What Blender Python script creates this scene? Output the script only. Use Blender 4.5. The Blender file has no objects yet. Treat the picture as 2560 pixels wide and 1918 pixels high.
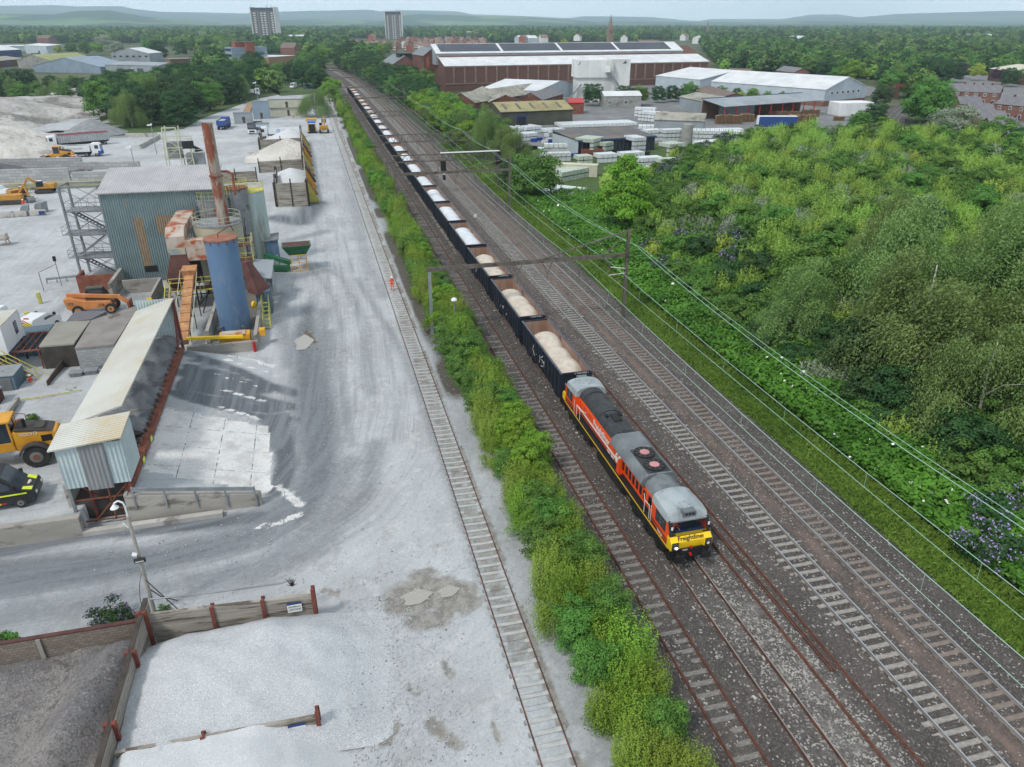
import bpy, math, random
import numpy as np
from mathutils import Vector, Matrix
from math import radians as R
random.seed(7); rng = np.random.default_rng(7)
S = bpy.context.scene; COL = S.collection
# ------------------------------------------------------------------ camera
F_, CX_, CY_ = 1836., 1280., 959.
TH, PH, CAMH = math.atan(901/F_), R(14.46), 30.0
cd = bpy.data.cameras.new('camera'); cam = bpy.data.objects.new('camera', cd); COL.objects.link(cam)
cd.sensor_width = 36; cd.lens = 36*F_/2560; cd.clip_start = .5; cd.clip_end = 40000
cam.location = (0, 0, CAMH); cam.rotation_euler = (math.pi/2-TH, 0, -PH); S.camera = cam
# ------------------------------------------------------------------ world, sun, exposure
W = bpy.data.worlds.new('World'); S.world = W; W.use_nodes = True
wn = W.node_tree.nodes; wl = W.node_tree.links; bg = wn['Background']
sky = wn.new('ShaderNodeTexSky'); sky.sky_type = 'NISHITA'; sky.sun_disc = False
SUN_EL, SUN_AZ = R(52), R(235)      # azimuth clockwise from +Y
sky.sun_elevation = SUN_EL; sky.sun_rotation = SUN_AZ; sky.air_density = 1.0; sky.dust_density = 2.5; sky.ozone_density = 1.0
# broken high cloud: a grey white veil mixed into the sky by direction
tc = wn.new('ShaderNodeTexCoord'); mp = wn.new('ShaderNodeMapping'); mp.inputs['Scale'].default_value = (3, 3, 16)
nz = wn.new('ShaderNodeTexNoise'); nz.inputs['Scale'].default_value = 1.3; nz.inputs['Detail'].default_value = 6
rp = wn.new('ShaderNodeValToRGB'); rp.color_ramp.elements[0].position = .30; rp.color_ramp.elements[1].position = .62
rp.color_ramp.elements[0].color = (.72, .72, .72, 1); rp.color_ramp.elements[1].color = (.97, .97, .97, 1)
mx = wn.new('ShaderNodeMix'); mx.data_type = 'RGBA'; mx.inputs[7].default_value = (6.6, 7.25, 7.85, 1)
wl.new(tc.outputs['Generated'], mp.inputs[0]); wl.new(mp.outputs[0], nz.inputs[0]); wl.new(nz.outputs[0], rp.inputs[0])
wl.new(rp.outputs[0], mx.inputs[0]); wl.new(sky.outputs[0], mx.inputs[6])
# bright milky band low above the horizon
sz = wn.new('ShaderNodeSeparateXYZ'); wl.new(tc.outputs['Generated'], sz.inputs[0]); mr = wn.new('ShaderNodeMapRange'); mr.interpolation_type = 'SMOOTHSTEP'; wl.new(sz.outputs[2], mr.inputs[0])
mr.inputs[1].default_value = .03; mr.inputs[2].default_value = .22; mr.inputs[3].default_value = 1; mr.inputs[4].default_value = 0
m2 = wn.new('ShaderNodeMix'); m2.data_type = 'RGBA'; m2.inputs[7].default_value = (26, 26.8, 27.6, 1); wl.new(mr.outputs[0], m2.inputs[0]); wl.new(mx.outputs[2], m2.inputs[6]); wl.new(m2.outputs[2], bg.inputs[0])
bg.inputs[1].default_value = .098
sd = bpy.data.lights.new('sun', 'SUN'); sun = bpy.data.objects.new('sun', sd); COL.objects.link(sun)
sd.energy = 2.0; sd.angle = R(9); sd.color = (1, .95, .88)
dv = Vector((math.sin(SUN_AZ)*math.cos(SUN_EL), math.cos(SUN_AZ)*math.cos(SUN_EL), math.sin(SUN_EL)))
sun.rotation_euler = dv.to_track_quat('Z', 'Y').to_euler()
S.view_settings.view_transform = 'Standard'; S.view_settings.look = 'None'; S.view_settings.exposure = 0.22; S.view_settings.gamma = 1
S.render.engine = 'CYCLES'; cy = S.cycles
cy.max_bounces = 5; cy.diffuse_bounces = 3; cy.glossy_bounces = 2; cy.transmission_bounces = 3; cy.transparent_max_bounces = 6; cy.volume_bounces = 1
cy.use_denoising = True; cy.caustics_reflective = False; cy.caustics_refractive = False
try: cy.denoiser = 'OPENIMAGEDENOISE'; cy.denoising_input_passes = 'RGB_ALBEDO_NORMAL'; cy.denoising_prefilter = 'ACCURATE'
except Exception: pass
# ------------------------------------------------------------------ helpers
ct, st, cp, sp = math.cos(TH), math.sin(TH), math.cos(PH), math.sin(PH)
def A(px, py, z=0.):
    "a point of the place, at height z, seen at source pixel px,py of the photograph"
    u = (px-CX_)/F_; v = (py-CY_)/F_; a = ct-v*st; b = -st-v*ct; t = (z-CAMH)/b
    return (t*(a*sp+u*cp), t*(a*cp-u*sp))
def A3(px, py, z=0.): return (*A(px, py, z), z)
def HT(x, y, py):
    f = x*sp+y*cp; k = (CY_-py)/F_
    return CAMH+f*(k*ct-st)/(ct+k*st)
def lin(h):
    if isinstance(h, str):
        h = [int(h[i:i+2], 16)/255 for i in (0, 2, 4)]
        return tuple(c/12.92 if c <= .04045 else ((c+.055)/1.055)**2.4 for c in h)
    return tuple(h[:3])
MATS = {}
def node(nt, t, **kw):
    n = nt.nodes.new(t)
    for k, v in kw.items():
        if k.startswith('i_'): n.inputs[k[2:]].default_value = v
        else: setattr(n, k, v)
    return n
def mixc(nt, fac, a, b, typ='MIX'):
    n = node(nt, 'ShaderNodeMix', data_type='RGBA', blend_type=typ)
    for s, v in ((0, fac), (6, a), (7, b)):
        if isinstance(v, (int, float)): n.inputs[s].default_value = v
        elif isinstance(v, tuple): n.inputs[s].default_value = (*v[:3], 1)
        else: nt.links.new(v, n.inputs[s])
    return n.outputs[2]
def mth(nt, op, a, b=None, c=None, clamp=False):
    n = node(nt, 'ShaderNodeMath', operation=op, use_clamp=clamp)
    for s, v in enumerate((a, b, c)):
        if v is None: continue
        if isinstance(v, (int, float)): n.inputs[s].default_value = v
        else: nt.links.new(v, n.inputs[s])
    return n.outputs[0]
def noise(nt, co, sc, det=4, rough=.55, dist=0):
    n = node(nt, 'ShaderNodeTexNoise', i_Scale=sc, i_Detail=det, i_Roughness=rough, i_Distortion=dist); nt.links.new(co, n.inputs[0]); return n.outputs[0]
def ramp(nt, f, p0, p1):
    n = node(nt, 'ShaderNodeMapRange', interpolation_type='SMOOTHSTEP'); nt.links.new(f, n.inputs[0])
    n.inputs[1].default_value = p0; n.inputs[2].default_value = p1; return n.outputs[0]
def mapco(nt, co, scale):
    n = node(nt, 'ShaderNodeMapping'); n.inputs['Scale'].default_value = scale; nt.links.new(co, n.inputs[0]); return n.outputs[0]
def M(name, c1, c2=None, sc=.6, rough=.8, metal=0., dirt=None, dsc=.35, dth=(.52, .66), str_=None, corr=None, bump=0., bsc=12., speck=None, emit=None, alpha=None, brick=None, spec=.4, bdist=.05):
    """c1 base, c2 second tone by noise (sc), dirt = third colour in patches; corr=(axis, pitch in m) makes sheet ribs; str_=stretch of the coordinates"""
    if name in MATS: return MATS[name]
    m = bpy.data.materials.new(name); m.use_nodes = True; nt = m.node_tree; b = nt.nodes['Principled BSDF']
    b.inputs['Roughness'].default_value = rough; b.inputs['Metallic'].default_value = metal; b.inputs['Specular IOR Level'].default_value = spec
    co = node(nt, 'ShaderNodeTexCoord').outputs['Object']; cs = mapco(nt, co, str_) if str_ else co
    c1 = lin(c1); c = c1
    if brick:
        br = node(nt, 'ShaderNodeTexBrick', i_Scale=brick[0]); br.inputs['Color1'].default_value = (*c1, 1)
        br.inputs['Color2'].default_value = (*lin(c2 or c1), 1); br.inputs['Mortar'].default_value = (*lin(brick[1]), 1)
        br.inputs['Mortar Size'].default_value = brick[2] if len(brick) > 2 else .01; br.inputs['Brick Width'].default_value = brick[3] if len(brick) > 3 else .5
        sxy = node(nt, 'ShaderNodeSeparateXYZ'); nt.links.new(co, sxy.inputs[0]); cb = node(nt, 'ShaderNodeCombineXYZ')
        nt.links.new(mth(nt, 'ADD', sxy.outputs[0], sxy.outputs[1]), cb.inputs[0]); nt.links.new(sxy.outputs[2], cb.inputs[1]); nt.links.new(cb.outputs[0], br.inputs[0]); c = br.outputs[0]
    elif c2 is not None: c = mixc(nt, ramp(nt, noise(nt, cs, sc, 6), .35, .65), c1, lin(c2))
    if dirt: c = mixc(nt, ramp(nt, noise(nt, cs, dsc, 8, .65), *dth), c, lin(dirt))
    if speck:  # (scale, dark, light, amount)
        vo = node(nt, 'ShaderNodeTexVoronoi', i_Scale=speck[0]); nt.links.new(co, vo.inputs[0])
        sx = node(nt, 'ShaderNodeSeparateColor'); nt.links.new(vo.outputs['Color'], sx.inputs[0])
        c = mixc(nt, mth(nt, 'MULTIPLY', mth(nt, 'GREATER_THAN', sx.outputs[0], speck[3]), .8), c, lin(speck[2]))
        c = mixc(nt, mth(nt, 'MULTIPLY', mth(nt, 'LESS_THAN', sx.outputs[1], .3), .6), c, lin(speck[1]))
    if corr:
        sxy = node(nt, 'ShaderNodeSeparateXYZ'); nt.links.new(co, sxy.inputs[0])
        cx = mth(nt, 'ADD', sxy.outputs[0], sxy.outputs[1]) if corr[0] == 3 else sxy.outputs[corr[0]]
        w = mth(nt, 'SINE', mth(nt, 'MULTIPLY', cx, 6.2832/corr[1]))
        bp = node(nt, 'ShaderNodeBump', i_Strength=corr[2] if len(corr) > 2 else .6, i_Distance=corr[1]*.25); nt.links.new(w, bp.inputs['Height']); nt.links.new(bp.outputs[0], b.inputs['Normal'])
    elif bump:
        bp = node(nt, 'ShaderNodeBump', i_Strength=bump, i_Distance=bdist); nt.links.new(noise(nt, co, bsc, 5), bp.inputs['Height']); nt.links.new(bp.outputs[0], b.inputs['Normal'])
    if isinstance(c, tuple): b.inputs['Base Color'].default_value = (*c, 1)
    else: nt.links.new(c, b.inputs['Base Color'])
    if emit: b.inputs['Emission Color'].default_value = (*lin(emit[0]), 1); b.inputs['Emission Strength'].default_value = emit[1]
    if alpha is not None: b.inputs['Alpha'].default_value = alpha
    MATS[name] = m; return m
def tag(o, label=None, cat=None, group=None, kind=None):
    for k, v in (('label', label), ('category', cat), ('group', group), ('kind', kind)):
        if v: o[k] = v
    return o
def link(name, me, parent=None):
    o = bpy.data.objects.new(name, me); COL.objects.link(o)
    if parent: o.parent = parent
    return o
def thing(name, label, cat, loc=(0, 0, 0), rz=0., group=None):
    o = link(name, None); o.location = loc if len(loc) == 3 else (*loc, 0); o.rotation_euler = (0, 0, rz); o.empty_display_size = .3
    return tag(o, label, cat, group)
def kids(o): return [c for c in KID.get(o.name, [])]
KID = {}
def reg(o):
    if o.parent: KID.setdefault(o.parent.name, []).append(o)
    return o
def dup(o, loc=None, rz=None, label=None, parent=None, scale=None):
    c = o.copy(); COL.objects.link(c)
    if parent: c.parent = parent; reg(c)
    if loc is not None: c.location = loc if len(loc) == 3 else (*loc, o.location.z)
    if rz is not None: c.rotation_euler = (0, 0, rz)
    if scale is not None: c.scale = (scale,)*3 if isinstance(scale, (int, float)) else scale
    if label: c['label'] = label
    for k in list(KID.get(o.name, [])): dup(k, parent=c)
    return c
class MB:
    def __init__(s, *ms): s.v = []; s.f = []; s.mi = []; s.ms = []; s.c = 0; s.T = None; s.m(*ms[:1]) if ms else None
    def m(s, mt):
        if isinstance(mt, str): mt = MATS[mt]
        if mt not in s.ms: s.ms.append(mt)
        s.c = s.ms.index(mt); return s
    def add(s, vs, fs):
        n = len(s.v)
        if s.T is not None: vs = [tuple(s.T @ Vector(v)) for v in vs]
        s.v += [tuple(v) for v in vs]; s.f += [tuple(n+i for i in f) for f in fs]; s.mi += [s.c]*len(fs); return s
    def box(s, x0, x1, y0, y1, z0, z1):
        return s.add([(x, y, z) for z in (z0, z1) for y in (y0, y1) for x in (x0, x1)], [(0, 2, 3, 1), (4, 5, 7, 6), (0, 1, 5, 4), (2, 6, 7, 3), (0, 4, 6, 2), (1, 3, 7, 5)])
    def cbox(s, c, d, rz=0., rx=0., ry=0.):
        T = Matrix.Translation(c) @ Matrix.Rotation(rz, 4, 'Z') @ Matrix.Rotation(ry, 4, 'Y') @ Matrix.Rotation(rx, 4, 'X'); x, y, z = d[0]/2, d[1]/2, d[2]/2
        return s.add([tuple(T @ Vector((a*x, b*y, e*z))) for e in (-1, 1) for b in (-1, 1) for a in (-1, 1)], [(0, 2, 3, 1), (4, 5, 7, 6), (0, 1, 5, 4), (2, 6, 7, 3), (0, 4, 6, 2), (1, 3, 7, 5)])
    def beam(s, p, q, w=.1, h=None):
        p, q = Vector(p), Vector(q); d = q-p; h = h or w
        if d.length < 1e-6: return s
        d.normalize(); up = Vector((0, 0, 1)) if abs(d.z) < .95 else Vector((0, 1, 0)); sd_ = d.cross(up).normalized()*w/2; u = sd_.cross(d).normalized()*h/2
        return s.add([tuple(e+a*sd_+b*u) for e in (p, q) for b in (-1, 1) for a in (-1, 1)], [(0, 1, 3, 2), (4, 6, 7, 5), (0, 4, 5, 1), (2, 3, 7, 6), (0, 2, 6, 4), (1, 5, 7, 3)])
    def cyl(s, p, q, r, r2=None, n=12, cap=True):
        p, q = Vector(p), Vector(q); d = (q-p).normalized(); r2 = r if r2 is None else r2
        a = d.orthogonal().normalized(); b = d.cross(a)
        vs = [tuple(e+rr*(math.cos(6.28318*i/n)*a+math.sin(6.28318*i/n)*b)) for e, rr in ((p, r), (q, r2)) for i in range(n)]
        fs = [(i, (i+1) % n, n+(i+1) % n, n+i) for i in range(n)]
        if cap: fs += [tuple(range(n))[::-1], tuple(range(n, 2*n))]
        return s.add(vs, fs)
    def tube(s, pts, r, n=6):
        for a, b in zip(pts, pts[1:]): s.cyl(a, b, r, n=n)
        return s
    def prof(s, pts, ax, t0, t1):
        "closed outline pts (a,b) extruded along ax: x -> (y,z), y -> (x,z), z -> (x,y)"
        n = len(pts); f = {'x': lambda a, b, t: (t, a, b), 'y': lambda a, b, t: (a, t, b), 'z': lambda a, b, t: (a, b, t)}[ax]
        return s.add([f(a, b, t) for t in (t0, t1) for a, b in pts], [(i, (i+1) % n, n+(i+1) % n, n+i) for i in range(n)]+[tuple(range(n))[::-1], tuple(range(n, 2*n))])
    def quad(s, *p): return s.add(p, [tuple(range(len(p)))])
    def slab(s, pts, th):
        "thick sheet through four points"
        n = len(pts); a = Vector(pts[1])-Vector(pts[0]); b = Vector(pts[-1])-Vector(pts[0]); nn = a.cross(b).normalized()
        if nn.z < 0: nn = -nn
        return s.add([tuple(Vector(p)+nn*k) for k in (0, -th) for p in pts], [tuple(range(n)), tuple(range(n, 2*n))[::-1]]+[(i, n+i, n+(i+1) % n, (i+1) % n) for i in range(n)])
    def loft(s, rings, cap=True):
        n = len(rings[0]); vs = [p for r in rings for p in r]; fs = []
        for k in range(len(rings)-1): fs += [(k*n+i, k*n+(i+1) % n, (k+1)*n+(i+1) % n, (k+1)*n+i) for i in range(n)]
        if cap: fs += [tuple(range(n))[::-1], tuple(range((len(rings)-1)*n, len(rings)*n))]
        return s.add(vs, fs)
    def wheel(s, c, r, w, tm, rm, ax='x', n=18, rr=.55):
        c = Vector(c); d = Vector((1, 0, 0)) if ax == 'x' else Vector((0, 1, 0))
        s.m(tm).cyl(c-d*w/2, c+d*w/2, r, n=n); s.m(rm).cyl(c-d*(w/2+.02), c+d*(w/2+.02), r*rr, n=n); s.m(tm).cyl(c-d*(w/2+.03), c+d*(w/2+.03), r*rr*.35, n=8); return s
    def sphere(s, c, r, n=8, sc=(1, 1, 1)):
        rings = [[(c[0]+sc[0]*r*math.sin(a)*math.cos(6.28318*i/n), c[1]+sc[1]*r*math.sin(a)*math.sin(6.28318*i/n), c[2]-sc[2]*r*math.cos(a)) for i in range(n)] for a in [math.pi*k/6 for k in (.3, 1, 2, 3, 4, 5, 5.7)]]
        return s.loft(rings)
    def build(s, name, parent=None, bev=0, smooth=35):
        me = bpy.data.meshes.new(name); me.from_pydata(s.v, [], s.f)
        for m in s.ms: me.materials.append(m)
        me.polygons.foreach_set('material_index', s.mi)
        if smooth:
            me.polygons.foreach_set('use_smooth', [True]*len(s.f))
            try: me.set_sharp_from_angle(angle=R(smooth))
            except Exception: me.polygons.foreach_set('use_smooth', [False]*len(s.f))
        me.update(); o = link(name, me, parent); reg(o)
        if bev: b = o.modifiers.new('bevel', 'BEVEL'); b.width = bev; b.segments = 2; b.limit_method = 'ANGLE'; b.angle_limit = R(40)
        return o
def npmesh(name, V, Q, mats, parent=None, mi=None, attrs=None, smooth=False):
    me = bpy.data.meshes.new(name); k = Q.shape[1]
    me.vertices.add(len(V)); me.vertices.foreach_set('co', V.astype(np.float32).ravel())
    me.loops.add(Q.size); me.loops.foreach_set('vertex_index', Q.astype(np.int32).ravel())
    me.polygons.add(len(Q)); me.polygons.foreach_set('loop_start', np.arange(0, Q.size, k, dtype=np.int32)); me.polygons.foreach_set('loop_total', np.full(len(Q), k, dtype=np.int32))
    for m in mats: me.materials.append(m)
    if mi is not None: me.polygons.foreach_set('material_index', mi.astype(np.int32))
    me.polygons.foreach_set('use_smooth', np.full(len(Q), smooth)); me.update(calc_edges=True)
    for an, av in (attrs or {}).items():
        if av.ndim == 1: me.attributes.new(an, 'FLOAT', 'POINT').data.foreach_set('value', av.astype(np.float32))
        else: me.attributes.new(an, 'FLOAT_COLOR', 'POINT').data.foreach_set('color', np.c_[av, np.ones(len(av))].astype(np.float32).ravel())
    if parent is False: return me
    o = link(name, me, parent); reg(o); return o
def text(body, size, mat, parent, loc, rot, name='lettering', ext=.006, align='CENTER', shear=0., bold=0.):
    cu = bpy.data.curves.new(name, 'FONT'); cu.body = body; cu.size = size; cu.extrude = ext; cu.align_x = align; cu.align_y = 'CENTER'; cu.shear = shear; cu.offset = bold; cu.resolution_u = 3
    t = bpy.data.objects.new('tmp', cu); me = bpy.data.meshes.new_from_object(t); bpy.data.objects.remove(t)
    me.materials.clear(); me.materials.append(MATS[mat] if isinstance(mat, str) else mat)
    o = link(name, me, parent); o.location = loc; o.rotation_euler = rot; reg(o); return o
# smooth value noise for shaping terrain and heaps
def vnoise(x, y, sc, seed=0, oc=3):
    x = np.asarray(x, float); y = np.asarray(y, float); t = np.zeros(np.broadcast(x, y).shape); a = 1.; tot = 0
    for o in range(oc):
        X = x/sc*(2**o)+seed*17.3+o*5.1; Y = y/sc*(2**o)-seed*9.7+o*3.3; xi = np.floor(X); yi = np.floor(Y); fx = X-xi; fy = Y-yi
        fx = fx*fx*(3-2*fx); fy = fy*fy*(3-2*fy)
        h = lambda a_, b_: np.modf(np.abs(np.sin(a_*127.1+b_*311.7+seed*7.7)*43758.5453))[0]
        t = t+a*((h(xi, yi)*(1-fx)+h(xi+1, yi)*fx)*(1-fy)+(h(xi, yi+1)*(1-fx)+h(xi+1, yi+1)*fx)*fy); tot += a; a *= .5
    return t/tot
def grid(xs, ys):
    X, Y = np.meshgrid(xs, ys); nx, ny = len(xs), len(ys); i = np.arange(nx*ny).reshape(ny, nx)
    Q = np.stack([i[:-1, :-1], i[:-1, 1:], i[1:, 1:], i[1:, :-1]], -1).reshape(-1, 4); return X.ravel(), Y.ravel(), Q
def seg_d(X, Y, pts):
    d = np.full(X.shape, 1e9)
    for (ax, ay), (bx, by) in zip(pts, pts[1:]):
        L = (bx-ax)**2+(by-ay)**2+1e-9; t = np.clip(((X-ax)*(bx-ax)+(Y-ay)*(by-ay))/L, 0, 1); d = np.minimum(d, np.hypot(X-ax-t*(bx-ax), Y-ay-t*(by-ay)))
    return d
def inpoly(X, Y, P):
    r = np.zeros(X.shape, bool); n = len(P)
    for i in range(n):
        (x1, y1), (x2, y2) = P[i], P[(i+1) % n]
        c = ((y1 > Y) != (y2 > Y)) & (X < (x2-x1)*(Y-y1)/(y2-y1+1e-12)+x1); r ^= c
    return r
DP = 1.15732   # pixels of my working view to source pixels
def AD(px, py, z=0.): return A(px*DP, py*DP, z)
# ================================================================== GROUND
def ground_mat(name, build):
    m = bpy.data.materials.new(name); m.use_nodes = True; nt = m.node_tree; b = nt.nodes['Principled BSDF']; b.inputs['Roughness'].default_value = .9; b.inputs['Specular IOR Level'].default_value = .25
    co = node(nt, 'ShaderNodeTexCoord').outputs['Object']; at = node(nt, 'ShaderNodeAttribute', attribute_name='paint'); sc = node(nt, 'ShaderNodeSeparateColor'); nt.links.new(at.outputs['Color'], sc.inputs[0])
    c, h = build(nt, co, sc.outputs, b); nt.links.new(c, b.inputs['Base Color'])
    bp = node(nt, 'ShaderNodeBump', i_Strength=.5, i_Distance=.06); nt.links.new(h, bp.inputs['Height']); nt.links.new(bp.outputs[0], b.inputs['Normal'])
    MATS[name] = m; return m
def yard_b(nt, co, ch, b):
    big = noise(nt, co, .11, 5); mid = noise(nt, co, .7, 6, .6); fine = noise(nt, co, 9, 4, .7); fa = node(nt, 'ShaderNodeAttribute', attribute_name='flow').outputs['Vector']; sfx = node(nt, 'ShaderNodeSeparateXYZ'); nt.links.new(fa, sfx.inputs[0]); fw = sfx.outputs[2]; str1 = noise(nt, mapco(nt, fa, (1.5, .09, 1)), 1.0, 8, .62, .35); str2 = noise(nt, mapco(nt, fa, (5.5, .12, 1)), 1.0, 5, .6, .2); grit = noise(nt, co, 38, 2, .6)
    c = mixc(nt, ramp(nt, big, .35, .65), lin('c4c9cc'), lin('b0b3b5'))
    c = mixc(nt, mth(nt, 'MULTIPLY', mth(nt, 'MULTIPLY', ramp(nt, str1, .46, .68), .6), fw), c, lin('8f959b')); c = mixc(nt, mth(nt, 'MULTIPLY', mth(nt, 'MULTIPLY', ramp(nt, str2, .5, .66), ramp(nt, mid, .35, .6)), mth(nt, 'MULTIPLY', fw, .4)), c, lin('80868c')); c = mixc(nt, mth(nt, 'MULTIPLY', mth(nt, 'MULTIPLY', ramp(nt, str2, .46, .36), ramp(nt, big, .4, .6)), mth(nt, 'MULTIPLY', fw, .4)), c, lin('dcdedf'))
    c = mixc(nt, mth(nt, 'MULTIPLY', ramp(nt, mid, .5, .7), .45), c, lin('dcdcda')); c = mixc(nt, mth(nt, 'MULTIPLY', ramp(nt, noise(nt, co, .35, 8, .68, .4), .52, .66), .42), c, lin('94918d'))
    br = node(nt, 'ShaderNodeTexBrick', i_Scale=1., offset=0.); br.inputs['Brick Width'].default_value = 2.4; br.inputs['Row Height'].default_value = 2.9; br.inputs['Mortar Size'].default_value = .05; br.inputs['Mortar Smooth'].default_value = .6; nt.links.new(co, br.inputs[0])
    wob = noise(nt, co, 2.2, 6, .7)
    def th(chn, k, lo=.35, hi=.75): return ramp(nt, mth(nt, 'ADD', chn, mth(nt, 'MULTIPLY', mth(nt, 'SUBTRACT', mth(nt, 'ADD', mth(nt, 'MULTIPLY', wob, .5), mth(nt, 'MULTIPLY', str1, .5)), .5), k)), lo, hi)
    dk = mixc(nt, ramp(nt, str1, .4, .62), lin('5a6067'), lin('7a8087'))
    c = mixc(nt, th(ch[0], .7, .12, .78), c, dk)
    c = mixc(nt, th(ch[2], 1.5, .46, .54), c, mixc(nt, mth(nt, 'MULTIPLY', br.outputs['Fac'], ramp(nt, noise(nt, co, 1.6, 6, .75), .44, .58)), mixc(nt, ramp(nt, mid, .4, .7), lin('eae9e7'), lin('cfcdcb')), lin('5a5c60')))
    mud = mixc(nt, ramp(nt, noise(nt, co, 1.6, 5, .6), .4, .6), lin('9f9b95'), lin('84807a'))
    c = mixc(nt, th(ch[1], .9, .42, .68), c, mud); c = mixc(nt, ramp(nt, mth(nt, 'ADD', mth(nt, 'MULTIPLY', ch[1], ch[0]), mth(nt, 'MULTIPLY', mth(nt, 'SUBTRACT', wob, .5), .9)), .32, .55), c, mixc(nt, ramp(nt, fine, .4, .6), lin('4c463d'), lin('5d574b')))
    str3 = noise(nt, mapco(nt, fa, (13, .35, 1)), 1.0, 3, .6, .1); c = mixc(nt, mth(nt, 'MULTIPLY', mth(nt, 'MULTIPLY', ramp(nt, str3, .56, .66), ramp(nt, str1, .5, .42)), mth(nt, 'MULTIPLY', fw, .5)), c, lin('6d7277')); c = mixc(nt, mth(nt, 'MULTIPLY', ramp(nt, fine, .3, .75), .35), c, lin('6b6d70'))
    c = mixc(nt, mth(nt, 'MULTIPLY', ramp(nt, grit, .5, .8), .35), c, lin('cfcfcf'))
    return c, mth(nt, 'ADD', fine, grit)
ground_mat('yard_concrete', yard_b)
def ballast_b(nt, co, ch, b):
    vo = node(nt, 'ShaderNodeTexVoronoi', i_Scale=13.); nt.links.new(co, vo.inputs[0]); s2 = node(nt, 'ShaderNodeSeparateColor'); nt.links.new(vo.outputs['Color'], s2.inputs[0])
    vb = node(nt, 'ShaderNodeTexVoronoi', i_Scale=11.); nt.links.new(co, vb.inputs[0]); s3 = node(nt, 'ShaderNodeSeparateColor'); nt.links.new(vb.outputs['Color'], s3.inputs[0])
    big = noise(nt, mapco(nt, co, (1, .3, 1)), .7, 7, .6)
    c = mixc(nt, ramp(nt, big, .35, .65), lin('484442'), lin('56514e'))
    c = mixc(nt, mth(nt, 'MULTIPLY', ramp(nt, s2.outputs[0], .1, .9), .62), c, mixc(nt, s2.outputs[1], lin('302e31'), lin('7d7772')))
    pale = mth(nt, 'MULTIPLY', mth(nt, 'GREATER_THAN', mth(nt, 'ADD', s3.outputs[0], mth(nt, 'MULTIPLY', ch[0], .26)), .94), ramp(nt, noise(nt, co, 1.6, 3), .35, .55))
    c = mixc(nt, mth(nt, 'MULTIPLY', pale, .8), c, lin('b3b0aa'))
    c = mixc(nt, mth(nt, 'MULTIPLY', ch[0], mth(nt, 'MULTIPLY', ramp(nt, noise(nt, co, 1.1, 5, .7), .35, .75), .7)), c, mixc(nt, s2.outputs[2], lin('5f5d5b'), lin('a19e9a')))
    c = mixc(nt, mth(nt, 'MULTIPLY', ch[1], ramp(nt, noise(nt, mapco(nt, co, (1, .35, 1)), 1.3, 5, .7), .3, .7)), c, lin('857066'))
    c = mixc(nt, mth(nt, 'MULTIPLY', ch[2], ramp(nt, noise(nt, co, 1.2, 5, .7), .3, .6)), c, lin('3e4a2c'))
    return c, vo.outputs['Distance']
ground_mat('track_ballast', ballast_b)
def land_b(nt, co, ch, b):
    c = mixc(nt, ramp(nt, noise(nt, co, .02, 6, .6), .4, .6), lin('3d4a2e'), lin('5a6044'))
    c = mixc(nt, ramp(nt, noise(nt, co, .3, 5, .7), .5, .75), c, lin('6c6a58')); return c, noise(nt, co, 3, 3)
ground_mat('rough_land', land_b)
land = MB('rough_land'); land.quad((-16000, -3000, -.5), (16000, -3000, -.5), (16000, 22000, -.5), (-16000, 22000, -.5))
tag(land.build('ground', smooth=0), kind='structure')

# the works yard, one sheet with ramp and raised apron; paint = tyre-swept dust, mud and bare slabs
def sm(t): t = np.clip(t, 0, 1); return t*t*(3-2*t)
def yard_z(X, Y):
    X = np.asarray(X, float); Y = np.asarray(Y, float)
    ap = np.where((X < -17.45) & (Y > 44.9), 1.3*(1-sm((Y-66)/16)), 0.)             # raised apron behind the retaining wall
    rp_ = np.where((X > -14.5) & (X < -6.2) & (Y > 45.6) & (Y < 71), np.clip((-6.4-X)/7.8, 0, 1)*2.0*sm((71.5-Y)/1.2), 0.)  # loading ramp
    return ap+rp_
xs = np.unique(np.concatenate([np.arange(-42, 11.61, .4), np.array([-17.46, -17.44, -14.52, -14.48, -6.21]), np.arange(-150, -42, 3.)])); ys = [6.]
while ys[-1] < 62: ys.append(ys[-1]+.4)
while ys[-1] < 470: ys.append(ys[-1]*1.0085)
ys = np.unique(np.concatenate([ys, [44.88, 44.92, 45.58, 45.62, 70.98, 71.02]]))
X, Y, Q = grid(xs, ys)
def strokes(L, base=0.):
    o = np.full(X.shape, base)
    for pts, w, s in L: o = np.maximum(o, s*np.exp(-(seg_d(X, Y, [AD(*p) for p in pts])/w)**2)) if s > 0 else o*(1+s*np.exp(-(seg_d(X, Y, [AD(*p) for p in pts])/w)**2))
    return o
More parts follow.
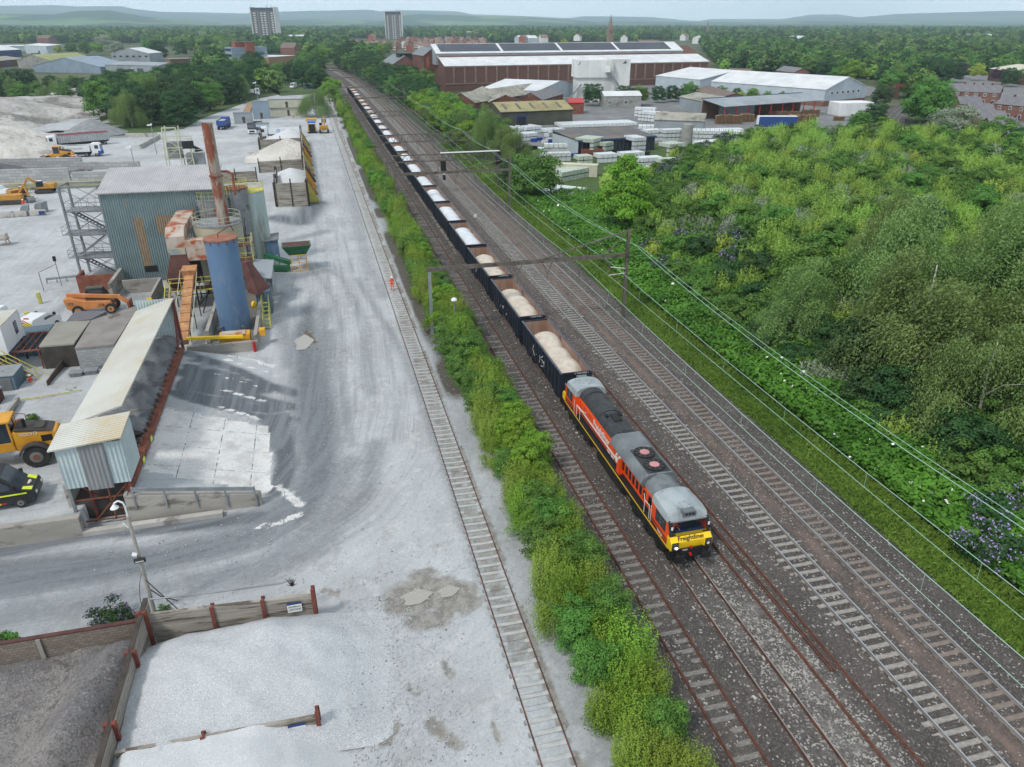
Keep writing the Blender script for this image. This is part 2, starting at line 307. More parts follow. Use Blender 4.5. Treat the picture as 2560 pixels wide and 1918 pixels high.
dark = strokes([
 ([(0, 1190), (200, 1150), (400, 1135), (560, 1115)], .8, 1.0), ([(0, 1250), (300, 1215), (560, 1150), (670, 1050), (700, 950)], 2.6, .62), ([(0, 1330), (250, 1290), (560, 1230), (700, 1120), (750, 1000)], 2.4, .5),
 ([(605, 900), (620, 1000), (600, 1060)], 1.1, .95), ([(640, 950), (690, 820), (700, 720)], 2.6, .55), ([(560, 1240), (690, 1180), (790, 1060), (810, 960)], 1.6, .5), ([(760, 960), (740, 850), (735, 780)], .8, .45),
 ([(400, 800), (520, 815), (640, 850)], .75, .95), ([(390, 845), (500, 850), (640, 880)], .8, .95), ([(380, 890), (480, 900), (640, 905)], .6, .9), ([(580, 900), (600, 960)], 1.2, .8),
 ([(610, 700), (630, 790)], 1.6, .5), ([(700, 670), (690, 740)], 1.6, .5), ([(660, 560), (740, 600), (790, 700), (800, 850)], 1.0, .4), ([(640, 540), (720, 640), (745, 760)], .7, .4),
 ([(600, 470), (650, 480), (680, 440)], 3.2, .8), ([(620, 520), (700, 500)], 2., .5), ([(770, 600), (870, 760), (960, 1000), (1040, 1240), (1120, 1440)], .8, .45), ([(740, 320), (790, 560), (830, 640)], 2.0, .40),
 ([(300, 640), (420, 650)], 3, .5), ([(450, 700), (590, 640)], 3, .6), ([(0, 760), (100, 700)], 5, .3), ([(140, 350), (0, 350)], 6, .2), ([(60, 1000), (180, 1010)], 1.5, .4), ([(100, 690), (170, 640), (260, 640)], 1.5, .45)])
zone = [AD(*p) for p in ((560, 1125), (590, 1060), (585, 900), (590, 720), (640, 640), (700, 620), (745, 760), (780, 900), (790, 1020), (740, 1130), (600, 1215), (300, 1290), (-150, 1370), (-150, 1180), (200, 1150))]
dark = np.maximum(dark, .66*inpoly(X, Y, zone)*sm(seg_d(X, Y, zone+zone[:1])/3.))
zone2 = [AD(*p) for p in ((405, 790), (585, 815), (640, 900), (585, 915), (370, 905))]; dark = np.maximum(dark, (.2+.95*sm((vnoise(X*.35, Y*1.5+.12*X, 1.6, 5, 3)-.3)/.35))*inpoly(X, Y, zone2)*sm(seg_d(X, Y, zone2+zone2[:1])/.8))
dark = np.maximum(dark, .2*vnoise(X, Y, 9, 3)+.12*(Y > 90))
mud = strokes([([(880, 1290), (920, 1275), (985, 1290)], 2.0, .95), ([(900, 1340), (950, 1335)], 1.3, .8), ([(900, 1240), (930, 1235)], .8, .8), ([(660, 715), (680, 740)], .7, .9), ([(620, 745), (700, 755)], .3, .9), ([(960, 1430), (975, 1460)], .5, .7),
 ([(930, 1560), (990, 1610)], .55, .8), ([(850, 1570), (830, 1600)], .6, .8), ([(700, 1275), (730, 1283)], .4, .8), ([(880, 1480), (900, 1500)], .4, .7), ([(1060, 1560), (1080, 1600)], .4, .7), ([(1000, 1500), (1020, 1540)], .3, .6)])
moss = np.exp(-((X-10.05)/1.15)**4)*sm((Y-55)/6)*(.45+.9*sm((vnoise(X*.4, Y, 8, 12, 2)-.35)/.25)); mud = np.maximum(mud, .85*moss); dark = np.maximum(dark, 1.0*moss)
mud = np.maximum(mud, .40*np.exp(-((X-8.6)/2.4)**4)); mud = np.maximum(mud, .62*np.exp(-((X-7.55)/.7)**6)*sm((Y-20)/10)); mud = np.maximum(mud, .95*np.exp(-((X-8.35)/.22)**2)*(vnoise(X, Y, 3, 4) > .4)); dark = np.maximum(dark, .30*np.exp(-((X-8.8)/2.3)**4))
slabp = [AD(*p) for p in ((365, 925), (580, 920), (590, 1062), (315, 1066))]; white = np.where(inpoly(X, Y, slabp), .82, 0.)
white = np.maximum(white, strokes([([(408, 770), (395, 800), (350, 900), (330, 960)], .45, .95), ([(430, 778), (585, 790)], .55, .85), ([(490, 797), (575, 806)], .4, .7), ([(480, 862), (570, 868)], .35, .72), ([(470, 832), (580, 842)], .3, .6), ([(480, 900), (560, 908)], .35, .75), ([(600, 1050), (650, 1090)], .5, .7), ([(560, 1140), (650, 1110)], .7, .6)]))
dark = dark*(1-.85*(white > .6)); Z = yard_z(X, Y)-.05+.05*(vnoise(X, Y, 4, 5)-.5)*(X < 6)
path = [(-60, 40.6), (-30, 41.), (-14, 41.4), (-7.5, 42.6), (-3, 46), (-.4, 51), (.8, 58), (1.6, 75), (2., 100), (1.5, 140), (1, 230), (-6, 300), (-20, 480)]; best = np.full(X.shape, 1e9); FS = np.zeros(X.shape); FT = np.zeros(X.shape); acc = 0
for (ax, ay), (bx, by) in zip(path, path[1:]):
    L = math.hypot(bx-ax, by-ay); t = np.clip(((X-ax)*(bx-ax)+(Y-ay)*(by-ay))/L**2, 0, 1); d_ = np.hypot(X-ax-t*(bx-ax), Y-ay-t*(by-ay)); sg = np.sign((X-ax)*(by-ay)-(Y-ay)*(bx-ax)); m_ = d_ < best; FS = np.where(m_, sg*d_, FS); FT = np.where(m_, acc+t*L, FT); best = np.minimum(best, d_); acc += L
o = npmesh('yard', np.c_[X, Y, Z], Q, [MATS['yard_concrete']], attrs={'paint': np.c_[dark, mud, white], 'flow': np.c_[FS, FT, (.25+.75*np.exp(-(FS/7.5)**2))*np.where(Y > 115, .75, 1)]}, smooth=True); tag(o, kind='structure')

M('puddle', 'a39f98', rough=.12, spec=.5)
for lab, c, rx, ry in (('beige muddy puddle, larger of the pair in the yard', AD(898, 1290), .85, .62), ('beige muddy puddle, smaller of the pair in the yard', AD(968, 1278), .62, .45), ('dark grey shallow puddle on the haul road', AD(655, 740), .9, 2.0)):
    q = MB('puddle'); n_ = 40; q.add([(c[0]+rx*(1+.16*math.sin(3*a+rx)+.1*math.sin(7*a))*math.cos(a), c[1]+ry*(1+.13*math.sin(2*a)+.08*math.sin(5*a+1))*math.sin(a), .0) for a in np.linspace(0, 6.2832, n_, endpoint=False)], [tuple(range(n_))]); tag(q.build('puddle', smooth=0), kind='structure')

# railway formation
xs = np.concatenate([[11.6, 12.5], np.arange(13.5, 34.6, .35), [36, 38]]); ys = np.array([4*1.018**k for k in range(290)]); ys = ys[ys < 640]
X, Y, Q = grid(xs, ys)
p0 = np.exp(-((X-21.2)/1.7)**4)*sm((37-Y)/12)*1.0+.25*np.exp(-((X-18.9)/.9)**2)*sm((33-Y)/6); p1 = np.exp(-((X-28.15)/.45)**2)+.45*np.exp(-((X-24.6)/.3)**2)*(Y > 50)
p1 = p1*.75+.12*np.exp(-((X-29.7)/1.)**2)
p2 = np.clip((X-33.6)/1.2, 0, 1)+np.clip((14.6-X)/1.2, 0, 1)*.8
Z = -.19-.1*sm((X-32)/2)+.05*(vnoise(X, Y, .9, 2)-.5)-.05*np.exp(-((X-18.)/.5)**2)
o = npmesh('ballast', np.c_[X, Y, Z], Q, [MATS['track_ballast']], attrs={'paint': np.c_[p0, p1, p2]}, smooth=True); tag(o, kind='structure')

# ================================================================== RAILWAY TRACKS
M('rail_rust', '563b32', '6e4b3e', sc=3, rough=.75); M('rail_dark', '4a3630', '6a4438', sc=2, rough=.6); M('rail_bright', 'c9ced2', rough=.25, metal=.85); M('rail_worn', '8f8a86', 'a69d96', rough=.4, metal=.5)
M('sleeper_concrete', '85817c', 'a09c97', sc=2.5, rough=.9, dirt='6e6964', dsc=1.5); M('sleeper_brown', '766b63', '8a7f77', sc=2., rough=.9, dirt='5d544d', dsc=1.2)
M('sleeper_timber', '6f6c69', '8b8884', sc=3, rough=.95, dirt='3c3a39', dsc=2., str_=(1, 6, 1)); M('sleeper_pale', '85837e', 'b9b7b2', sc=2, rough=.95, dirt='55524f', dsc=1.5); M('sleeper_dusty', 'a5a6a5', 'babbba', sc=1.5, rough=.95, dirt='928d87', dsc=.5)
def track(label, fx, y0, y1, side, top, smat, pitch, zs, slen=2.5, keep=lambda y: True, sw=.27, group='railway tracks', zr=0.):
    root = thing('railway_track', label, 'railway track', (fx(y0), y0, 0), 0, group); ox, oy = fx(y0), y0
    n = max(2, int((y1-y0)/8)); yy = np.linspace(y0, y1, n)
    for s in (-1, 1):
        r = MB(side); q = [(fx(y)+s*.7525-ox, y-oy) for y in yy]
        for (xa, ya), (xb, yb) in zip(q, q[1:]):
            r.m(side).add([(xa+a, ya, z) for a, z in ((-.035, 0), (.035, 0), (.035, -.05), (.07, -.17), (-.07, -.17), (-.035, -.05))]+[(xb+a, yb, z) for a, z in ((-.035, 0), (.035, 0), (.035, -.05), (.07, -.17), (-.07, -.17), (-.035, -.05))], [(1, 2, 8, 7), (2, 3, 9, 8), (3, 4, 10, 9), (4, 5, 11, 10), (5, 0, 6, 11)])
            r.m(top).add([(xa-.035, ya, .0), (xa+.035, ya, 0), (xb+.035, yb, 0), (xb-.035, yb, 0)], [(0, 1, 2, 3)])
        r.build('rail', root, smooth=0)
    me = MB(smat); h = slen/2; g = random.random
    eh = -.05 if slen > 2 else 0; me.prof([(-h, -.2), (-h, eh), (-.93, eh), (-.8, .0), (-.45, -.022), (.45, -.022), (.8, 0), (.93, eh), (h, eh), (h, -.2)], 'y', -sw/2, sw/2); o0 = me.build('sleeper', root, smooth=0); KID[root.name].remove(o0)
    y = y0+.3; k = 0; rest = MB(smat); first = True
    while y < y1:
        if keep(y):
            rz = (g()-.5)*.03; x = fx(y)+(g()-.5)*.03
            if k < 99:
                o = o0 if first else o0.copy()
                if not first: COL.objects.link(o); o.parent = root
                first = False; reg(o); o.location = (x-ox, y-oy, zs+(g()-.5)*.012); o.rotation_euler = (0, 0, rz)
            else: rest.box(x-ox-h, x-ox+h, y-oy-sw/2, y-oy+sw/2, zs-.15, zs)
            k += 1
        y += pitch*(1+.05*(g()-.5))
    if rest.f: tag(rest.build('sleeper', root, smooth=0), kind='stuff')
    return root
rr = random.Random(3)
bend = lambda x0: (lambda y: x0-max(0, y-330)**2/7500)
MATSB = 'rail_bright'
track('rusty siding track nearest the hedge on weathered timber sleepers', bend(16.05), 6, 470, 'rail_rust', 'rail_dark', 'sleeper_timber', .72, -.16, keep=lambda y: y < 60 or rr.random() < .5)
track('rusty track under the orange locomotive and the loaded wagons', bend(19.4), 6, 470, 'rail_dark', 'rail_worn', 'sleeper_pale', .72, -.185, keep=lambda y: rr.random() < (.2 if y < 33 else .8))
track('rusty unused track just right of the train, half buried in pale stone', bend(22.75), 6, 470, 'rail_rust', 'rail_rust', 'sleeper_pale', .72, -.188, keep=lambda y: rr.random() < .12)
track('bright railed main line on pale concrete sleepers', bend(26.4), 6, 600, 'rail_worn', MATSB, 'sleeper_concrete', .69, -.145)
track('bright railed main line on brown sleepers nearest the grass verge', bend(29.75), 6, 600, 'rail_worn', MATSB, 'sleeper_brown', .69, -.155)
track('dusty siding track set in the yard beside the hedge', lambda y: 7.6-max(0, y-60)*.004-max(0, 60-y)*.0008, 8, 380, 'sleeper_brown', 'rail_dark', 'sleeper_dusty', .72, -.024, slen=1.36)
# a length of check rail lying between two tracks
ml = MB('rail_dark'); ml.beam((22.95, 22.6, -.12), (22.75, 36, -.1), .09, .09).beam((23.1, 22.5, -.12), (22.9, 36, -.1), .09, .09); tag(ml.build('loose_rail'), 'pair of dark loose rails lying inside the unused track', 'rail')

# ================================================================== TRAIN
M('orange', 'f05514', 'e44e12', sc=.5, rough=.38, spec=.6); M('yellow', 'f0c814', rough=.4, spec=.6); M('black_paint', '1a1b1e', '242528', rough=.5); M('underframe', '17181a', '2b2926', sc=2, rough=.8)
M('roof_grey', '63696c', '757c7f', sc=.8, rough=.45, dirt='5f6467', dsc=1.2); M('roof_soot', '303235', '3e4043', sc=1.5, rough=.6, dirt='27282a', dsc=.9); M('roof_silver', 'a3acb0', '8e979b', sc=1., rough=.4, dirt='6c7276', dsc=.9)
M('glass_dark', '0d1216', rough=.08, spec=.9); M('glass_see', '101820', rough=.05, spec=.8, alpha=.22); M('white_paint', 'e4e4e2', rough=.5); M('cab_blue', '1f3f7a', rough=.6); M('headlight', 'fff6e0', emit=('fff6e0', 2.5)); M('red_paint', 'b3231d', rough=.5); M('steel', '8a8d90', '75787b', rough=.5, metal=.4); M('fan_pink', 'c98f92', 'b87f82', rough=.6)
M('hivis_orange', 'ff4a20', 'f0401c', sc=6, rough=.8); M('skin', 'c48f74', rough=.6); M('tyre', '2a2a2b', '3a3938', sc=4, rough=.95); M('rim_grey', '8a8884', '6f6d69', rough=.6); M('window', '39434c', '2a333b', rough=.12, spec=.8); M('hivis_yellow', 'c8f032', rough=.8); M('helmet', 'f2f2ee', rough=.4); M('dark_cloth', '1d2230', rough=.9)
def person(loc, rz, label, top='hivis_orange', legs='hivis_orange', hat='helmet', sit=False, stride=.22, group=None, face=True, strip=True):
    """one skinned body: feet, legs, trunk, arms with hands, neck and head; clothing colours are set by height"""
    k = [(.09, .02+stride*.5, .06, .05), (.09, -.05+stride*.5, .08, .05), (.1, .06+stride*.2, .48, .065), (.1, .0, .9, .09), (0, 0, .98, .13), (0, 0, 1.2, .135), (0, .0, 1.42, .13), (0, .01, 1.53, .055), (0, .02, 1.6, .08), (0, .03, 1.68, .095), (0, .02, 1.76, .08)]
    P = {'hip': (0, 0, .96), 'w': (0, 0, 1.15), 'ch': (0, 0, 1.36), 'nk': (0, .01, 1.5), 'hd': (0, .03, 1.62), 'tp': (0, .02, 1.72)}; E = [('hip', 'w'), ('w', 'ch'), ('ch', 'nk'), ('nk', 'hd'), ('hd', 'tp')]; Rr = {'hip': .15, 'w': .14, 'ch': .16, 'nk': .06, 'hd': .1, 'tp': .07}
    for s, t in ((-1, 1), (1, -1)):
        a = 'l' if s < 0 else 'r'
        if sit: P.update({a+'k': (s*.12, .42, .95), a+'f': (s*.12, .45, .5), a+'t': (s*.12, .6, .46)})
        else: P.update({a+'k': (s*.11, t*stride*.5+.05, .5), a+'f': (s*.11, t*stride-.02, .08), a+'t': (s*.12, t*stride+.16, .05)})
        P.update({a+'h': (s*.1, 0, .88), a+'s': (s*.2, 0, 1.42), a+'e': (s*.27, -t*stride*.3 if not sit else .12, 1.14), a+'w': (s*.26, (-t*stride*.8+.06) if not sit else .38, .92 if not sit else 1.1), a+'m': (s*.25, (-t*stride*.9+.1) if not sit else .47, .84 if not sit else 1.1)})
        Rr.update({a+'h': .1, a+'k': .075, a+'f': .055, a+'t': .045, a+'s': .075, a+'e': .055, a+'w': .04, a+'m': .045})
        E += [('hip', a+'h'), (a+'h', a+'k'), (a+'k', a+'f'), (a+'f', a+'t'), ('ch', a+'s'), (a+'s', a+'e'), (a+'e', a+'w'), (a+'w', a+'m')]
    nm = list(P); root = thing('person', label, 'person', loc, rz, group); zo = -.44 if sit else 0
    me = bpy.data.meshes.new('body'); me.from_pydata([(x, y, z+zo) for x, y, z in P.values()], [(nm.index(a), nm.index(b)) for a, b in E], []); ob = bpy.data.objects.new('body', me); COL.objects.link(ob)
    md = ob.modifiers.new('skin', 'SKIN'); sub = ob.modifiers.new('sub', 'SUBSURF'); sub.levels = sub.render_levels = 1
    for v, n in zip(me.skin_vertices[0].data, nm): v.radius = (Rr[n], Rr[n]*.8); v.use_root = (n == 'hip')
    dg = bpy.context.evaluated_depsgraph_get(); m2 = bpy.data.meshes.new_from_object(ob.evaluated_get(dg)); bpy.data.objects.remove(ob)
    m2.materials.clear()
    for q in ('skin', top, legs, 'black_paint', 'white_paint'): m2.materials.append(MATS[q])
    for p in m2.polygons:
        c = p.center; z = c.z-zo; p.use_smooth = True
        hand = abs(c.x) > .2 and (z < .93 if not sit else (c.y > .36 and z > .98))
        i = 0 if (z > 1.5 or hand) else (1 if z > .93 or (abs(c.x) > .21 and z > .9) else 2)
        if i and (z < .12 if not sit else (z < .55)): i = 3
        if strip and i in (1, 2) and (abs(z-1.12) < .025 or abs(z-.3) < .03): i = 4
        p.material_index = i
    b = link('body', m2, root); reg(b)
    h = MB(hat); h.sphere((0, .02, 1.71+zo), .13, 10, (1, 1.15, .75)); h.box(-.1, .1, .1, .2, 1.68+zo, 1.70+zo); h.build('hard_hat', root)
    return root
# --- locomotive (local: front towards -y, length 21.7, rail top z=0)
def loco():
    root = thing('locomotive', 'orange diesel locomotive with yellow nose hauling the stone wagons', 'locomotive', (19.4, 31.4, 0))
    L = 21.7; u = MB('underframe'); u.box(-1.3, 1.3, .7, L-.7, 1.02, 1.38); u.box(-1.15, 1.15, 8.2, 13.4, .35, 1.0)
    u.prof([(8.3, .4), (8.6, .25), (13.0, .25), (13.3, .4), (13.3, .95), (8.3, .95)], 'x', -1.22, 1.22)
    for yb in (.7, L-.7-.25): u.box(-1.3, 1.3, yb, yb+.25, .45, 1.35)
    u.build('underframe', root, .02)
    s = MB('yellow')
    for sx in (-1.315, 1.3): s.box(sx, sx+.015, .8, L-.8, 1.26, 1.35)
    s.build('footplate_stripe', root)
    w = MB('black_paint'); w.box(-1.3, 1.3, 2.3, L-2.3, 1.385, 1.41); w.build('walkway', root)
    for yc in (4.1, L-4.1):
        b = MB('underframe'); b.box(-1.25, -1.05, yc-2.6, yc+2.6, .45, .95); b.box(1.05, 1.25, yc-2.6, yc+2.6, .45, .95); b.box(-1.1, 1.1, yc-.4, yc+.4, .4, .9)
        for dy in (-1.85, 0, 1.85):
            for sx in (-1, 1): b.box(sx*1.28-.06, sx*1.28+.06, yc+dy-.2, yc+dy+.2, .35, .8)
        o = b.build('bogie', root)
        for dy in (-1.85, 0, 1.85): k = MB('steel'); k.cyl((-.8, yc+dy, .53), (.8, yc+dy, .53), .09); k.m('underframe'); k.cyl((-.8, yc+dy, .53), (-.68, yc+dy, .53), .53, n=20); k.cyl((.68, yc+dy, .53), (.8, yc+dy, .53), .53, n=20); k.build('wheelset', o)
    for end, s_ in ((0, -1), (L, 1)):
        for sx in (-.87, .87):
            b = MB('black_paint'); y0 = end-s_*.7; y1 = end; b.cyl((sx, y0, 1.02), (sx, y1-s_*.08, 1.02), .13); b.box(sx-.3, sx+.3, min(y1-s_*.08, y1), max(y1-s_*.08, y1), .8, 1.22); b.build('buffer', root)
        k = MB('red_paint'); k.beam((0, end-s_*.7, 1.0), (0, end-s_*.25, .95), .12); k.m('black_paint').beam((.0, end-s_*.35, .95), (.05, end-s_*.3, .55), .08); k.beam((.35, end-s_*.65, .9), (.38, end-s_*.45, .5), .05).beam((-.35, end-s_*.65, .9), (-.38, end-s_*.45, .5), .05); k.build('coupling', root)
    # hood, narrow, orange sides with black foot band
    h = MB('orange'); h.box(-.98, .98, 3.4, L-3.0, 1.62, 2.72); h.m('black_paint').box(-.99, .99, 3.4, L-3.0, 1.41, 1.62)
    h.m('orange').prof([(-.98, 2.72), (.98, 2.72), (.86, 3.02), (-.86, 3.02)], 'y', 3.4, L-3.0); h.build('hood', root, .02)
    ws = MB('white_paint')
    for sx in (-1.0, .985): ws.box(sx, sx+.015, 9.9, L-3.3, 1.93, 2.09)
    ws.build('white_stripe', root)
    # curved roof sections, each its own panel run
    def roofp(name, y0, y1, wd, zb, zt, mt, n=10):
        r = MB(mt); pts = [(-wd, zb)]+[(-wd*math.cos(math.pi*(.16+.68*i/n)), zb+(zt-zb)*math.sin(math.pi*(.16+.68*i/n))) for i in range(n+1)]+[(wd, zb)]
        r.prof(pts[::-1], 'y', y0, y1); return r.build(name, root)
    roofp('roof_panel', 14.0, 17.4, .97, 2.98, 3.72, 'roof_soot'); roofp('roof_panel', 10.8, 13.97, .97, 2.98, 3.74, 'roof_soot'); roofp('roof_panel', 17.43, 18.5, 1.0, 2.98, 3.7, 'roof_soot')
    for yy in (10.95, 14.1, 17.3): roofp('roof_rib', yy, yy+.07, .99, 2.98, 3.78, 'roof_soot')
    ex = MB('underframe'); ex.box(-.3, .3, 12.4, 13.4, 3.7, 3.82); ex.box(-.65, -.4, 13.3, 13.7, 3.6, 3.74).box(.4, .65, 13.3, 13.7, 3.6, 3.74); ex.build('exhaust', root)
    # radiator house: flared out above, two fans on top
    r = MB('orange'); r.box(-1.0, 1.0, 4.7, 9.2, 1.6, 2.75); r.m('roof_grey').prof([(-1.0, 2.72), (-1.34, 3.1), (-1.2, 3.45), (-.85, 3.72), (.85, 3.72), (1.2, 3.45), (1.34, 3.1), (1.0, 2.72)][::-1], 'y', 5.2, 10.7); r.m('roof_soot').box(-.8, .8, 5.35, 8.4, 3.7, 3.75); r.build('radiator_house', root, .02)
    for sx in (-1.01, 1.0):
        for k in range(7): gr = MB('black_paint'); gr.box(sx, sx+.012, 5.0+k*.6, 5.38+k*.6, 1.9, 2.55); gr.build('grille', root, smooth=0)
    for sx in (-.992, .985):
        for yy in np.arange(10.6, 18, 1.05): se = MB('black_paint'); se.box(sx, sx+.008, yy, yy+.018, 1.66, 2.7); se.build('door_seam', root, smooth=0)
        gm_ = MB('black_paint'); gm_.box(sx, sx+.008, 9.6, 18.4, 1.74, 1.8); gm_.build('lining', root, smooth=0)
    fl = MB('orange'); fl.prof([(8.9, 1.45), (9.5, 1.45), (9.3, 2.5), (9.0, 2.7)], 'x', -1.25, -.98); fl.prof([(8.9, 1.45), (9.5, 1.45), (9.3, 2.5), (9.0, 2.7)], 'x', .98, 1.25); fl.build('flare_panel', root)
    for yc in (6.15, 7.75):
        f = MB('underframe'); f.cyl((0, yc, 3.74), (0, yc, 3.84), .72, n=28); f.m('steel')
        for a in range(10): f.beam((0, yc, 3.852), (.66*math.cos(a*.628), yc+.66*math.sin(a*.628), 3.852), .015, .01)
        f.m('fan_pink').cyl((0, yc, 3.84), (0, yc, 3.865), .33, n=24); f.build('cooling_fan', root)
    roofp('roof_panel', 3.6, 5.18, 1.05, 2.95, 3.68, 'roof_grey'); dk = MB('glass_dark'); dk.box(-.99, -.975, 3.5, 4.6, 1.85, 2.65); dk.build('side_grille', root)
    # cabs
    for end in (0, 1):
        cab = MB('orange'); f = (lambda y: y) if end == 0 else (lambda y: L-y)
        def rings(profile): return [[(sx*w_, f(y), z) for sx, w_, z in pr] for y, pr in profile]
        y0, y1 = .75, 3.45
        a = lambda y, z, w=1.32: (y, z, w)
        # side plates with sloping front
        for sx in (-1, 1):
            w_ = sx*1.32; i_ = sx*1.24
            ring = [(1.0, 1.38), (.78, 1.5), (.78, 2.05), (1.05, 3.02), (y1, 3.02), (y1, 1.38)]
            cab.m('orange'); pts = [(f(p[0]), p[1]) for p in ring]; cab.prof(pts if end == 0 else pts[::-1], 'x', min(w_, i_), max(w_, i_))
        cab.box(-1.24, 1.24, min(f(y1-.08), f(y1)), max(f(y1-.08), f(y1)), 1.38, 3.0); cab.m('cab_blue').box(-1.24, 1.24, min(f(1.1), f(y1-.1)), max(f(1.1), f(y1-.1)), 1.38, 2.0)
        o = cab.build('cab', root, .02)
        for sx in (-1.335, 1.32): bb = MB('black_paint'); bb.prof([(f(1.0), 1.5), (f(1.0), 1.78), (f(y1), 1.95), (f(y1), 1.5)], 'x', sx, sx+.015); bb.build('black_band', o)
        for sx in (-1.343, 1.335): st_ = MB('orange'); st_.prof([(f(1.0), 1.6), (f(1.0), 1.68), (f(y1), 1.85), (f(y1), 1.77)], 'x', sx, sx+.008); st_.build('orange_line', o)
        # yellow nose
        n = MB('yellow'); pr = [(.5, 1.38), (.42, 1.5), (.42, 1.95), (.72, 2.2), (1.0, 2.2), (1.0, 1.38)]
        n.prof([(f(p[0]), p[1]) for p in (pr if end == 0 else pr[::-1])], 'x', -1.34, 1.34); nz_ = MB('yellow')
        for sx in (-1, 1): n.prof([(f(p[0]-.1), p[1]) for p in (pr if end == 0 else pr[::-1])], 'x', *sorted((sx*1.36, sx*.85)))
        n.m('black_paint').box(-1.3, 1.3, *sorted((f(.45), f(.8))), .75, 1.38); n.build('nose', o, .03)
        wsn = MB('glass_dark'); P4 = [(-1.2, f(.745), 2.18), (1.2, f(.745), 2.18), (1.2, f(1.02), 3.0), (-1.2, f(1.02), 3.0)]; wsn = MB('black_paint'); fz = lambda z: f(.66+.36*(z-2.1)); [wsn.slab([(a, fz(c), c), (b_, fz(c), c), (b_, fz(d_), d_), (a, fz(d_), d_)], .05) for a, b_, c, d_ in ((-1.33, -1.06, 2.1, 3.14), (1.14, 1.33, 2.1, 3.14), (-1.06, 1.14, 2.1, 2.2), (-1.06, 1.14, 3.04, 3.14))]
        wsn.build('windscreen_surround', o); g = MB('glass_see'); g.slab([(a, fz(c), c) for a, c in ((-1.06, 2.2), (1.14, 2.2), (1.14, 3.04), (-1.06, 3.04))], .02); g.build('windscreen', o); g = MB('cab_blue'); g.box(-1.2, 1.2, *sorted((f(.85), f(1.25))), 1.9, 2.18); g.build('cab_desk', o, smooth=0)
        for sx in (-1, 1):
            lc = MB('black_paint'); x0, x1_ = sorted((sx*1.3, sx*.88)); lc.box(x0, x1_, *sorted((f(.29), f(.34))), 1.5, 2.0); lc.m('white_paint').cyl((sx*1.09, f(.285), 1.66), (sx*1.09, f(.3), 1.66), .1)
            for q in range(4): lc.m('steel').box(x0+.03, x1_-.03, *sorted((f(.283), f(.3))), 1.8+q*.05, 1.815+q*.05)
            if sx < 0 and end == 0: lc.m('headlight').cyl((sx*1.0, f(.27), 1.62), (sx*1.0, f(.29), 1.62), .085)
            lc.build('headlight', o)
            sw = MB('black_paint'); xx = sorted((sx*1.318, sx*1.332)); sw.box(*xx, *sorted((f(1.35), f(2.75))), 2.12, 2.92); sw.m('window').box(*sorted((sx*1.33, sx*1.338)), *sorted((f(1.42), f(2.02))), 2.2, 2.86).box(*sorted((sx*1.33, sx*1.338)), *sorted((f(2.08), f(2.68))), 2.2, 2.86); sw.m('steel').box(*sorted((sx*1.33, sx*1.345)), *sorted((f(2.02), f(2.08))), 2.15, 2.9); sw.build('cab_window', o)
            hr = MB('white_paint'); x = sx*1.28
            for yy in (3.75, 4.5): hr.beam((x, f(yy), 1.4), (x, f(yy), 2.35), .035)
            hr.beam((x, f(3.7), 2.4), (x, f(4.5), 2.35), .035).beam((x, f(4.5), 2.35), (x*.8, f(5.2), 2.35), .035).beam((sx*1.36, f(3.35), 1.5), (sx*1.36, f(3.35), 2.7), .03); hr.build('handrail', root)
            tl = MB('white_paint'); tl.box(*sorted((sx*1.15, sx*1.27)), *sorted((f(.7), f(.73))), 2.7, 2.9); tl.build('marker', o)
        nn = 8; rf = MB('roof_silver'); rr_ = []
        for y, wd, zt in ((1.0, 1.3, 3.14), (1.25, 1.36, 3.6), (1.7, 1.38, 3.78), (2.6, 1.36, 3.82), (3.5, 1.3, 3.78)):
            rr_.append([(wd*math.cos(math.pi*i/nn), f(y), 3.0+(zt-3.0)*max(.0, math.sin(math.pi*i/nn))**.6) for i in range(nn+1)]+[(-wd*.9, f(y), 2.98), (wd*.9, f(y), 2.98)])
        rf.loft(rr_ if end else [r_[::-1] for r_ in rr_][::1]); rf.m('roof_grey').box(-.42, .42, *sorted((f(.98), f(1.8))), 3.3, 3.66); rf.build('cab_roof', o); hl = MB('black_paint')
        for q in (-.22, 0, .22): hl.cyl((q, f(.96), 3.5), (q, f(.985), 3.5), .085)
        hl.build('top_light', o)
        st2 = MB('black_paint')
        for sx in (-1, 1):
            for q in range(4): st2.box(*sorted((sx*1.1, sx*1.34)), *sorted((f(3.7), f(4.35))), .35+q*.27, .4+q*.27)
        st2.build('steps', root)
    X90 = R(90)
    text('Freightliner', .72, 'white_paint', root, (-1.005, 13.2, 2.44), (X90, 0, -X90), bold=.012); text('60', 1.15, 'white_paint', root, (-1.005, 9.75, 2.16), (X90, 0, -X90), bold=.03); text('1965 - 2025', .27, 'white_paint', root, (-1.005, 11.2, 1.76), (X90, 0, -X90), bold=.008); text('70020', .3, 'white_paint', root, (-1.345, 2.0, 1.62), (X90, 0, -X90))
    text('Freightliner', .38, 'black_paint', root, (0, .535, 2.09), (R(40), 0, 0), shear=.2, bold=.004); text('70020', .14, 'white_paint', root, (-.35, .44, 1.28), (X90, 0, 0))
    tl = MB('red_paint'); tl.cyl((0, .3, 1.5), (0, .42, 1.5), .09); tl.build('tail_light', root)
    return root
loco()
dr = person((18.75, 33.05, 1.5), math.pi, 'driver in orange workwear seated behind the locomotive windscreen', sit=True)

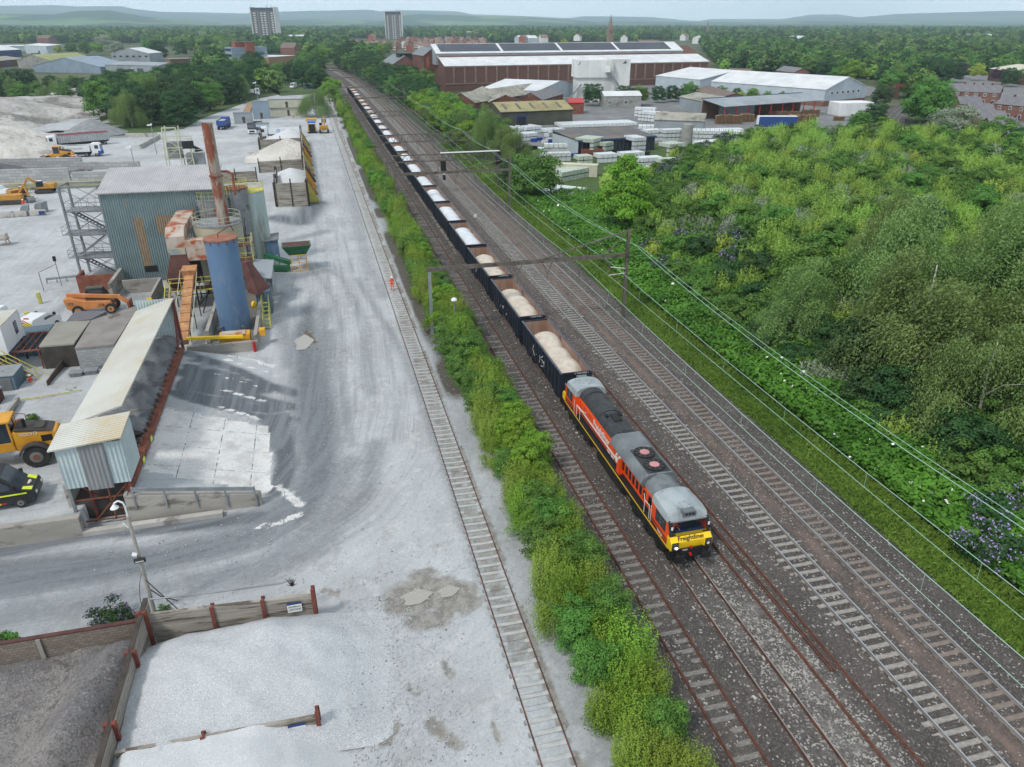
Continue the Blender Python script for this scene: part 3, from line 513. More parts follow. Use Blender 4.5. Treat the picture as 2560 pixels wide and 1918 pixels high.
# --- box wagons: 24 of them
M('wagon_navy', '1c2230', '262c3a', sc=.8, rough=.6, dirt='4b4540', dsc=.9, dth=(.58, .72)); M('wagon_inner', '8a6d5c', '9c8272', sc=1.2, rough=.9, dirt='6b5244', dsc=.6, str_=(1, 1, .3)); M('wagon_rim', '59606a', '474e58', rough=.5)
M('load_tan', 'cdc3b6', 'bbb1a4', sc=1.2, rough=.95, bump=.4, bsc=10); M('load_white', 'c6ced6', 'd4d9de', sc=.8, rough=.95, bump=.3, bsc=8)
def wagon_parts(root):
    L = 12.9; w = 1.34; zb, zt = 1.15, 3.3; b = MB('wagon_navy'); t = .06
    for sx in (-1, 1): b.box(*sorted((sx*w, sx*(w-t))), .3, L, zb, zt)
    for y in (.3, L-t): b.box(-w+t, w-t, y, y+t, zb, zt)
    b.box(-w, w, .3, L, zb-.1, zb-.002)
    for k in range(13):
        y = .45+k*(L-.6)/12
        for sx in (-1, 1): b.box(*sorted((sx*w, sx*(w+.09))), y-.05, y+.05, zb-.05, zt-.1)
    o = b.build('box_body', root, 0, 0)
    i = MB('wagon_inner')
    for sx in (-1, 1): i.box(*sorted((sx*(w-t-.002), sx*(w-t-.03))), .37, L-.07, zb, zt-.02)
    for y in (.37, L-.1): i.box(-w+t+.03, w-t-.03, y, y+.03, zb, zt-.02)
    i.build('inner_wall', root, 0, 0)
    r = MB('wagon_rim')
    for sx in (-1, 1): r.box(*sorted((sx*(w+.06), sx*(w-.1))), .24, L+.06, zt, zt+.09)
    for y in (.24, L-.08): r.m('wagon_navy').box(-w+.1, w-.1, y, y+.14, zt-.12, zt+.09)
    r.build('top_rim', root, 0, 0)
    for yc in (2.1, L-1.8):
        g = MB('underframe'); g.box(-1.15, -1.0, yc-1.3, yc+1.3, .4, .8).box(1.0, 1.15, yc-1.3, yc+1.3, .4, .8).box(-1, 1, yc-.3, yc+.3, .4, 1.0); g.m('steel')
        for dy in (-.9, .9):
            g.m('underframe')
            for sx in (-1, 1): g.cyl((sx*.7, yc+dy, .46), (sx*.82, yc+dy, .46), .46, n=14)
            g.m('steel')
            for sx in (-1, 1): g.cyl((sx*1.15, yc+dy, .46), (sx*1.2, yc+dy, .46), .17, n=8)
        g.build('bogie', root, 0, 0)
    c = MB('underframe'); c.box(-.35, .35, 0, .3, .7, 1.1).box(-.9, -.6, -.1, .3, .9, 1.2).box(.6, .9, -.1, .3, .9, 1.2).box(-.35, .35, L, L+.4, .7, 1.1).box(-1.25, 1.25, .3, .42, .8, 1.15); c.build('buffer_beam', root, 0, 0)
WR = thing('box_wagon', 'x', 'wagon', (19.4, 53.0, 0), 0, 'loaded box wagons of the stone train'); wagon_parts(WR)
def load_mesh(kind, seed):
    xs = np.linspace(-1.24, 1.24, 14); ys = np.linspace(.42, 12.8, 56); X, Y, Q = grid(xs, ys); r_ = np.random.default_rng(seed)
    hmp = np.zeros(X.shape); n = 3 if kind == 't' else 4
    for k in range(n):
        cy_ = 2.8+(9.4 if kind != 't' else 8.2)*(k+.5)/n+r_.uniform(-.3, .3)-.6; hmp = np.maximum(hmp, r_.uniform(1.5, 1.8)*np.clip(1-(((np.abs(Y-cy_)/2.6)**2.2+(np.abs(X-.12)/1.75)**2.4)), 0, 1)**.7)
    Z = np.maximum(1.75, 1.55+hmp+(vnoise(X, Y, .8, seed)-.5)*.16)
    return npmesh('stone_load', np.c_[X, Y, np.minimum(Z, 3.45)], Q, [MATS['load_tan' if kind == 't' else 'load_white']], parent=False, smooth=True)
LM = {('t', s): load_mesh('t', s) for s in range(3)}; LM.update({('w', s): load_mesh('w', s+5) for s in range(3)})
ordn = ['first', 'second', 'third', 'fourth', 'fifth', 'sixth', 'seventh', 'eighth', 'ninth', 'tenth', 'eleventh', 'twelfth', 'thirteenth', 'fourteenth', 'fifteenth', 'sixteenth', 'seventeenth', 'eighteenth', 'nineteenth', 'twentieth', 'twenty-first', 'twenty-second', 'twenty-third', 'twenty-fourth']
WL = []
for k in range(24):
    col = 't' if k < 3 or 14 < k < 24 and k % 4 else 'w'
    lb = 'navy box wagon of %s stone, %s wagon behind the locomotive' % ('tan' if col == 't' else 'white', ordn[k])
    if k == 23: lb = 'navy box wagon of white stone, last wagon of the train'
    y = 53.0+13.8*k; o = WR if k == 0 else dup(WR, (19.4-max(0, y-330)**2/7500, y, 0))
    o['label'] = lb
    l = bpy.data.objects.new('stone_load', LM[(col, k % 3)]); COL.objects.link(l); l.parent = o
    WL.append(o)
for k, o in enumerate(WL[:3]):
    if 1:
        text('5 7070 970%d 1' % (k+3), .22, 'white_paint', o, (.45, .225, 3.27), (R(90), 0, 0)); g = MB('white_paint')
        rr2 = random.Random(k+8)
        for q in range(10 if k == 0 else 4):
            yy = 5+rr2.random()*4; z0 = 1.6+rr2.random()*.9; g.beam((-1.44, yy, z0), (-1.44, yy+rr2.uniform(-.7, .7), z0+rr2.uniform(-.5, .7)), .012, .06)
        g.build('graffiti', o)
# hide nothing: KID bookkeeping of loads is not needed after this point
# ================================================================== VEGETATION
def leafmat(name, dark, light, tr=.3):
    m = bpy.data.materials.new(name); m.use_nodes = True; nt = m.node_tree; b = nt.nodes['Principled BSDF']; out = nt.nodes['Material Output']
    at = node(nt, 'ShaderNodeAttribute', attribute_name='tint'); oi = node(nt, 'ShaderNodeObjectInfo')
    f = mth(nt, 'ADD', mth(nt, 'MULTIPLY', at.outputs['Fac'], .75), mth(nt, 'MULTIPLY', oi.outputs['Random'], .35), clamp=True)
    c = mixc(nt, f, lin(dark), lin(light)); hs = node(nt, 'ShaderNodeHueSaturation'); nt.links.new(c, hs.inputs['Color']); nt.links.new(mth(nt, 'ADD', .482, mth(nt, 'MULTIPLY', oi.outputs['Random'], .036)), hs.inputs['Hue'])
    nt.links.new(hs.outputs[0], b.inputs['Base Color']); b.inputs['Roughness'].default_value = .55; b.inputs['Specular IOR Level'].default_value = .25
    t = node(nt, 'ShaderNodeBsdfTranslucent'); nt.links.new(hs.outputs[0], t.inputs[0]); mx_ = node(nt, 'ShaderNodeMixShader'); mx_.inputs[0].default_value = tr
    nt.links.new(b.outputs[0], mx_.inputs[1]); nt.links.new(t.outputs[0], mx_.inputs[2]); nt.links.new(mx_.outputs[0], out.inputs[0]); MATS[name] = m; return m
leafmat('leaf_mid', '305420', '719c45'); leafmat('leaf_bright', '3f6a1c', '8db43c'); leafmat('leaf_dark', '1e3a20', '456a38'); leafmat('leaf_birch', '3a5a2e', '8ca760'); leafmat('leaf_willow', '46702c', 'a6c65a')
leafmat('leaf_grey', '5a6f58', 'a9b49c'); leafmat('leaf_bramble', '2b5a1c', '6faa3c'); leafmat('leaf_purple', '3a2a38', '5a4252'); leafmat('grass_blade', '3d6020', '8aa347'); leafmat('leaf_yellow', '6c8a2a', 'b9c95c'); leafmat('leaf_hedge', '3d6620', '94b642'); leafmat('leaf_olive', '50702a', '9aac46')
M('flower_purple', '9482b4', 'a898c4', sc=8, rough=.8); M('flower_white', 'eef0ea', rough=.8); M('bark', '4a4238', '6b6256', sc=3, rough=.95, str_=(1, 1, .2)); M('bark_birch', 'cfccc4', 'a8a49a', sc=2, rough=.9, dirt='4a4640', dsc=2., dth=(.6, .66))
def quads(C, N, sz, asp=1., rot=None, r=rng):
    "leaf quads: centres, normals, sizes"
    n = len(C); N = N/np.maximum(np.linalg.norm(N, axis=1, keepdims=True), 1e-6); t = r.normal(size=(n, 3)) if rot is None else rot
    u = np.cross(N, t); u /= np.maximum(np.linalg.norm(u, axis=1, keepdims=True), 1e-6); v = np.cross(N, u); sz = np.broadcast_to(sz, (n,))[:, None]
    V = np.stack([C-u*sz*.5, C-v*sz*.5*asp, C+u*sz*.5, C+v*sz*.5*asp], 1).reshape(-1, 3); return V, np.arange(4*n).reshape(-1, 4)
def crown(kind, seed, h, r, n, ls, nc=26, base=.25):
    g = np.random.default_rng(seed)
    if kind in ('round', 'cone', 'bush', 'poplar'):
        zc = h*(base+1)/2; rz = h*(1-base)/2; zz = np.linspace(-.95, .97, nc); az = np.arange(nc)*2.39996+g.uniform(-.4, .4, nc); wr = np.where(zz < 0, np.sqrt(np.clip(1-np.abs(zz)**6, 0, 1)), np.sqrt(np.clip(1-np.abs(zz)**2.6, 0, 1))); d = np.stack([wr*np.cos(az), wr*np.sin(az), zz], -1); rad = g.uniform(.45, .9, nc)
        cc = d*rad[:, None]*np.array([r, r, rz])*g.uniform(.85, 1.1, (nc, 1)); cr = g.uniform(.24, .42, nc)*r
        if kind == 'cone': f = 1-.8*((cc[:, 2]/rz+1)/2); cc[:, :2] *= f[:, None]*1.3; cr *= (.5+.6*f)
        if kind == 'poplar': cr *= .9
        cc[:, 2] += zc; w = cr**2; ci = g.choice(nc, n, p=w/w.sum()); e = g.normal(size=(n, 3)); e /= np.linalg.norm(e, axis=1, keepdims=True); e[:, 2] = np.abs(e[:, 2])*.9-.35*g.random(n)
        q = g.random(n)**.45; C = cc[ci]+e*(q*cr[ci])[:, None]*np.array([1, 1, .8])
        out = C-np.array([0, 0, zc]); out /= np.linalg.norm(out, axis=1, keepdims=True)+1e-6; N = e*.8+out*.5+np.array([0, 0, .35])+g.normal(size=(n, 3))*.45
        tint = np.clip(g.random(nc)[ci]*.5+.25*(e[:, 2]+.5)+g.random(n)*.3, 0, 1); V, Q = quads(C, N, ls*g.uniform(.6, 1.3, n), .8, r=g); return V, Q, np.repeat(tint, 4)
    if kind == 'weep':
        ns = max(20, n//16); nb = 26; ba = g.uniform(0, 6.283, nb); br_ = r*np.sqrt(g.uniform(0, 1, nb)); bz = h*(1-.6*(br_/r)**1.5)*g.uniform(.7, 1.02, nb); bi = g.integers(0, nb, ns); bx = br_[bi]*np.cos(ba[bi])+g.normal(size=ns)*r*.17; by = br_[bi]*np.sin(ba[bi])+g.normal(size=ns)*r*.17; az = np.arctan2(by, bx); rr_ = np.hypot(bx, by); z0 = bz[bi]-.6*((bx-br_[bi]*np.cos(ba[bi]))**2+(by-br_[bi]*np.sin(ba[bi]))**2)/(r*.13)**2*.12*h/6; L = np.minimum(z0*.85, g.uniform(2.2, 5.2, ns)*h/11); k = n//ns
        t = np.tile(np.linspace(0, 1, k), (ns, 1)); x = (rr_*np.cos(az))[:, None]*(1+.12*t)+g.normal(size=(ns, k))*.1; y = (rr_*np.sin(az))[:, None]*(1+.12*t)+g.normal(size=(ns, k))*.1; z = z0[:, None]-t*L[:, None]+.25*np.sin(t*2)
        sway = 1.1*t**1.3; C = np.stack([x+sway*.6, y, z], -1).reshape(-1, 3); m_ = len(C); N = np.stack([x, y, np.full(x.shape, .8)], -1).reshape(-1, 3)/r+g.normal(size=(m_, 3))*.55
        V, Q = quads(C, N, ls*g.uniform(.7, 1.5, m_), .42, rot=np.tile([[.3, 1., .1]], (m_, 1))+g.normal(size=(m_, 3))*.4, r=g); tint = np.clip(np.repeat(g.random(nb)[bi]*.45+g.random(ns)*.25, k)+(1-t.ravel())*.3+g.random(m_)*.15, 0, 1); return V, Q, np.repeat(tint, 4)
    # upright shoots
    ns = max(10, n//22); k = n//ns; az = g.uniform(0, 6.283, ns); b0 = r*.75*np.sqrt(g.random(ns)); hh = h*g.uniform(.5, 1.12, ns)*(1-.35*(b0/r)**2); lean = .35*b0/r; t = np.tile(np.linspace(.12, 1, k), (ns, 1))
    w = (1-t)*.3*r*.42+.035; x = (b0*np.cos(az))[:, None]*(1+lean[:, None]*t)+g.normal(size=(ns, k))*w; y = (b0*np.sin(az))[:, None]*(1+lean[:, None]*t)+g.normal(size=(ns, k))*w; z = hh[:, None]*t; C = np.stack([x, y, z], -1).reshape(-1, 3); m_ = len(C)
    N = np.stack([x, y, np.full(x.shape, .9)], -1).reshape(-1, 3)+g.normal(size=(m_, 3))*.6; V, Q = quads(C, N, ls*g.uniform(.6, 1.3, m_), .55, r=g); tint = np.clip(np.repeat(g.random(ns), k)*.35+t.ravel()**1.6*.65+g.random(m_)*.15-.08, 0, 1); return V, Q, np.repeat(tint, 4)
def crownmesh(nm, kind, seed, h, r, n, ls, mat, flowers=None, **kw):
    V, Q, t = crown(kind, seed, h, r, n, ls, **kw); ms = [MATS[mat]]; mi = np.zeros(len(Q))
    if flowers:
        g = np.random.default_rng(seed+99); c = V.reshape(-1, 4, 3).mean(1); ok = np.argsort(-(c[:, 2]/h+np.hypot(c[:, 0], c[:, 1])/r+g.random(len(c))*.6))[:len(c)//3]; ix = g.choice(ok, flowers[1]); C = np.repeat(c[ix], 3, 0)+g.normal(size=(flowers[1]*3, 3))*np.array([.07, .07, .12]); Vf, Qf = quads(C, g.normal(size=C.shape), ls*flowers[2], .5, r=g)
        V = np.r_[V, Vf]; Q = np.r_[Q, Qf+len(t)]; mi = np.r_[mi, np.ones(len(Qf))]; t = np.r_[t, np.zeros(len(Vf))]; ms.append(MATS[flowers[0]])
    return npmesh(nm, V, Q, ms, parent=False, mi=mi, attrs={'tint': t})
def trunkmesh(h, r, seed, mat='bark', limbs=6, top=.75):
    g = random.Random(seed); b = MB(mat); pts = [(0, 0, -.6)]; x = y = 0
    for k in range(1, 5): x += g.uniform(-.12, .12)*h*.1; y += g.uniform(-.12, .12)*h*.1; pts.append((x, y, h*top*k/4))
    for i, (p, q) in enumerate(zip(pts, pts[1:])): b.cyl(p, q, r*(1-.2*i), r*(.8-.2*i), n=7, cap=False)
    for k in range(limbs):
        i = g.randint(1, 3); p = pts[i]; a = g.uniform(0, 6.28); l = h*g.uniform(.16, .3); m = (p[0]+math.cos(a)*l*.5, p[1]+math.sin(a)*l*.5, p[2]+l*.6); q = (p[0]+math.cos(a)*l, p[1]+math.sin(a)*l, p[2]+l*.9); b.cyl(p, m, r*.4, r*.25, n=5, cap=False); b.cyl(m, q, r*.25, r*.06, n=5, cap=False)
    me = b.build('trunk', smooth=60); m_ = me.data; bpy.data.objects.remove(me); return m_
def plant(label, cat, name, loc, crownme, trunkme=None, sc=1., rz=None, group=None, zs=1.):
    rz = random.uniform(0, 6.28) if rz is None else rz
    if trunkme is None:
        o = link(name, crownme)
    else:
        o = link(name, None); o.empty_display_size = .3
        c = link('crown', crownme, o); t = link('trunk', trunkme, o)
    o.location = loc; o.rotation_euler = (0, 0, rz); o.scale = (sc, sc, sc*zs); return tag(o, label, cat, group)
# where a plant stands, told by the nearest landmark (used for labels)
def where(x, y, L):
    return min(L, key=lambda e: (e[0]-x)**2+(e[1]-y)**2)[2]
# ---- hedge of young trees between the siding and the tracks
TR = {k: trunkmesh(h, r, s, m) for k, (h, r, s, m) in {'s1': (3, .05, 1, 'bark'), 's2': (3.4, .06, 2, 'bark'), 'm1': (9, .22, 3, 'bark'), 'm2': (10, .25, 4, 'bark'), 'b1': (12, .17, 5, 'bark_birch'), 'b2': (11, .15, 6, 'bark_birch')}.items()}
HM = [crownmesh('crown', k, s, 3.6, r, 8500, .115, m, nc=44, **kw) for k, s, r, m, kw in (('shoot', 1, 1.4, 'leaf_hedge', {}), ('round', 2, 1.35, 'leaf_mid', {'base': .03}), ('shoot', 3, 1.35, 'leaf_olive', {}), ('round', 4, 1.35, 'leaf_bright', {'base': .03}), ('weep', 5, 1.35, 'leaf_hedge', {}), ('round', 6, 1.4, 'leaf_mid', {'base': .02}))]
y = 15.; k = 0; r_ = random.Random(11); side = 0
hue = ['yellow green', 'mid green', 'olive tinged', 'bright green', 'feathery green', 'deep green']
while y < 356:
    near = y < 32; i = r_.choice([0, 1, 2, 3, 4, 5] if not (y < 24) else [0, 2, 0, 1]); sc = r_.uniform(.72, .98)*(1.15 if y > 24 else .95)
    x = (10.9, 12.9, 11.9)[k % 3]+r_.uniform(-.25, .25)-(0.3 if near else 0); side = x < 12
    ordw = 'nearest the camera' if y < 22 else ('by the locomotive front' if y < 40 else ('by the locomotive middle' if y < 48 else ('by the locomotive rear' if y < 54 else ('by the %s wagon' % ordn[min(23, int((y-53)/13.8))] if y < 384 else 'past the train'))))
    plant('%s young tree, %s side of the hedge, %s' % (hue[i], 'siding' if side else 'track', ordw), 'tree', 'hedge_tree', (x, y, -.1), HM[i], TR['s1' if i % 2 else 's2'], sc, group='young trees of the lineside hedge', zs=r_.uniform(.85, 1.15))
    y += r_.uniform(.72, .9)*(1 if y < 90 else 1.5 if y < 180 else 2.4); k += 1
# ---- grass verge, bramble bank and scrub mound on the right
def scatter(name, pts_n, region, hfun, ls, mat, seed, up=1.2, asp=.6, flowers=0, vert=False, zoff=.0, thick=.5):
    g = np.random.default_rng(seed); P = region(g, pts_n); n = len(P); z = hfun(P[:, 0], P[:, 1])+zoff+g.random(n)*thick; C = np.c_[P, z]; N = g.normal(size=(n, 3))*.6+np.array([-.1, -.2, up])
    if vert: N = g.normal(size=(n, 3))*np.array([1, 1, .15])
    dist = np.hypot(P[:, 0], P[:, 1]); sz = ls*(1+dist/160)*g.uniform(.6, 1.4, n); V, Q = quads(C, N, sz, asp, r=g); t = np.clip(vnoise(P[:, 0], P[:, 1], 3, seed)*1.1-.25+g.random(n)*.4, 0, 1); ms = [MATS[mat]]; mi = np.zeros(n)
    if flowers: mi[g.choice(n, flowers, replace=False)] = 1; ms.append(MATS['flower_white'])
    return npmesh(name, V, Q, ms, mi=mi, attrs={'tint': np.repeat(t, 4)})
MP = [(41, 10), (40, 60), (42, 88), (52, 120), (66, 146), (88, 172), (120, 186), (168, 178), (190, 110), (150, 30), (100, 5)]
def mound(x, y):
    x = np.asarray(x, float); y = np.asarray(y, float); ins = inpoly(x, y, MP); d = seg_d(x, y, MP+MP[:1]); b = .9*sm((x-36.5)/3)*sm((130-y)/30)*(y > 0)*np.where(x < 60, 1, 0)
    return np.where(ins, 4.6*sm(d/16), 0)+np.where(ins, np.maximum(0, b), b*np.exp(-(d/6)**2))+(vnoise(x, y, 11, 4)-.5)*np.where(ins, 1.2, .25)
xs = np.arange(33.5, 200, 1.3); ys = np.arange(6, 204, 1.6); X, Y, Q = grid(xs, ys); Z = mound(X, Y)-.22; edge = sm((X-33.5)/1.2); Z = Z*edge-.24*(1-edge)-.4*sm((Y-196)/8)
M('scrub_soil', '3d5228', '4c6430', sc=.8, rough=1., dirt='4b4a36', dsc=.5)
tag(npmesh('scrub_mound', np.c_[X, Y, Z], Q, [MATS['scrub_soil']], smooth=True), kind='structure')
def reg_verge(g, n): y = 15*(14.)**g.random(n); return np.c_[33.35+g.random(n)*4.3, y]
tag(scatter('verge_grass', 60000, reg_verge, lambda x, y: mound(x, y)*0-.15+.1*(x-34), .24, 'grass_blade', 3, vert=True, asp=.35, thick=.25), 'rough green grass verge along the foot of the bank', 'grass', kind='stuff')
def reg_br(g, n): y = 16*(8.5)**g.random(n); return np.c_[36.2+g.random(n)*(7.+.05*y), y]
def brh(x, y): return mound(x, y)+.35+.9*vnoise(x, y, 2.6, 8)
tag(scatter('bramble_bank', 90000, reg_br, brh, .24, 'leaf_bramble', 5, flowers=480, thick=.75, asp=.75), 'bright green brambles with small white flowers covering the bank', 'ground cover', kind='stuff')
def reg_m(g, n): d = 30*(7.2)**g.random(n); a = g.uniform(.12, .98, n); return np.c_[d*np.sin(a+.12), d*np.cos(a+.12)]
def reg_m2(g, n): P = reg_m(g, n); return P[inpoly(P[:, 0], P[:, 1], MP)]
tag(scatter('mound_undergrowth', 200000, reg_m2, lambda x, y: mound(x, y)+.3+1.5*vnoise(x, y, 3.0, 9), .26, 'leaf_mid', 6, thick=.9, asp=.7), 'dark low undergrowth filling the gaps between the shrubs on the mound', 'ground cover', kind='stuff')
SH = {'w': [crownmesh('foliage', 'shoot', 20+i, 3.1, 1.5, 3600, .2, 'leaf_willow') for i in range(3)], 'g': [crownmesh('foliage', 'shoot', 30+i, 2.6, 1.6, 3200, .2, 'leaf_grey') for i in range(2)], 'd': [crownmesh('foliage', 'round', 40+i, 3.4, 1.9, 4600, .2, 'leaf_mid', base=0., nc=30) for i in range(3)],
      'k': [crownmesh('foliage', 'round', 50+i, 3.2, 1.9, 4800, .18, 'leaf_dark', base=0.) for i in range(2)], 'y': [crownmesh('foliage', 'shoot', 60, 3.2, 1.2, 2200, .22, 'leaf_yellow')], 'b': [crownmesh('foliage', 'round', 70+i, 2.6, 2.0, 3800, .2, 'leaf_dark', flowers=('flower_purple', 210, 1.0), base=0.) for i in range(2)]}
SN = {'w': ('willow_shrub', 'yellow green willow shrub'), 'g': ('grey_shrub', 'grey leaved shrub'), 'd': ('bushy_shrub', 'mid green bushy shrub'), 'k': ('bushy_shrub', 'dark green bushy shrub'), 'y': ('willow_shrub', 'tall yellowish willow shrub'), 'b': ('flowering_shrub', 'shrub with purple flower spikes')}
r_ = random.Random(5); pts = []; tries = 0
def inP(x, y, P): return bool(inpoly(np.array([x]), np.array([y]), P)[0])
while len(pts) < 560 and tries < 60000:
    tries += 1; d = 34*(6.2)**r_.random(); a = r_.uniform(.3, 1.12); x, y = d*math.sin(a), d*math.cos(a)
    px = CX_+F_*(x*cp-y*sp)/((x*sp+y*cp)*ct+(CAMH-4)*st)
    if px > 2640 or not inP(x, y, MP): continue
    ms = 1.35+.0135*d
    if any((x-q[0])**2+(y-q[1])**2 < ms*ms for q in pts): continue
    pts.append((x, y))
def side_of(x, y): return ('above the brambles' if x < 52 else 'in the middle of the mound' if y < 130 and x < 100 else 'on the far right of the mound' if x > 115 else 'by the far edge of the mound')
for x, y in pts:
    top = float(mound(x, y)) > 3.8; n_ = float(vnoise(x, y, 16, 6)); u = r_.random()
    kd = ('w' if u < .6 else 'g' if u < .70 else 'd' if u < .96 else 'y') if (top and y > 62) else ('d' if u < .38 else 'k' if u < .62 else 'g' if u < .76 else 'b' if u < .84 else 'y' if u < .88 else 'w')
    s = r_.uniform(.75, 1.15)*(1+.0016*math.hypot(x, y)); nm, lb = SN[kd]
    plant('%s %s %s' % ('tall' if s > 1.05 else 'low' if s < .85 else 'middling', lb, side_of(x, y)), 'shrub', nm, (x, y, float(mound(x, y))-.25), r_.choice(SH[kd]), None, s, group='%ss on the scrub mound' % lb.split(' with')[0])
for x, y, s in ((37.6, 27.2, 1.05), (39.4, 29.5, 1.15), (41.8, 30.6, 1.2), (38.6, 24.5, 1.), (41, 26, 1.1)):
    plant('buddleia bush covered in lilac flower spikes at the foot of the bank', 'shrub', 'flowering_shrub', (x, y, .1), SH['b'][int(x) % 2], None, s, group='buddleia bushes at the near end of the bank')
# ---- single trees
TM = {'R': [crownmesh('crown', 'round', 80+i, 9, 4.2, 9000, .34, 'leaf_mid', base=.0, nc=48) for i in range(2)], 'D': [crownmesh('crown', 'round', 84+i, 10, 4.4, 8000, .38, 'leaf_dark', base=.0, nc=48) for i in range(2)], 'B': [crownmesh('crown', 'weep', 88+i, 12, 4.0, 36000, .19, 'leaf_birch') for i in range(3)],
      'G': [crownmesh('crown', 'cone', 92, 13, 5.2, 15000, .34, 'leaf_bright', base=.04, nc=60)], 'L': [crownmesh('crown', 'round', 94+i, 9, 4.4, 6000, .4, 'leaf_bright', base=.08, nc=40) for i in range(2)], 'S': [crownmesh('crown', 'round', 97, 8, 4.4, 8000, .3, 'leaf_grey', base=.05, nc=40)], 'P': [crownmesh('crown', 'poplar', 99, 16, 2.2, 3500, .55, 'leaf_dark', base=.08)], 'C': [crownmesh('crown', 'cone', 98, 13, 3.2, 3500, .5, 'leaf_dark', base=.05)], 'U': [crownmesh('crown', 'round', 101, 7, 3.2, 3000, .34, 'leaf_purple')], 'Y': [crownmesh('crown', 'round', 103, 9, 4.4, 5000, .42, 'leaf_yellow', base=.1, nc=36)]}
H0 = {'R': 9, 'D': 10, 'B': 12, 'G': 13, 'L': 9, 'S': 8, 'P': 16, 'C': 13, 'U': 7, 'Y': 9}
TN = {'R': ('round_tree', 'mid green round tree'), 'D': ('dark_tree', 'dark green round tree'), 'B': ('birch_tree', 'weeping birch tree'), 'G': ('maple_tree', 'tall bright green tree with pointed crown'), 'L': ('leafy_tree', 'bright green leafy tree'), 'S': ('willow_tree', 'silvery willow tree'), 'P': ('poplar_tree', 'tall narrow poplar tree'), 'C': ('conifer_tree', 'dark pointed conifer tree'), 'U': ('purple_tree', 'purple leaved tree'), 'Y': ('leafy_tree', 'yellow green leafy tree')}
def tree(kd, x, y, h, at_, z=0., wide=1., group=None, label=None, far=False):
    nm, lb = TN[kd]; s = h/H0[kd]; o = plant(label or '%s %s' % (lb, at_), 'tree', nm, (x, y, z-.1), random.choice(TM[kd]), None if far else TR['b1' if kd == 'B' else 'm1' if random.random() < .5 else 'm2'], s*wide, group=group, zs=1/wide*random.uniform(.95, 1.05)); return o
def treep(kd, px, py, pyt, at_, z=0., wide=1., **k):
    x, y = A(px, py, z); return tree(kd, x, y, max(3, HT(x, y, pyt)-z), at_, z, wide, **k)
treep('G', 1560, 592, 352, 'in front of the stacked white tanks', wide=.92)
treep('R', 1338, 502, 362, 'beside the tall mast next to the flat white roof', wide=1.15); treep('D', 1290, 478, 385, 'behind the mast, left of the round lineside tree', wide=1.2)
for i, (px, py, pt, kd) in enumerate([(1215, 392, 250, 'B'), (1258, 408, 285, 'B'), (1160, 372, 262, 'B'), (1290, 415, 300, 'B'), (1120, 340, 255, 'R'), (1185, 350, 300, 'L')]): treep(kd, px, py, pt, ['at the fence of the tank yard, tallest of the group', 'at the right end of the birch row', 'left of the tallest birch by the tank yard', 'next to the heap of drums', 'at the left of the birch row', 'low in front of the birches'][i])
for i, (x, y, h, kd, zz) in enumerate([(47, 46, 14.5, 'B', 1.5), (54, 41, 14, 'B', 2), (52, 55, 14, 'B', 3), (46, 38, 11, 'B', 1), (60, 50, 15, 'B', 3), (44, 58, 9.5, 'B', 1), (60, 66, 11, 'B', 4), (50.5, 34.5, 12.5, 'B', 1), (56, 33, 13, 'B', 2), (48, 62, 7.5, 'R', 3), (45, 50, 6.5, 'D', 1.3), (43.5, 43, 5.5, 'D', .8), (42.6, 36, 5., 'D', .8), (66, 58, 12, 'B', 4), (69, 74, 7.5, 'D', 4)]):
    tree(kd, x, y, h, ['in the middle of the birch clump at the right', 'at the right edge of the photo', 'at the back of the birch clump', 'at the front of the birch clump', 'tallest at the right of the clump', 'leaning over the brambles, left of the clump', 'behind the clump on the mound', 'nearest the lilac bushes', 'in the right corner of the clump', 'low and left behind the birches', 'under the leaning birch', 'between birches and brambles', 'in the shade behind the lilac bushes', 'at the far right of the birches', 'rising from the shrubs behind the birches'][i], zz, wide=1.18)
lm = [(40, 195, 'beside the thirteenth wagon'), (40, 230, 'beside the brick gabled sheds'), (40, 265, 'along the line before the long works wall'), (40, 300, 'along the line below the brick works gable'), (40, 340, 'beyond the end of the long train'), (40, 400, 'at the far bend of the railway'), (45, 470, 'far along the right of the railway'), (45, 560, 'in the distance right of the railway')]
y = 196.; k = 0
while y < 620:
    for x in ((39, 45) if y < 350 else (35, 43, 52)):
        kd = r_.choice('LLRRDL' if y < 300 else 'DDRDRD'); xx = x+r_.uniform(-1.5, 1.5)-max(0, y-330)**2/7500; h = r_.uniform(7, 10.5) if y < 350 else r_.uniform(9, 13)
        tree(kd, xx, y+r_.uniform(-3, 3), h, where(xx, y, lm)+', %s row' % ('front' if x < 42 else 'back'), group='lineside trees right of the railway')
    y += r_.uniform(6.5, 8.5) if y < 350 else 11
lm = [(3, 300, 'by the end of the hedge'), (2, 345, 'beside the far siding'), (0, 400, 'left of the railway where the yard ends'), (-8, 470, 'left of the railway in the distance')]
treep('B', 790, 292, 200, 'standing between the cabins and the siding', wide=1.2)
for x, y, h, kd in [(8, 345, 8, 'L'), (11, 372, 8, 'L'), (4, 392, 12, 'D'), (-3, 432, 13, 'D'), (4, 428, 12, 'R'), (-9, 450, 12, 'D'), (5, 470, 13, 'D'), (-15, 462, 11, 'R'), (-2, 490, 13, 'R'), (8, 400, 9, 'R'), (-28, 462, 14, 'D'), (-36, 455, 14, 'R'), (-44, 450, 13, 'D'), (6, 510, 12, 'D'), (-24, 480, 12, 'R')]: tree(kd, x, y, h, where(x, y, lm)+(', tallest' if h > 13 else ''), group='trees at the far end of the yard')
CLP = [A(*p) for p in ((268, 335), (345, 330), (455, 318), (500, 292), (590, 262), (640, 246), (600, 222), (480, 222), (300, 245), (250, 268))]
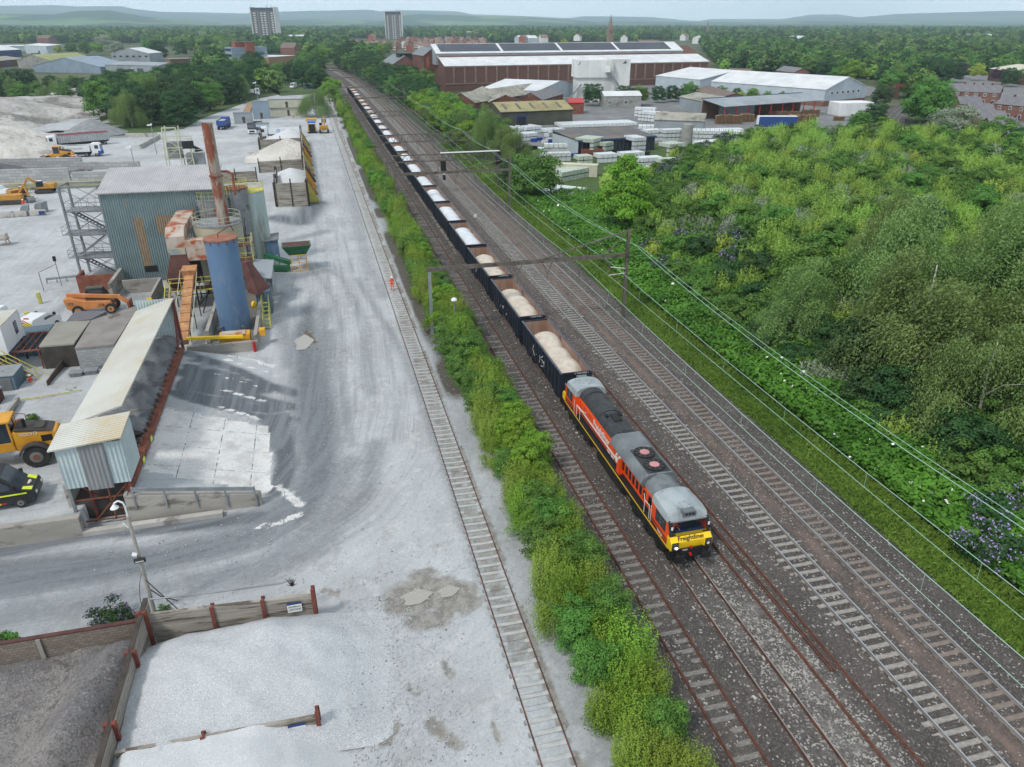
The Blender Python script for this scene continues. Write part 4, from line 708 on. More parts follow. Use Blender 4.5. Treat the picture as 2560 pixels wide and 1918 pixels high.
r_ = random.Random(8); pts = []; tries = 0; x0, x1 = min(p[0] for p in CLP), max(p[0] for p in CLP); y0, y1 = min(p[1] for p in CLP), max(p[1] for p in CLP)
while len(pts) < 62 and tries < 9000:
    tries += 1; x, y = r_.uniform(x0, x1), r_.uniform(y0, y1)
    if inP(x, y, CLP) and all((x-a)**2+(y-b)**2 > 28 for a, b in pts): pts.append((x, y))
for x, y in pts: tree(r_.choice('BDDRBD'), x, y, r_.uniform(11, 15), 'in the dense wood behind the quarry heaps, %s' % ('front edge' if y < 290 else 'by the lorry park' if x > -55 else 'back part'), group='trees of the wood behind the yard', wide=1.1)
for i in range(34):
    px = -40+i*19; x, y = A(px, 228+(i % 3)*14-.06*px*0, 0); tree(r_.choice('DDRBR'), x, y, r_.uniform(7, 11), 'in the belt above the quarry heaps, %s' % ('left part' if i < 12 else 'middle part' if i < 24 else 'right part'), group='tree belt above the quarry', wide=1.15)

# ================================================================== OVERHEAD LINE
M('mast_steel', '5c564f', '6f6961', sc=1.5, rough=.8, dirt='4a3f38', dsc=.8); M('galv', '9aa0a4', '868c90', sc=1, rough=.5, metal=.3); M('wire_green', 'a9cdbd', rough=.5); M('wire_dark', '4a4c4c', rough=.6); M('signal_black', '1c1c1e', rough=.6)
def gantry(y, xl, xr, zb, kind, label, zt=None, hl=None):
    root = thing('line_gantry', label, 'gantry', (xl, y, -.2), 0, 'overhead line gantries across the tracks'); w = xr-xl; o_ = lambda x: x-xl
    for x, ph, nm in ((0, hl or zb+.2, 'mast'), (w, (zt or zb+.5), 'mast')):
        m = MB('galv' if (x == 0 and kind == 'beam' and y < 80) else 'mast_steel')
        if kind == 'beam':
            for a in (-.14, .14): m.box(x-.16, x+.16, a-.015, a+.015, 0, ph)
            m.box(x-.02, x+.02, -.12, .12, 0, ph)
        else:
            for a in (-.2, .2):
                for b_ in (-.2, .2): m.beam((x+a, b_, 0), (x+a, b_, ph), .07)
            for q in range(int(ph/.8)): m.beam((x-.2, -.2, q*.8), (x+.2, -.2, q*.8+.8), .04).beam((x-.2, .2, q*.8+.8), (x+.2, .2, q*.8), .04)
        m.build(nm, root, smooth=0)
    b = MB('mast_steel')
    if kind == 'beam':
        b.box(-.3, w, -.2, -.12, zb, zb+.36).box(-.3, w, .12, .2, zb, zb+.36)
        for q in range(int(w/1.1)): b.box(q*1.1, q*1.1+.12, -.12, .12, zb+.31, zb+.35)
    else:
        dz = 1.25 if kind == 'truss' else 1.6
        for a in (-.35, .35):
            for z in (zb, zb+dz): b.beam((-.2, a, z), (w+.2, a, z), .11)
            n = int(w/1.4)
            for q in range(n): x = q*w/n; b.beam((x, a, zb), (x+w/n/2, a, zb+dz), .06).beam((x+w/n/2, a, zb+dz), (x+w/n, a, zb), .06)
        for q in range(int(w/1.4)): b.beam((q*1.4, -.35, zb+dz), (q*1.4, .35, zb+dz), .05)
    b.build('crossbeam', root, smooth=0)
    if zt and zt > zb+1 and kind == 'beam':
        s_ = MB('mast_steel'); s_.beam((w, 0, zt-.15), (w*.56, 0, zb+.4), .12).beam((w, .2, zt-.15), (w*.56, .1, zb+.4), .07).beam((w, 0, zt-.2), (w-2.6, 0, zb+.35), .07).beam((w, .12, zt-.3), (w-2.7, .12, zb+.35), .05); s_.build('stay', root, smooth=0)
    for k, tx in enumerate((19.4, 22.75, 26.4, 29.75)):
        x = tx-xl
        if 0 < x < w and y < 330:
            d = MB('mast_steel'); d.beam((x-.55, 0, zb), (x, 0, zb-1.25), .06).beam((x+.55, 0, zb), (x, 0, zb-1.25), .06).beam((x-.35, 0, zb-.5), (x+.35, 0, zb-.5), .05).cyl((x, 0, zb-1.2), (x, 0, zb-2.0), .05, n=6); d.build('dropper_frame', root, smooth=0)
    return root
gantry(73, 10.0, 31.9, 7.2, 'beam', 'nearest gantry, plain beam over the third wagon with slanting stay to a tall mast', 10.2)
gantry(127.5, 12.6, 32.4, 7.1, 'beam', 'beam gantry beside the round lineside tree, second from the camera', 9.4)
g2 = gantry(146, 12.8, 34.8, 6.2, 'truss', 'lattice gantry with a white railed top over the signals', 7.6)
wp = MB('white_paint'); wp.box(10.5, 22.2, -.55, .1, 7.62, 7.75); wp.build('walkway_cover', g2)
for x, z0 in ((11.0, 3.9), (22.0, 5.2)): s_ = MB('signal_black'); s_.box(x-.5, x+.5, -.4, .2, z0, z0+2.3); s_.box(x-.05, x+.05, -.1, .1, z0+2.3, z0+3); s_.build('signal_cage', g2)
sg = MB('signal_black'); sg.box(10.75, 11.25, -.75, -.45, 2.6, 4.1); sg.m('white_paint').cyl((11, -.8, 3.9), (11, -.5, 3.9), .28); sg.build('signal_head', g2)
gantry(174, 13.0, 34.5, 6.0, 'truss2', 'deep lattice gantry over the tenth wagon', 7.9); gantry(228, 13.2, 33.2, 5.9, 'truss', 'lattice gantry over the thirteenth wagon', 7.3)
gantry(283, 11.5, 33.0, 6.2, 'beam', 'beam gantry with slanting stay by the lineside cabinet', 9.6); gantry(333, 8, 32, 6.2, 'beam', 'thin beam gantry over the last but two wagons', 7.2); gantry(392, 7, 29, 6.3, 'beam', 'thin beam gantry just past the last wagon', 7.2); gantry(455, 2, 26, 6.3, 'beam', 'faint beam gantry at the far bend', 7.2); gantry(520, -4, 22, 6.3, 'beam', 'farthest visible gantry in the distance', 7.2)
GY = [5, 73, 127.5, 146, 174, 228, 283, 333, 392, 455]
def wire(x, z, sag, r, label, mat='wire_green', drop=None):
    w = MB(mat)
    for a, b in zip(GY, GY[1:]):
        n = 8 if a < 170 else 5; q = [(x-max(0, (a+(b-a)*t/n)-330)**2/7500+(.12 if (a//50) % 2 else -.12)*(1-2*t/n), a+(b-a)*t/n, z-sag*4*(t/n)*(1-t/n)*((b-a)/55)) for t in range(n+1)]; w.tube(q, r, 4)
        if drop and a < 150:
            for t in range(1, n): w.beam(q[t], (x, q[t][1], drop), .012)
    tag(w.build('overhead_wire'), label, 'wire', 'overhead line wires')
wire(29.75, 4.95, 0, 0.0154, 'contact wire above the track nearest the verge'); wire(29.75, 6.5, .5, 0.0182, 'sagging carrier wire above the track nearest the verge', drop=4.95); wire(26.4, 4.95, 0, 0.0154, 'contact wire above the pale sleepered main line'); wire(26.4, 6.5, .5, 0.0182, 'sagging carrier wire above the pale sleepered main line', drop=4.95)
wire(32.6, 8.2, 1.2, 0.0196, 'high green feeder wire along the right hand masts'); wire(33.6, 7.7, 1.0, 0.0168, 'outer green feeder wire on the verge side')
ar = MB('white_paint'); ar.cyl((31.9, 73, 5.6), (30.0, 73, 5.9), .04); ar.cyl((31.9, 73, 5.1), (29.8, 73, 4.98), .03); tag(ar.build('registration_arm'), 'white insulated arm reaching from the nearest tall mast', 'arm')
for (x, y, px) in ((24.6, 120, 0),):
    s_ = MB('steel'); s_.cyl((x, y, -.2), (x, y, .9), .07).m('white_paint').box(x-.2, x+.2, y-.15, y+.15, .9, 1.35); tag(s_.build('ground_signal'), 'small pale signal post standing between the tracks', 'signal')
s_ = MB('galv'); s_.box(36.2, 37.2, 252, 253, -.2, 2.6); tag(s_.build('line_cabinet'), 'tall pale grey cabinet beside the bank of the railway', 'cabinet')
lp = thing('lamp_post', 'white globe lamp on a slim pole rising from the hedge', 'lamp', (12.1, 70.8, 0)); b = MB('galv'); b.cyl((0, 0, 0), (0, 0, 4.3), .06, .05); b.build('pole', lp); b = MB('white_paint'); b.sphere((0, 0, 4.45), .32, 10, (1, 1, .75)); b.build('lamp_head', lp)
person((7.4, 88.7, -.05), math.pi, 'person in orange hi-vis and white helmet walking along the siding track', stride=.2)

# ================================================================== HILLS AND AIR
def dirz(px, py):
    u = (px-CX_)/F_; v = (py-CY_)/F_; a = ct-v*st; b = -st-v*ct; x, y = a*sp+u*cp, a*cp-u*sp; n = math.hypot(x, y); return x/n, y/n, b/n
def hillmat(name, a, b_, c, sc):
    m = bpy.data.materials.new(name); m.use_nodes = True; nt = m.node_tree; b = nt.nodes['Principled BSDF']; b.inputs['Roughness'].default_value = 1; b.inputs['Specular IOR Level'].default_value = 0; co = node(nt, 'ShaderNodeTexCoord').outputs['Object']
    vo = node(nt, 'ShaderNodeTexVoronoi', i_Scale=sc); nt.links.new(mapco(nt, co, (1, .45, 2.5)), vo.inputs[0]); s2 = node(nt, 'ShaderNodeSeparateColor'); nt.links.new(vo.outputs['Color'], s2.inputs[0])
    col = mixc(nt, mth(nt, 'GREATER_THAN', s2.outputs[0], .62), lin(a), lin(b_)); col = mixc(nt, mth(nt, 'GREATER_THAN', s2.outputs[1], .8), col, lin(c)); col = mixc(nt, ramp(nt, noise(nt, co, sc*.6, 5), .45, .6), col, lin(a)); nt.links.new(col, b.inputs['Base Color']); MATS[name] = m
hillmat('moor', '46524a', '5c6a58', '66665c', .0011); hillmat('fields', '34492f', '66804a', '78805a', .0022)
def ridge(name, pts, dist, span, mat, seed):
    xs = np.arange(pts[0][0], pts[-1][0]+1, 14.); sky_ = np.interp(xs, [p[0] for p in pts], [p[1] for p in pts]); V = []; m = 9
    for i, (px, py) in enumerate(zip(xs, sky_)):
        dx, dy, dz = dirz(px, py+1.2*float(vnoise(px, 0, 60, seed))); zt = max(5, CAMH+dz*dist)
        for k in range(m+2):
            t = k/m; D_ = dist-span*(1-t) if k <= m else dist+span*.6; zz = zt*(t**1.25)*(1+.10*(float(vnoise(px*1.7, k*90, 160, seed))-.5)*math.sin(math.pi*min(1, t))) if k <= m else -5
            if k == 0: zz = -6
            V.append((dx*D_, dy*D_, zz))
    nx = len(xs); i = np.arange(nx*(m+2)).reshape(nx, m+2); Q = np.stack([i[:-1, :-1], i[1:, :-1], i[1:, 1:], i[:-1, 1:]], -1).reshape(-1, 4); tag(npmesh(name, np.array(V), Q, [MATS[mat]], smooth=True), kind='structure')
FAR = [(-900, 40), (-500, 30), (-200, 18), (0, 14), (144, 12), (194, 16), (303, 15), (330, 21), (397, 29), (467, 30), (618, 33), (680, 29), (850, 25), (928, 23), (945, 28), (1005, 25), (1142, 28), (1184, 36), (1240, 37), (1328, 41), (1421, 45), (1456, 40), (1628, 42), (1710, 50), (1743, 52), (1778, 47), (1953, 47), (2030, 36), (2097, 36), (2147, 43), (2244, 34), (2400, 30), (2516, 26), (2700, 28), (3100, 20), (3500, 34)]
ridge('hills', FAR, 12500, 5200, 'moor', 1)
ridge('hills', [(930, 57), (998, 38), (1052, 35), (1200, 39), (1317, 42), (1421, 48), (1500, 56)], 7600, 2200, 'fields', 2)
ridge('hills', [(-500, 44), (-100, 34), (60, 34), (130, 36), (194, 27), (272, 25), (361, 41), (480, 50), (560, 58)], 7000, 2200, 'fields', 3)
ridge('hills', [(560, 57), (700, 50), (820, 47), (960, 52), (1100, 56)], 8200, 2500, 'fields', 4)
ridge('hills', [(1400, 58), (1560, 52), (1760, 55), (1900, 54), (2050, 52), (2300, 56), (2700, 57)], 8600, 2600, 'fields', 5)
hz = MB(); hm = bpy.data.materials.new('air'); hm.use_nodes = True; nt = hm.node_tree; nt.nodes.remove(nt.nodes['Principled BSDF']); pv = nt.nodes.new('ShaderNodeVolumePrincipled'); pv.inputs['Color'].default_value = (.66, .85, 1., 1); pv.inputs['Density'].default_value = HAZE = 1.15e-4; nt.links.new(pv.outputs[0], nt.nodes['Material Output'].inputs['Volume']); MATS['air'] = hm
hz.m('air'); hz.box(-15800, 15800, -2800, 21500, -7.5, 600); tag(hz.build('haze', smooth=0), kind='stuff')
# ================================================================== INDUSTRY AND TOWN BEYOND
M('brick_dark', '5f4238', '6e4d42', brick=(2.2, '584a44', .02), rough=.9); M('brick_red', '7f5346', '70463a', brick=(2.2, '9a8a80', .015), rough=.9); M('brick_bright', '9a5a48', '8a4e3e', sc=.6, rough=.9)
M('brick_old', '6e4438', '5a3a32', sc=.25, rough=.95, dirt='8a6a5c', dsc=.5); M('roof_white', 'd9dcde', 'c9cdd0', sc=.2, rough=.5, corr=(0, 1.2, .25)); M('roof_solar', '353a44', '3f4450', sc=.1, rough=.25, corr=(0, 1.1, .5)); M('sheet_grey', '9aa2a8', '8a9299', sc=.15, rough=.6, corr=(3, .5, .3)); M('sheet_pale', 'b8c4cd', 'adb9c2', sc=.2, rough=.6, corr=(3, .6, .3))
M('roof_olive', 'a39a72', '8e8864', sc=.25, rough=.9, corr=(0, .4, .4)); M('wall_olive', '55554a', '4a4a42', sc=.4, rough=.8, corr=(3, .3, .4)); M('roof_moss', '8a9060', 'a0a070', sc=.2, rough=.95); M('asbestos', 'a5a398', '8c8a80', sc=.35, rough=.95, corr=(0, .35, .5), dirt='6e6d64', dsc=.3); M('roof_dark', '5b5d61', '6b6864', sc=.3, rough=.8, corr=(0, .9, .3), dirt='7a6f66', dsc=.2)
M('slate', '6e6d72', '7b7a7e', sc=.8, rough=.8); M('tile_red', '7f665e', '8c736a', sc=.8, rough=.9); M('tile_brown', '7a6a62', '6c5d56', sc=.8, rough=.9); M('cladding_blue', '8899a8', '7d8e9d', sc=.2, rough=.5); M('white_plaster', 'dcdedd', 'cfd2d1', sc=.25, rough=.8, dirt='c0c3c0', dsc=.12, str_=(1, 1, .25)); M('navy_paint', '2a3f70', rough=.5); M('concrete_grey', '9c9c99', '8b8b88', sc=.5, rough=.9, dirt='777570', dsc=.3); M('tower_grey', '5f5f62', '6c6b6d', sc=.1, rough=.8); M('cream_sheet', 'cfcdb8', 'c2c0aa', sc=.3, rough=.7, corr=(3, .5, .4)); M('container_green', '4a5048', '5a5a50', sc=.8, rough=.8, dirt='6b4634', dsc=.7); M('rust', '6e4034', '8a5644', sc=1.2, rough=.95)
M('tank_plastic', 'dfe4e6', 'cfd6da', sc=.9, rough=.35); M('tank_green', 'c3cdbf', 'b5c0b0', sc=.9, rough=.4); M('pallet_wood', 'a98a68', '8c7358', sc=1.5, rough=.9); M('pallet_dark', '5f4a38', '6e5846', sc=2, rough=.9); M('blue_plastic', '2450a8', '1e4490', sc=1, rough=.4); M('sky_blue', '4f9fc4', rough=.5); M('stone', '8b7566', '7a6658', sc=.3, rough=.9); M('asphalt', '6c6e70', '7d7e7f', sc=.3, rough=.9, dirt='8d8c88', dsc=.12); M('tarp_white', 'e6e8ea', 'dadde0', sc=.5, rough=.6); M('wagon_blue', '2b4a86', rough=.5); M('wood_dark', '4c4038', '5d5047', sc=1, rough=.9)
def bld(name, label, cat, P1, P2, depth, ze, zr, wall, roof, ridge='x', z0=0., wins=(), doors=(), sill=None, over=.25, group=None, side=None, base=None):
    dx, dy = P2[0]-P1[0], P2[1]-P1[1]; w = math.hypot(dx, dy); rt = thing(name, label, cat, (P1[0], P1[1], z0), math.atan2(dy, dx), group); d = depth; t = .18
    b = MB(wall)
    if ridge == 'x': b.prof([(0, -.5), (d, -.5), (d, ze), (d/2, zr), (0, ze)], 'x', 0, w)
    elif ridge == 'y': b.prof([(0, -.5), (0, ze), (w/2, zr), (w, ze), (w, -.5)], 'y', 0, d)
    elif ridge == 'mono': b.prof([(0, -.5), (d, -.5), (d, zr), (0, ze)], 'x', 0, w)
    else: b.box(0, w, 0, d, -.5, ze)
    if base: b.m(base[0]).box(-.04, w+.04, -.04, d+.04, -.5, base[1])
    b.build('wall', rt, smooth=0); r = MB(roof); o = over
    if ridge == 'x':
        k = (zr-ze)/(d/2); r.slab([(-o, -o, ze-k*o+t), (w+o, -o, ze-k*o+t), (w+o, d/2, zr+t), (-o, d/2, zr+t)], t-.01).slab([(w+o, d+o, ze-k*o+t), (-o, d+o, ze-k*o+t), (-o, d/2+.002, zr+t), (w+o, d/2+.002, zr+t)], t-.01)
    elif ridge == 'y':
        k = (zr-ze)/(w/2); r.slab([(-o, -o, ze-k*o+t), (w/2, -o, zr+t), (w/2, d+o, zr+t), (-o, d+o, ze-k*o+t)], t-.01).slab([(w+o, d+o, ze-k*o+t), (w/2+.002, d+o, zr+t), (w/2+.002, -o, zr+t), (w+o, -o, ze-k*o+t)], t-.01)
    elif ridge == 'mono': r.slab([(-o, -o, ze+t), (w+o, -o, ze+t), (w+o, d+o, zr+t), (-o, d+o, zr+t)], t-.01)
    else: r.box(-o, w+o, -o, d+o, ze+.002, ze+t)
    rf = r.build('roof', rt, smooth=0)
    for (x0, x1, z_0, z_1) in wins:
        q = MB('white_paint'); q.box(x0, x1, -.07, .0, z_0, z_1); q.m('window').box(x0+.1, (x0+x1)/2-.05, -.09, -.06, z_0+.1, z_1-.1).box((x0+x1)/2+.05, x1-.1, -.09, -.06, z_0+.1, z_1-.1); q.build('window', rt, smooth=0)
    for (x0, x1, z_1, mt) in doors: q = MB(mt); q.box(x0, x1, -.09, .0, -.4, z_1); q.build('door', rt, smooth=0)
    rt['w'] = w; return rt
def lonpart(rt, nm, mt, *boxes):
    q = MB(mt)
    for b in boxes: q.box(*b)
    return q.build(nm, rt, smooth=0)
def perp(P1, P2, d):
    w = math.dist(P1, P2); return (-(P2[1]-P1[1])/w*d, (P2[0]-P1[0])/w*d)
# long brick works with two tier roof
zE = 11.; Pa, Pb = A(1112, 166, zE), A(1772, 154, zE); bw = bld('factory', 'long brick works with white lower roof and solar panels on its upper roof', 'factory', Pa, Pb, 46, zE, 18.5, 'brick_dark', 'roof_white', 'x'); w = bw['w']
for c in list(KID[bw.name]):
    if c.name.startswith('roof'): bpy.data.objects.remove(c); KID[bw.name].remove(c)
r = MB('roof_white'); r.slab([(-.3, -.4, 11.1), (w+.3, -.4, 11.1), (w-1, 13, 15.2), (-.3, 13, 15.2)], .2); r.build('lower_roof', bw, smooth=0)
u = MB('sheet_grey'); u.prof([(13, 11), (35, 11), (35, 16.3), (24, 20.2), (13, 16.3)], 'x', -1, w-9); u.m('roof_white').slab([(-1, 12.7, 16.3), (w-8.7, 12.7, 16.3), (w-8.7, 24, 20.5), (-1, 24, 20.5)], .15); u.build('upper_roof', bw, smooth=0)
n = 4
for k in range(n):
    x0 = 2+k*(w-16)/n; s_ = MB('roof_solar'); s_.slab([(x0, 14.6, 17.1), (x0+(w-16)/n-1.6, 14.6, 17.1), (x0+(w-16)/n-1.6, 23.4, 20.4), (x0, 23.4, 20.4)], .12); s_.build('solar_panels', bw, smooth=0)
M('brick_pilaster', '8a7266', '7a6458', sc=.5, rough=.95); q = MB('brick_pilaster'); [q.box(x, x+.8, -.35, .0, 2.9, 10.4) for x in np.arange(4, w, 5.6)]; q.box(0, w, -.2, 0, 2.6, 3.2).box(0, w, -.3, 0, 10.4, 10.9); q.build('pilaster', bw, smooth=0)
# tower block of the works and gabled brick halls to its left
def front(px1, py1, px2, z, an):
    Pa = A(px1, py1, z); lo, hi = .5, 400.
    for _ in range(40):
        m = (lo+hi)/2; x, y = Pa[0]+m*math.cos(an), Pa[1]+m*math.sin(an); q = CX_+F_*(x*cp-y*sp)/((x*sp+y*cp)*ct+(CAMH-z)*st); lo, hi = (m, hi) if q < px2 else (lo, m)
    return Pa, (Pa[0]+lo*math.cos(an), Pa[1]+lo*math.sin(an))
zt = 15.; Pa, Pb = front(1058, 140, 1110, zt, .09)
tw = bld('factory_tower', 'tall dark brick gabled tower at the left end of the long brick works', 'tower', Pa, Pb, 26, zt, 18.6, 'brick_old', 'roof_grey', 'y'); w = tw['w']
lonpart(tw, 'blind_arch', 'brick_bright', (w*.12, w*.28, -.12, 0, 9, 14.5), (w*.42, w*.58, -.12, 0, 9, 16.4), (w*.72, w*.88, -.12, 0, 9, 14.5)); lonpart(tw, 'pilaster', 'brick_dark', *[(w*x, w*x+.8, -.3, 0, -.5, 14.8) for x in (0, .33, .62, .93)])
Pa, Pb = front(966, 172, 1062, 8, .09); gb = bld('brick_hall', 'red brick gabled hall with pale roof beside the railway', 'hall', Pa, Pb, 32, 8., 14.0, 'brick_red', 'roof_grey', 'y'); w = gb['w']; lonpart(gb, 'bricked_up_door', 'brick_old', (w*.35, w*.6, -.1, 0, -.4, 8.5))
lonpart(gb, 'ridge_cap', 'roof_grey', (w*.5-.2, w*.5+.2, -.3, 32, 14.1, 14.3))
Pa = A(1000, 150, 12); bld('water_tank_house', 'black slatted tank house behind the brick gables', 'tank house', Pa, (Pa[0]+9, Pa[1]+1), 9, 15, 15, 'signal_black', 'signal_black', 'flat')
# white batching plant
P0 = A(1442, 255); dx = (1, -.12); bt = thing('batching_plant', 'white concrete batching plant tower with inclined conveyor', 'plant', (*P0, 0), -.12)
b = MB('white_plaster'); b.box(0, 16, 0, 9, -.5, 9.5); b.build('lower_tower', bt, smooth=0); b = MB('white_plaster'); b.box(-.7, 15, -.7, 9.7, 9.5, 16.2); b.build('upper_tower', bt, smooth=0); b = MB('white_plaster'); b.box(15.2, 23, 2, 12, -.5, 16.4); b.build('side_tower', bt, smooth=0)
b = MB('steel'); b.beam((12.5, -1.2, 12.6), (19.5, -3.5, 3), 1.0, .8); b.m('white_paint').box(11.4, 13.4, -2, -.7, 11.6, 13.8); b.build('conveyor', bt, smooth=0); b = MB('steel'); [b.box(x, x+1.1, -.06, 0, 1.2, 6) for x in (6, 10.2)]; b.build('louvre', bt, smooth=0)
b = MB('galv'); b.beam((-5, -1, 0), (1.5, -1, 7), .9, .5).beam((-6.5, -1, .5), (-.2, -1, 7), .12).box(-9, -4, -3, 1, -.4, 1.8); b.build('feed_ramp', bt, smooth=0)
b = MB('signal_black'); b.prof([(0, 14.4), (.7, 15.6), (1.0, 15.6), (.3, 14.4)], 'y', -.76, -.72); b.prof([(19.6, 14.6), (20.6, 15.8), (21.1, 15.8), (20.1, 14.6)], 'y', 1.95, 1.99); b.m('navy_paint').prof([(20.3, 14.6), (21.0, 15.4), (21.4, 15.4), (20.9, 14.6)], 'y', 1.94, 1.985); b.build('emblem', bt, smooth=0)
# long pale sheds
Pa, Pb = A(1640, 190, 6), A(1751, 200, 6); bld('warehouse', 'pale blue warehouse with white ribbed roof right of the batching plant', 'warehouse', Pa, Pb, 44, 6, 9.5, 'sheet_pale', 'roof_white', 'x', wins=[])
Pa, Pb = A(1779, 204, 6.), A(2064, 225, 6.); lw = bld('warehouse', 'very long pale blue warehouse with rows of small windows in its brick based gable', 'warehouse', Pa, Pb, 30, 6., 10.2, 'sheet_pale', 'roof_white', 'x', base=('brick_red', 1.7)); w = lw['w']
for k in range(6): q = MB('white_paint'); q.box(w, w+.06, 4+k*3.8, 5.6+k*3.8, 4, 5.2); q.m('window').box(w+.06, w+.08, 4.2+k*3.8, 5.4+k*3.8, 4.15, 5.05); q.build('window', lw, smooth=0)
Pa, Pb = A(1812, 268, 4.6), A(2062, 251, 4.6); cn = thing('canopy_shed', 'long open fronted shed with blue edged pale roof behind the pallets', 'shed', (*Pa, 0), math.atan2(Pb[1]-Pa[1], Pb[0]-Pa[0])); w = math.dist(Pa, Pb)
b = MB('sheet_grey'); b.slab([(-.4, -.5, 4.8), (w+.4, -.5, 4.8), (w+.4, 11, 6.4), (-.4, 11, 6.4)], .2); b.m('navy_paint').box(-.4, w+.4, 10.9, 11.1, 6.2, 6.6); b.build('roof', cn, smooth=0); b = MB('brick_dark'); b.box(0, w, 10.5, 10.9, -.4, 6.2); b.build('back_wall', cn, smooth=0); b = MB('red_paint'); [b.box(x, x+.25, -.2, .05, -.4, 4.6) for x in np.arange(0, w, 5.5)]; b.build('post', cn, smooth=0)
# sheds in the tank yard
Pa, Pb = A(1253, 281, 4.2), A(1432, 274, 4.2); ol = bld('shed', 'long olive shed with mossy roof and open blue framed door', 'shed', Pa, Pb, 16, 4.2, 6.4, 'wall_olive', 'roof_olive', 'x', doors=[(5.2, 8.7, 3.2, 'navy_paint')]); lonpart(ol, 'door_shade', 'signal_black', (5.5, 8.4, -.12, -.09, -.4, 2.6)); lonpart(ol, 'eaves_board', 'signal_black', (-.3, ol['w']+.3, -.35, -.28, 3.85, 4.1))  # black panel on the door painted as the shade inside the shed
for k in range(5): r_w = ol['w']; q = MB('roof_dark'); x = 2+k*4.8; q.slab([(x, 1.6, 4.95), (x+.8, 1.6, 4.95), (x+.8, 6, 6.17), (x, 6, 6.17)], .06); q.build('roof_light', ol, smooth=0)
Pa, Pb = A(1446, 353, 3.3), A(1638, 341, 3.3); ib = bld('shed', 'low dark sheeted shed with grey roof among the white tanks', 'shed', Pa, Pb, 15, 3.3, 4.1, 'roof_solar', 'roof_dark', 'mono'); lonpart(ib, 'eaves_board', 'navy_paint', (-.3, ib['w']+.3, -.34, -.27, 3.05, 3.4)); lonpart(ib, 'end_wall', 'sheet_pale', (-.07, 0, 0, 15, -.4, 3.4))
Pa, Pb = A(1660, 275, 4), A(1786, 280, 4); g_ = bld('shed', 'grey gabled shed with roller door beside the pallet yard', 'shed', A(1700, 243, 4.2), A(1800, 262, 4.2), 14, 4.2, 5.8, 'sheet_grey', 'asbestos', 'x', doors=[(14.5, 18, 3.2, 'galv')]); g_ = bld('shed', 'older grey asbestos roofed shed with blue downpipes', 'shed', A(1636, 300, 4), A(1760, 304, 4), 11, 4, 5.6, 'sheet_grey', 'asbestos', 'x')
bld('shed', 'small white roofed block shed left of the white tanks', 'shed', A(1512, 241, 4.), A(1604, 240, 4.), 9, 4., 5.4, 'concrete_grey', 'roof_white', 'x', wins=[(1.5, 2.6, 1, 2.4), (8, 9.4, 1, 2.4)])
bld('shed', 'brown brick hut with pitched grey roof beside the pallets', 'shed', A(1735, 225, 4), A(1800, 245, 4), 12, 4, 5.6, 'brick_red', 'tile_brown', 'x'); bld('shed', 'low red roofed lean-to right of the olive shed', 'shed', A(1424, 258, 3.5), A(1460, 258, 3.5), 8, 3.5, 4.4, 'rust', 'red_paint', 'mono')
# gabled brick sheds near the line
for k, (p1, p2, z, zr, lab) in enumerate([((1118, 253), (1188, 257), 4.2, 7.2, 'old brick gabled shed with patched asbestos roof, left one'), ((1222, 256), (1304, 254), 3.8, 6.2, 'old brick gabled shed with ribbed roof lights, middle one'), ((1296, 248), (1356, 250), 3.8, 6.2, 'old brick gabled shed with dark slate roof, right one')]):
    Pa, Pb = A(*p1, z), A(*p2, z); bld('brick_shed', lab, 'shed', Pa, Pb, [55, 40, 28][k], z, zr, 'brick_old', ['asbestos', 'asbestos', 'slate'][k], 'y')
Pa, Pb = A(1205, 222, 5.5), A(1345, 228, 5.5); bld('warehouse', 'pale blue warehouse with wide white roof behind the brick sheds', 'warehouse', Pa, Pb, 42, 5.5, 8., 'sheet_pale', 'roof_white', 'x'); Pa = A(1335, 250, 3); bld('hut', 'small flat hut with bright blue roof behind the brick sheds', 'hut', Pa, (Pa[0]+6.5, Pa[1]), 6, 3, 3, 'white_plaster', 'sky_blue', 'flat')
st_ = MB('concrete_grey'); P0 = A(1715, 362); st_.cyl((*P0, -.5), (*P0, 5.4), 1.6, 1.5, n=18); tag(st_.build('chimney_stump'), 'stained round concrete stump between the white tank stacks', 'stump')
# yard surface under the tanks, pallets, and estate road
for nm, pl in (('tank_yard', [(1180, 420), (1370, 530), (1480, 520), (1500, 445), (1700, 400), (1900, 330), (2110, 330), (2200, 250), (1800, 235), (1330, 262), (1180, 320)]), ('works_road', [(1340, 262), (1800, 236), (2230, 240), (2180, 215), (1780, 190), (1150, 215)]), ('estate_road', [(2330, 270), (2700, 460), (2900, 420), (2700, 180), (2330, 190)])):
    q = MB('asphalt'); q.add([(*A(*p), -.3) for p in pl], [tuple(range(len(pl)))[::-1]]); o = q.build(nm, smooth=0); tag(o, kind='structure')
    me = o.data
    if me.polygons[0].normal.z < 0: me.flip_normals()
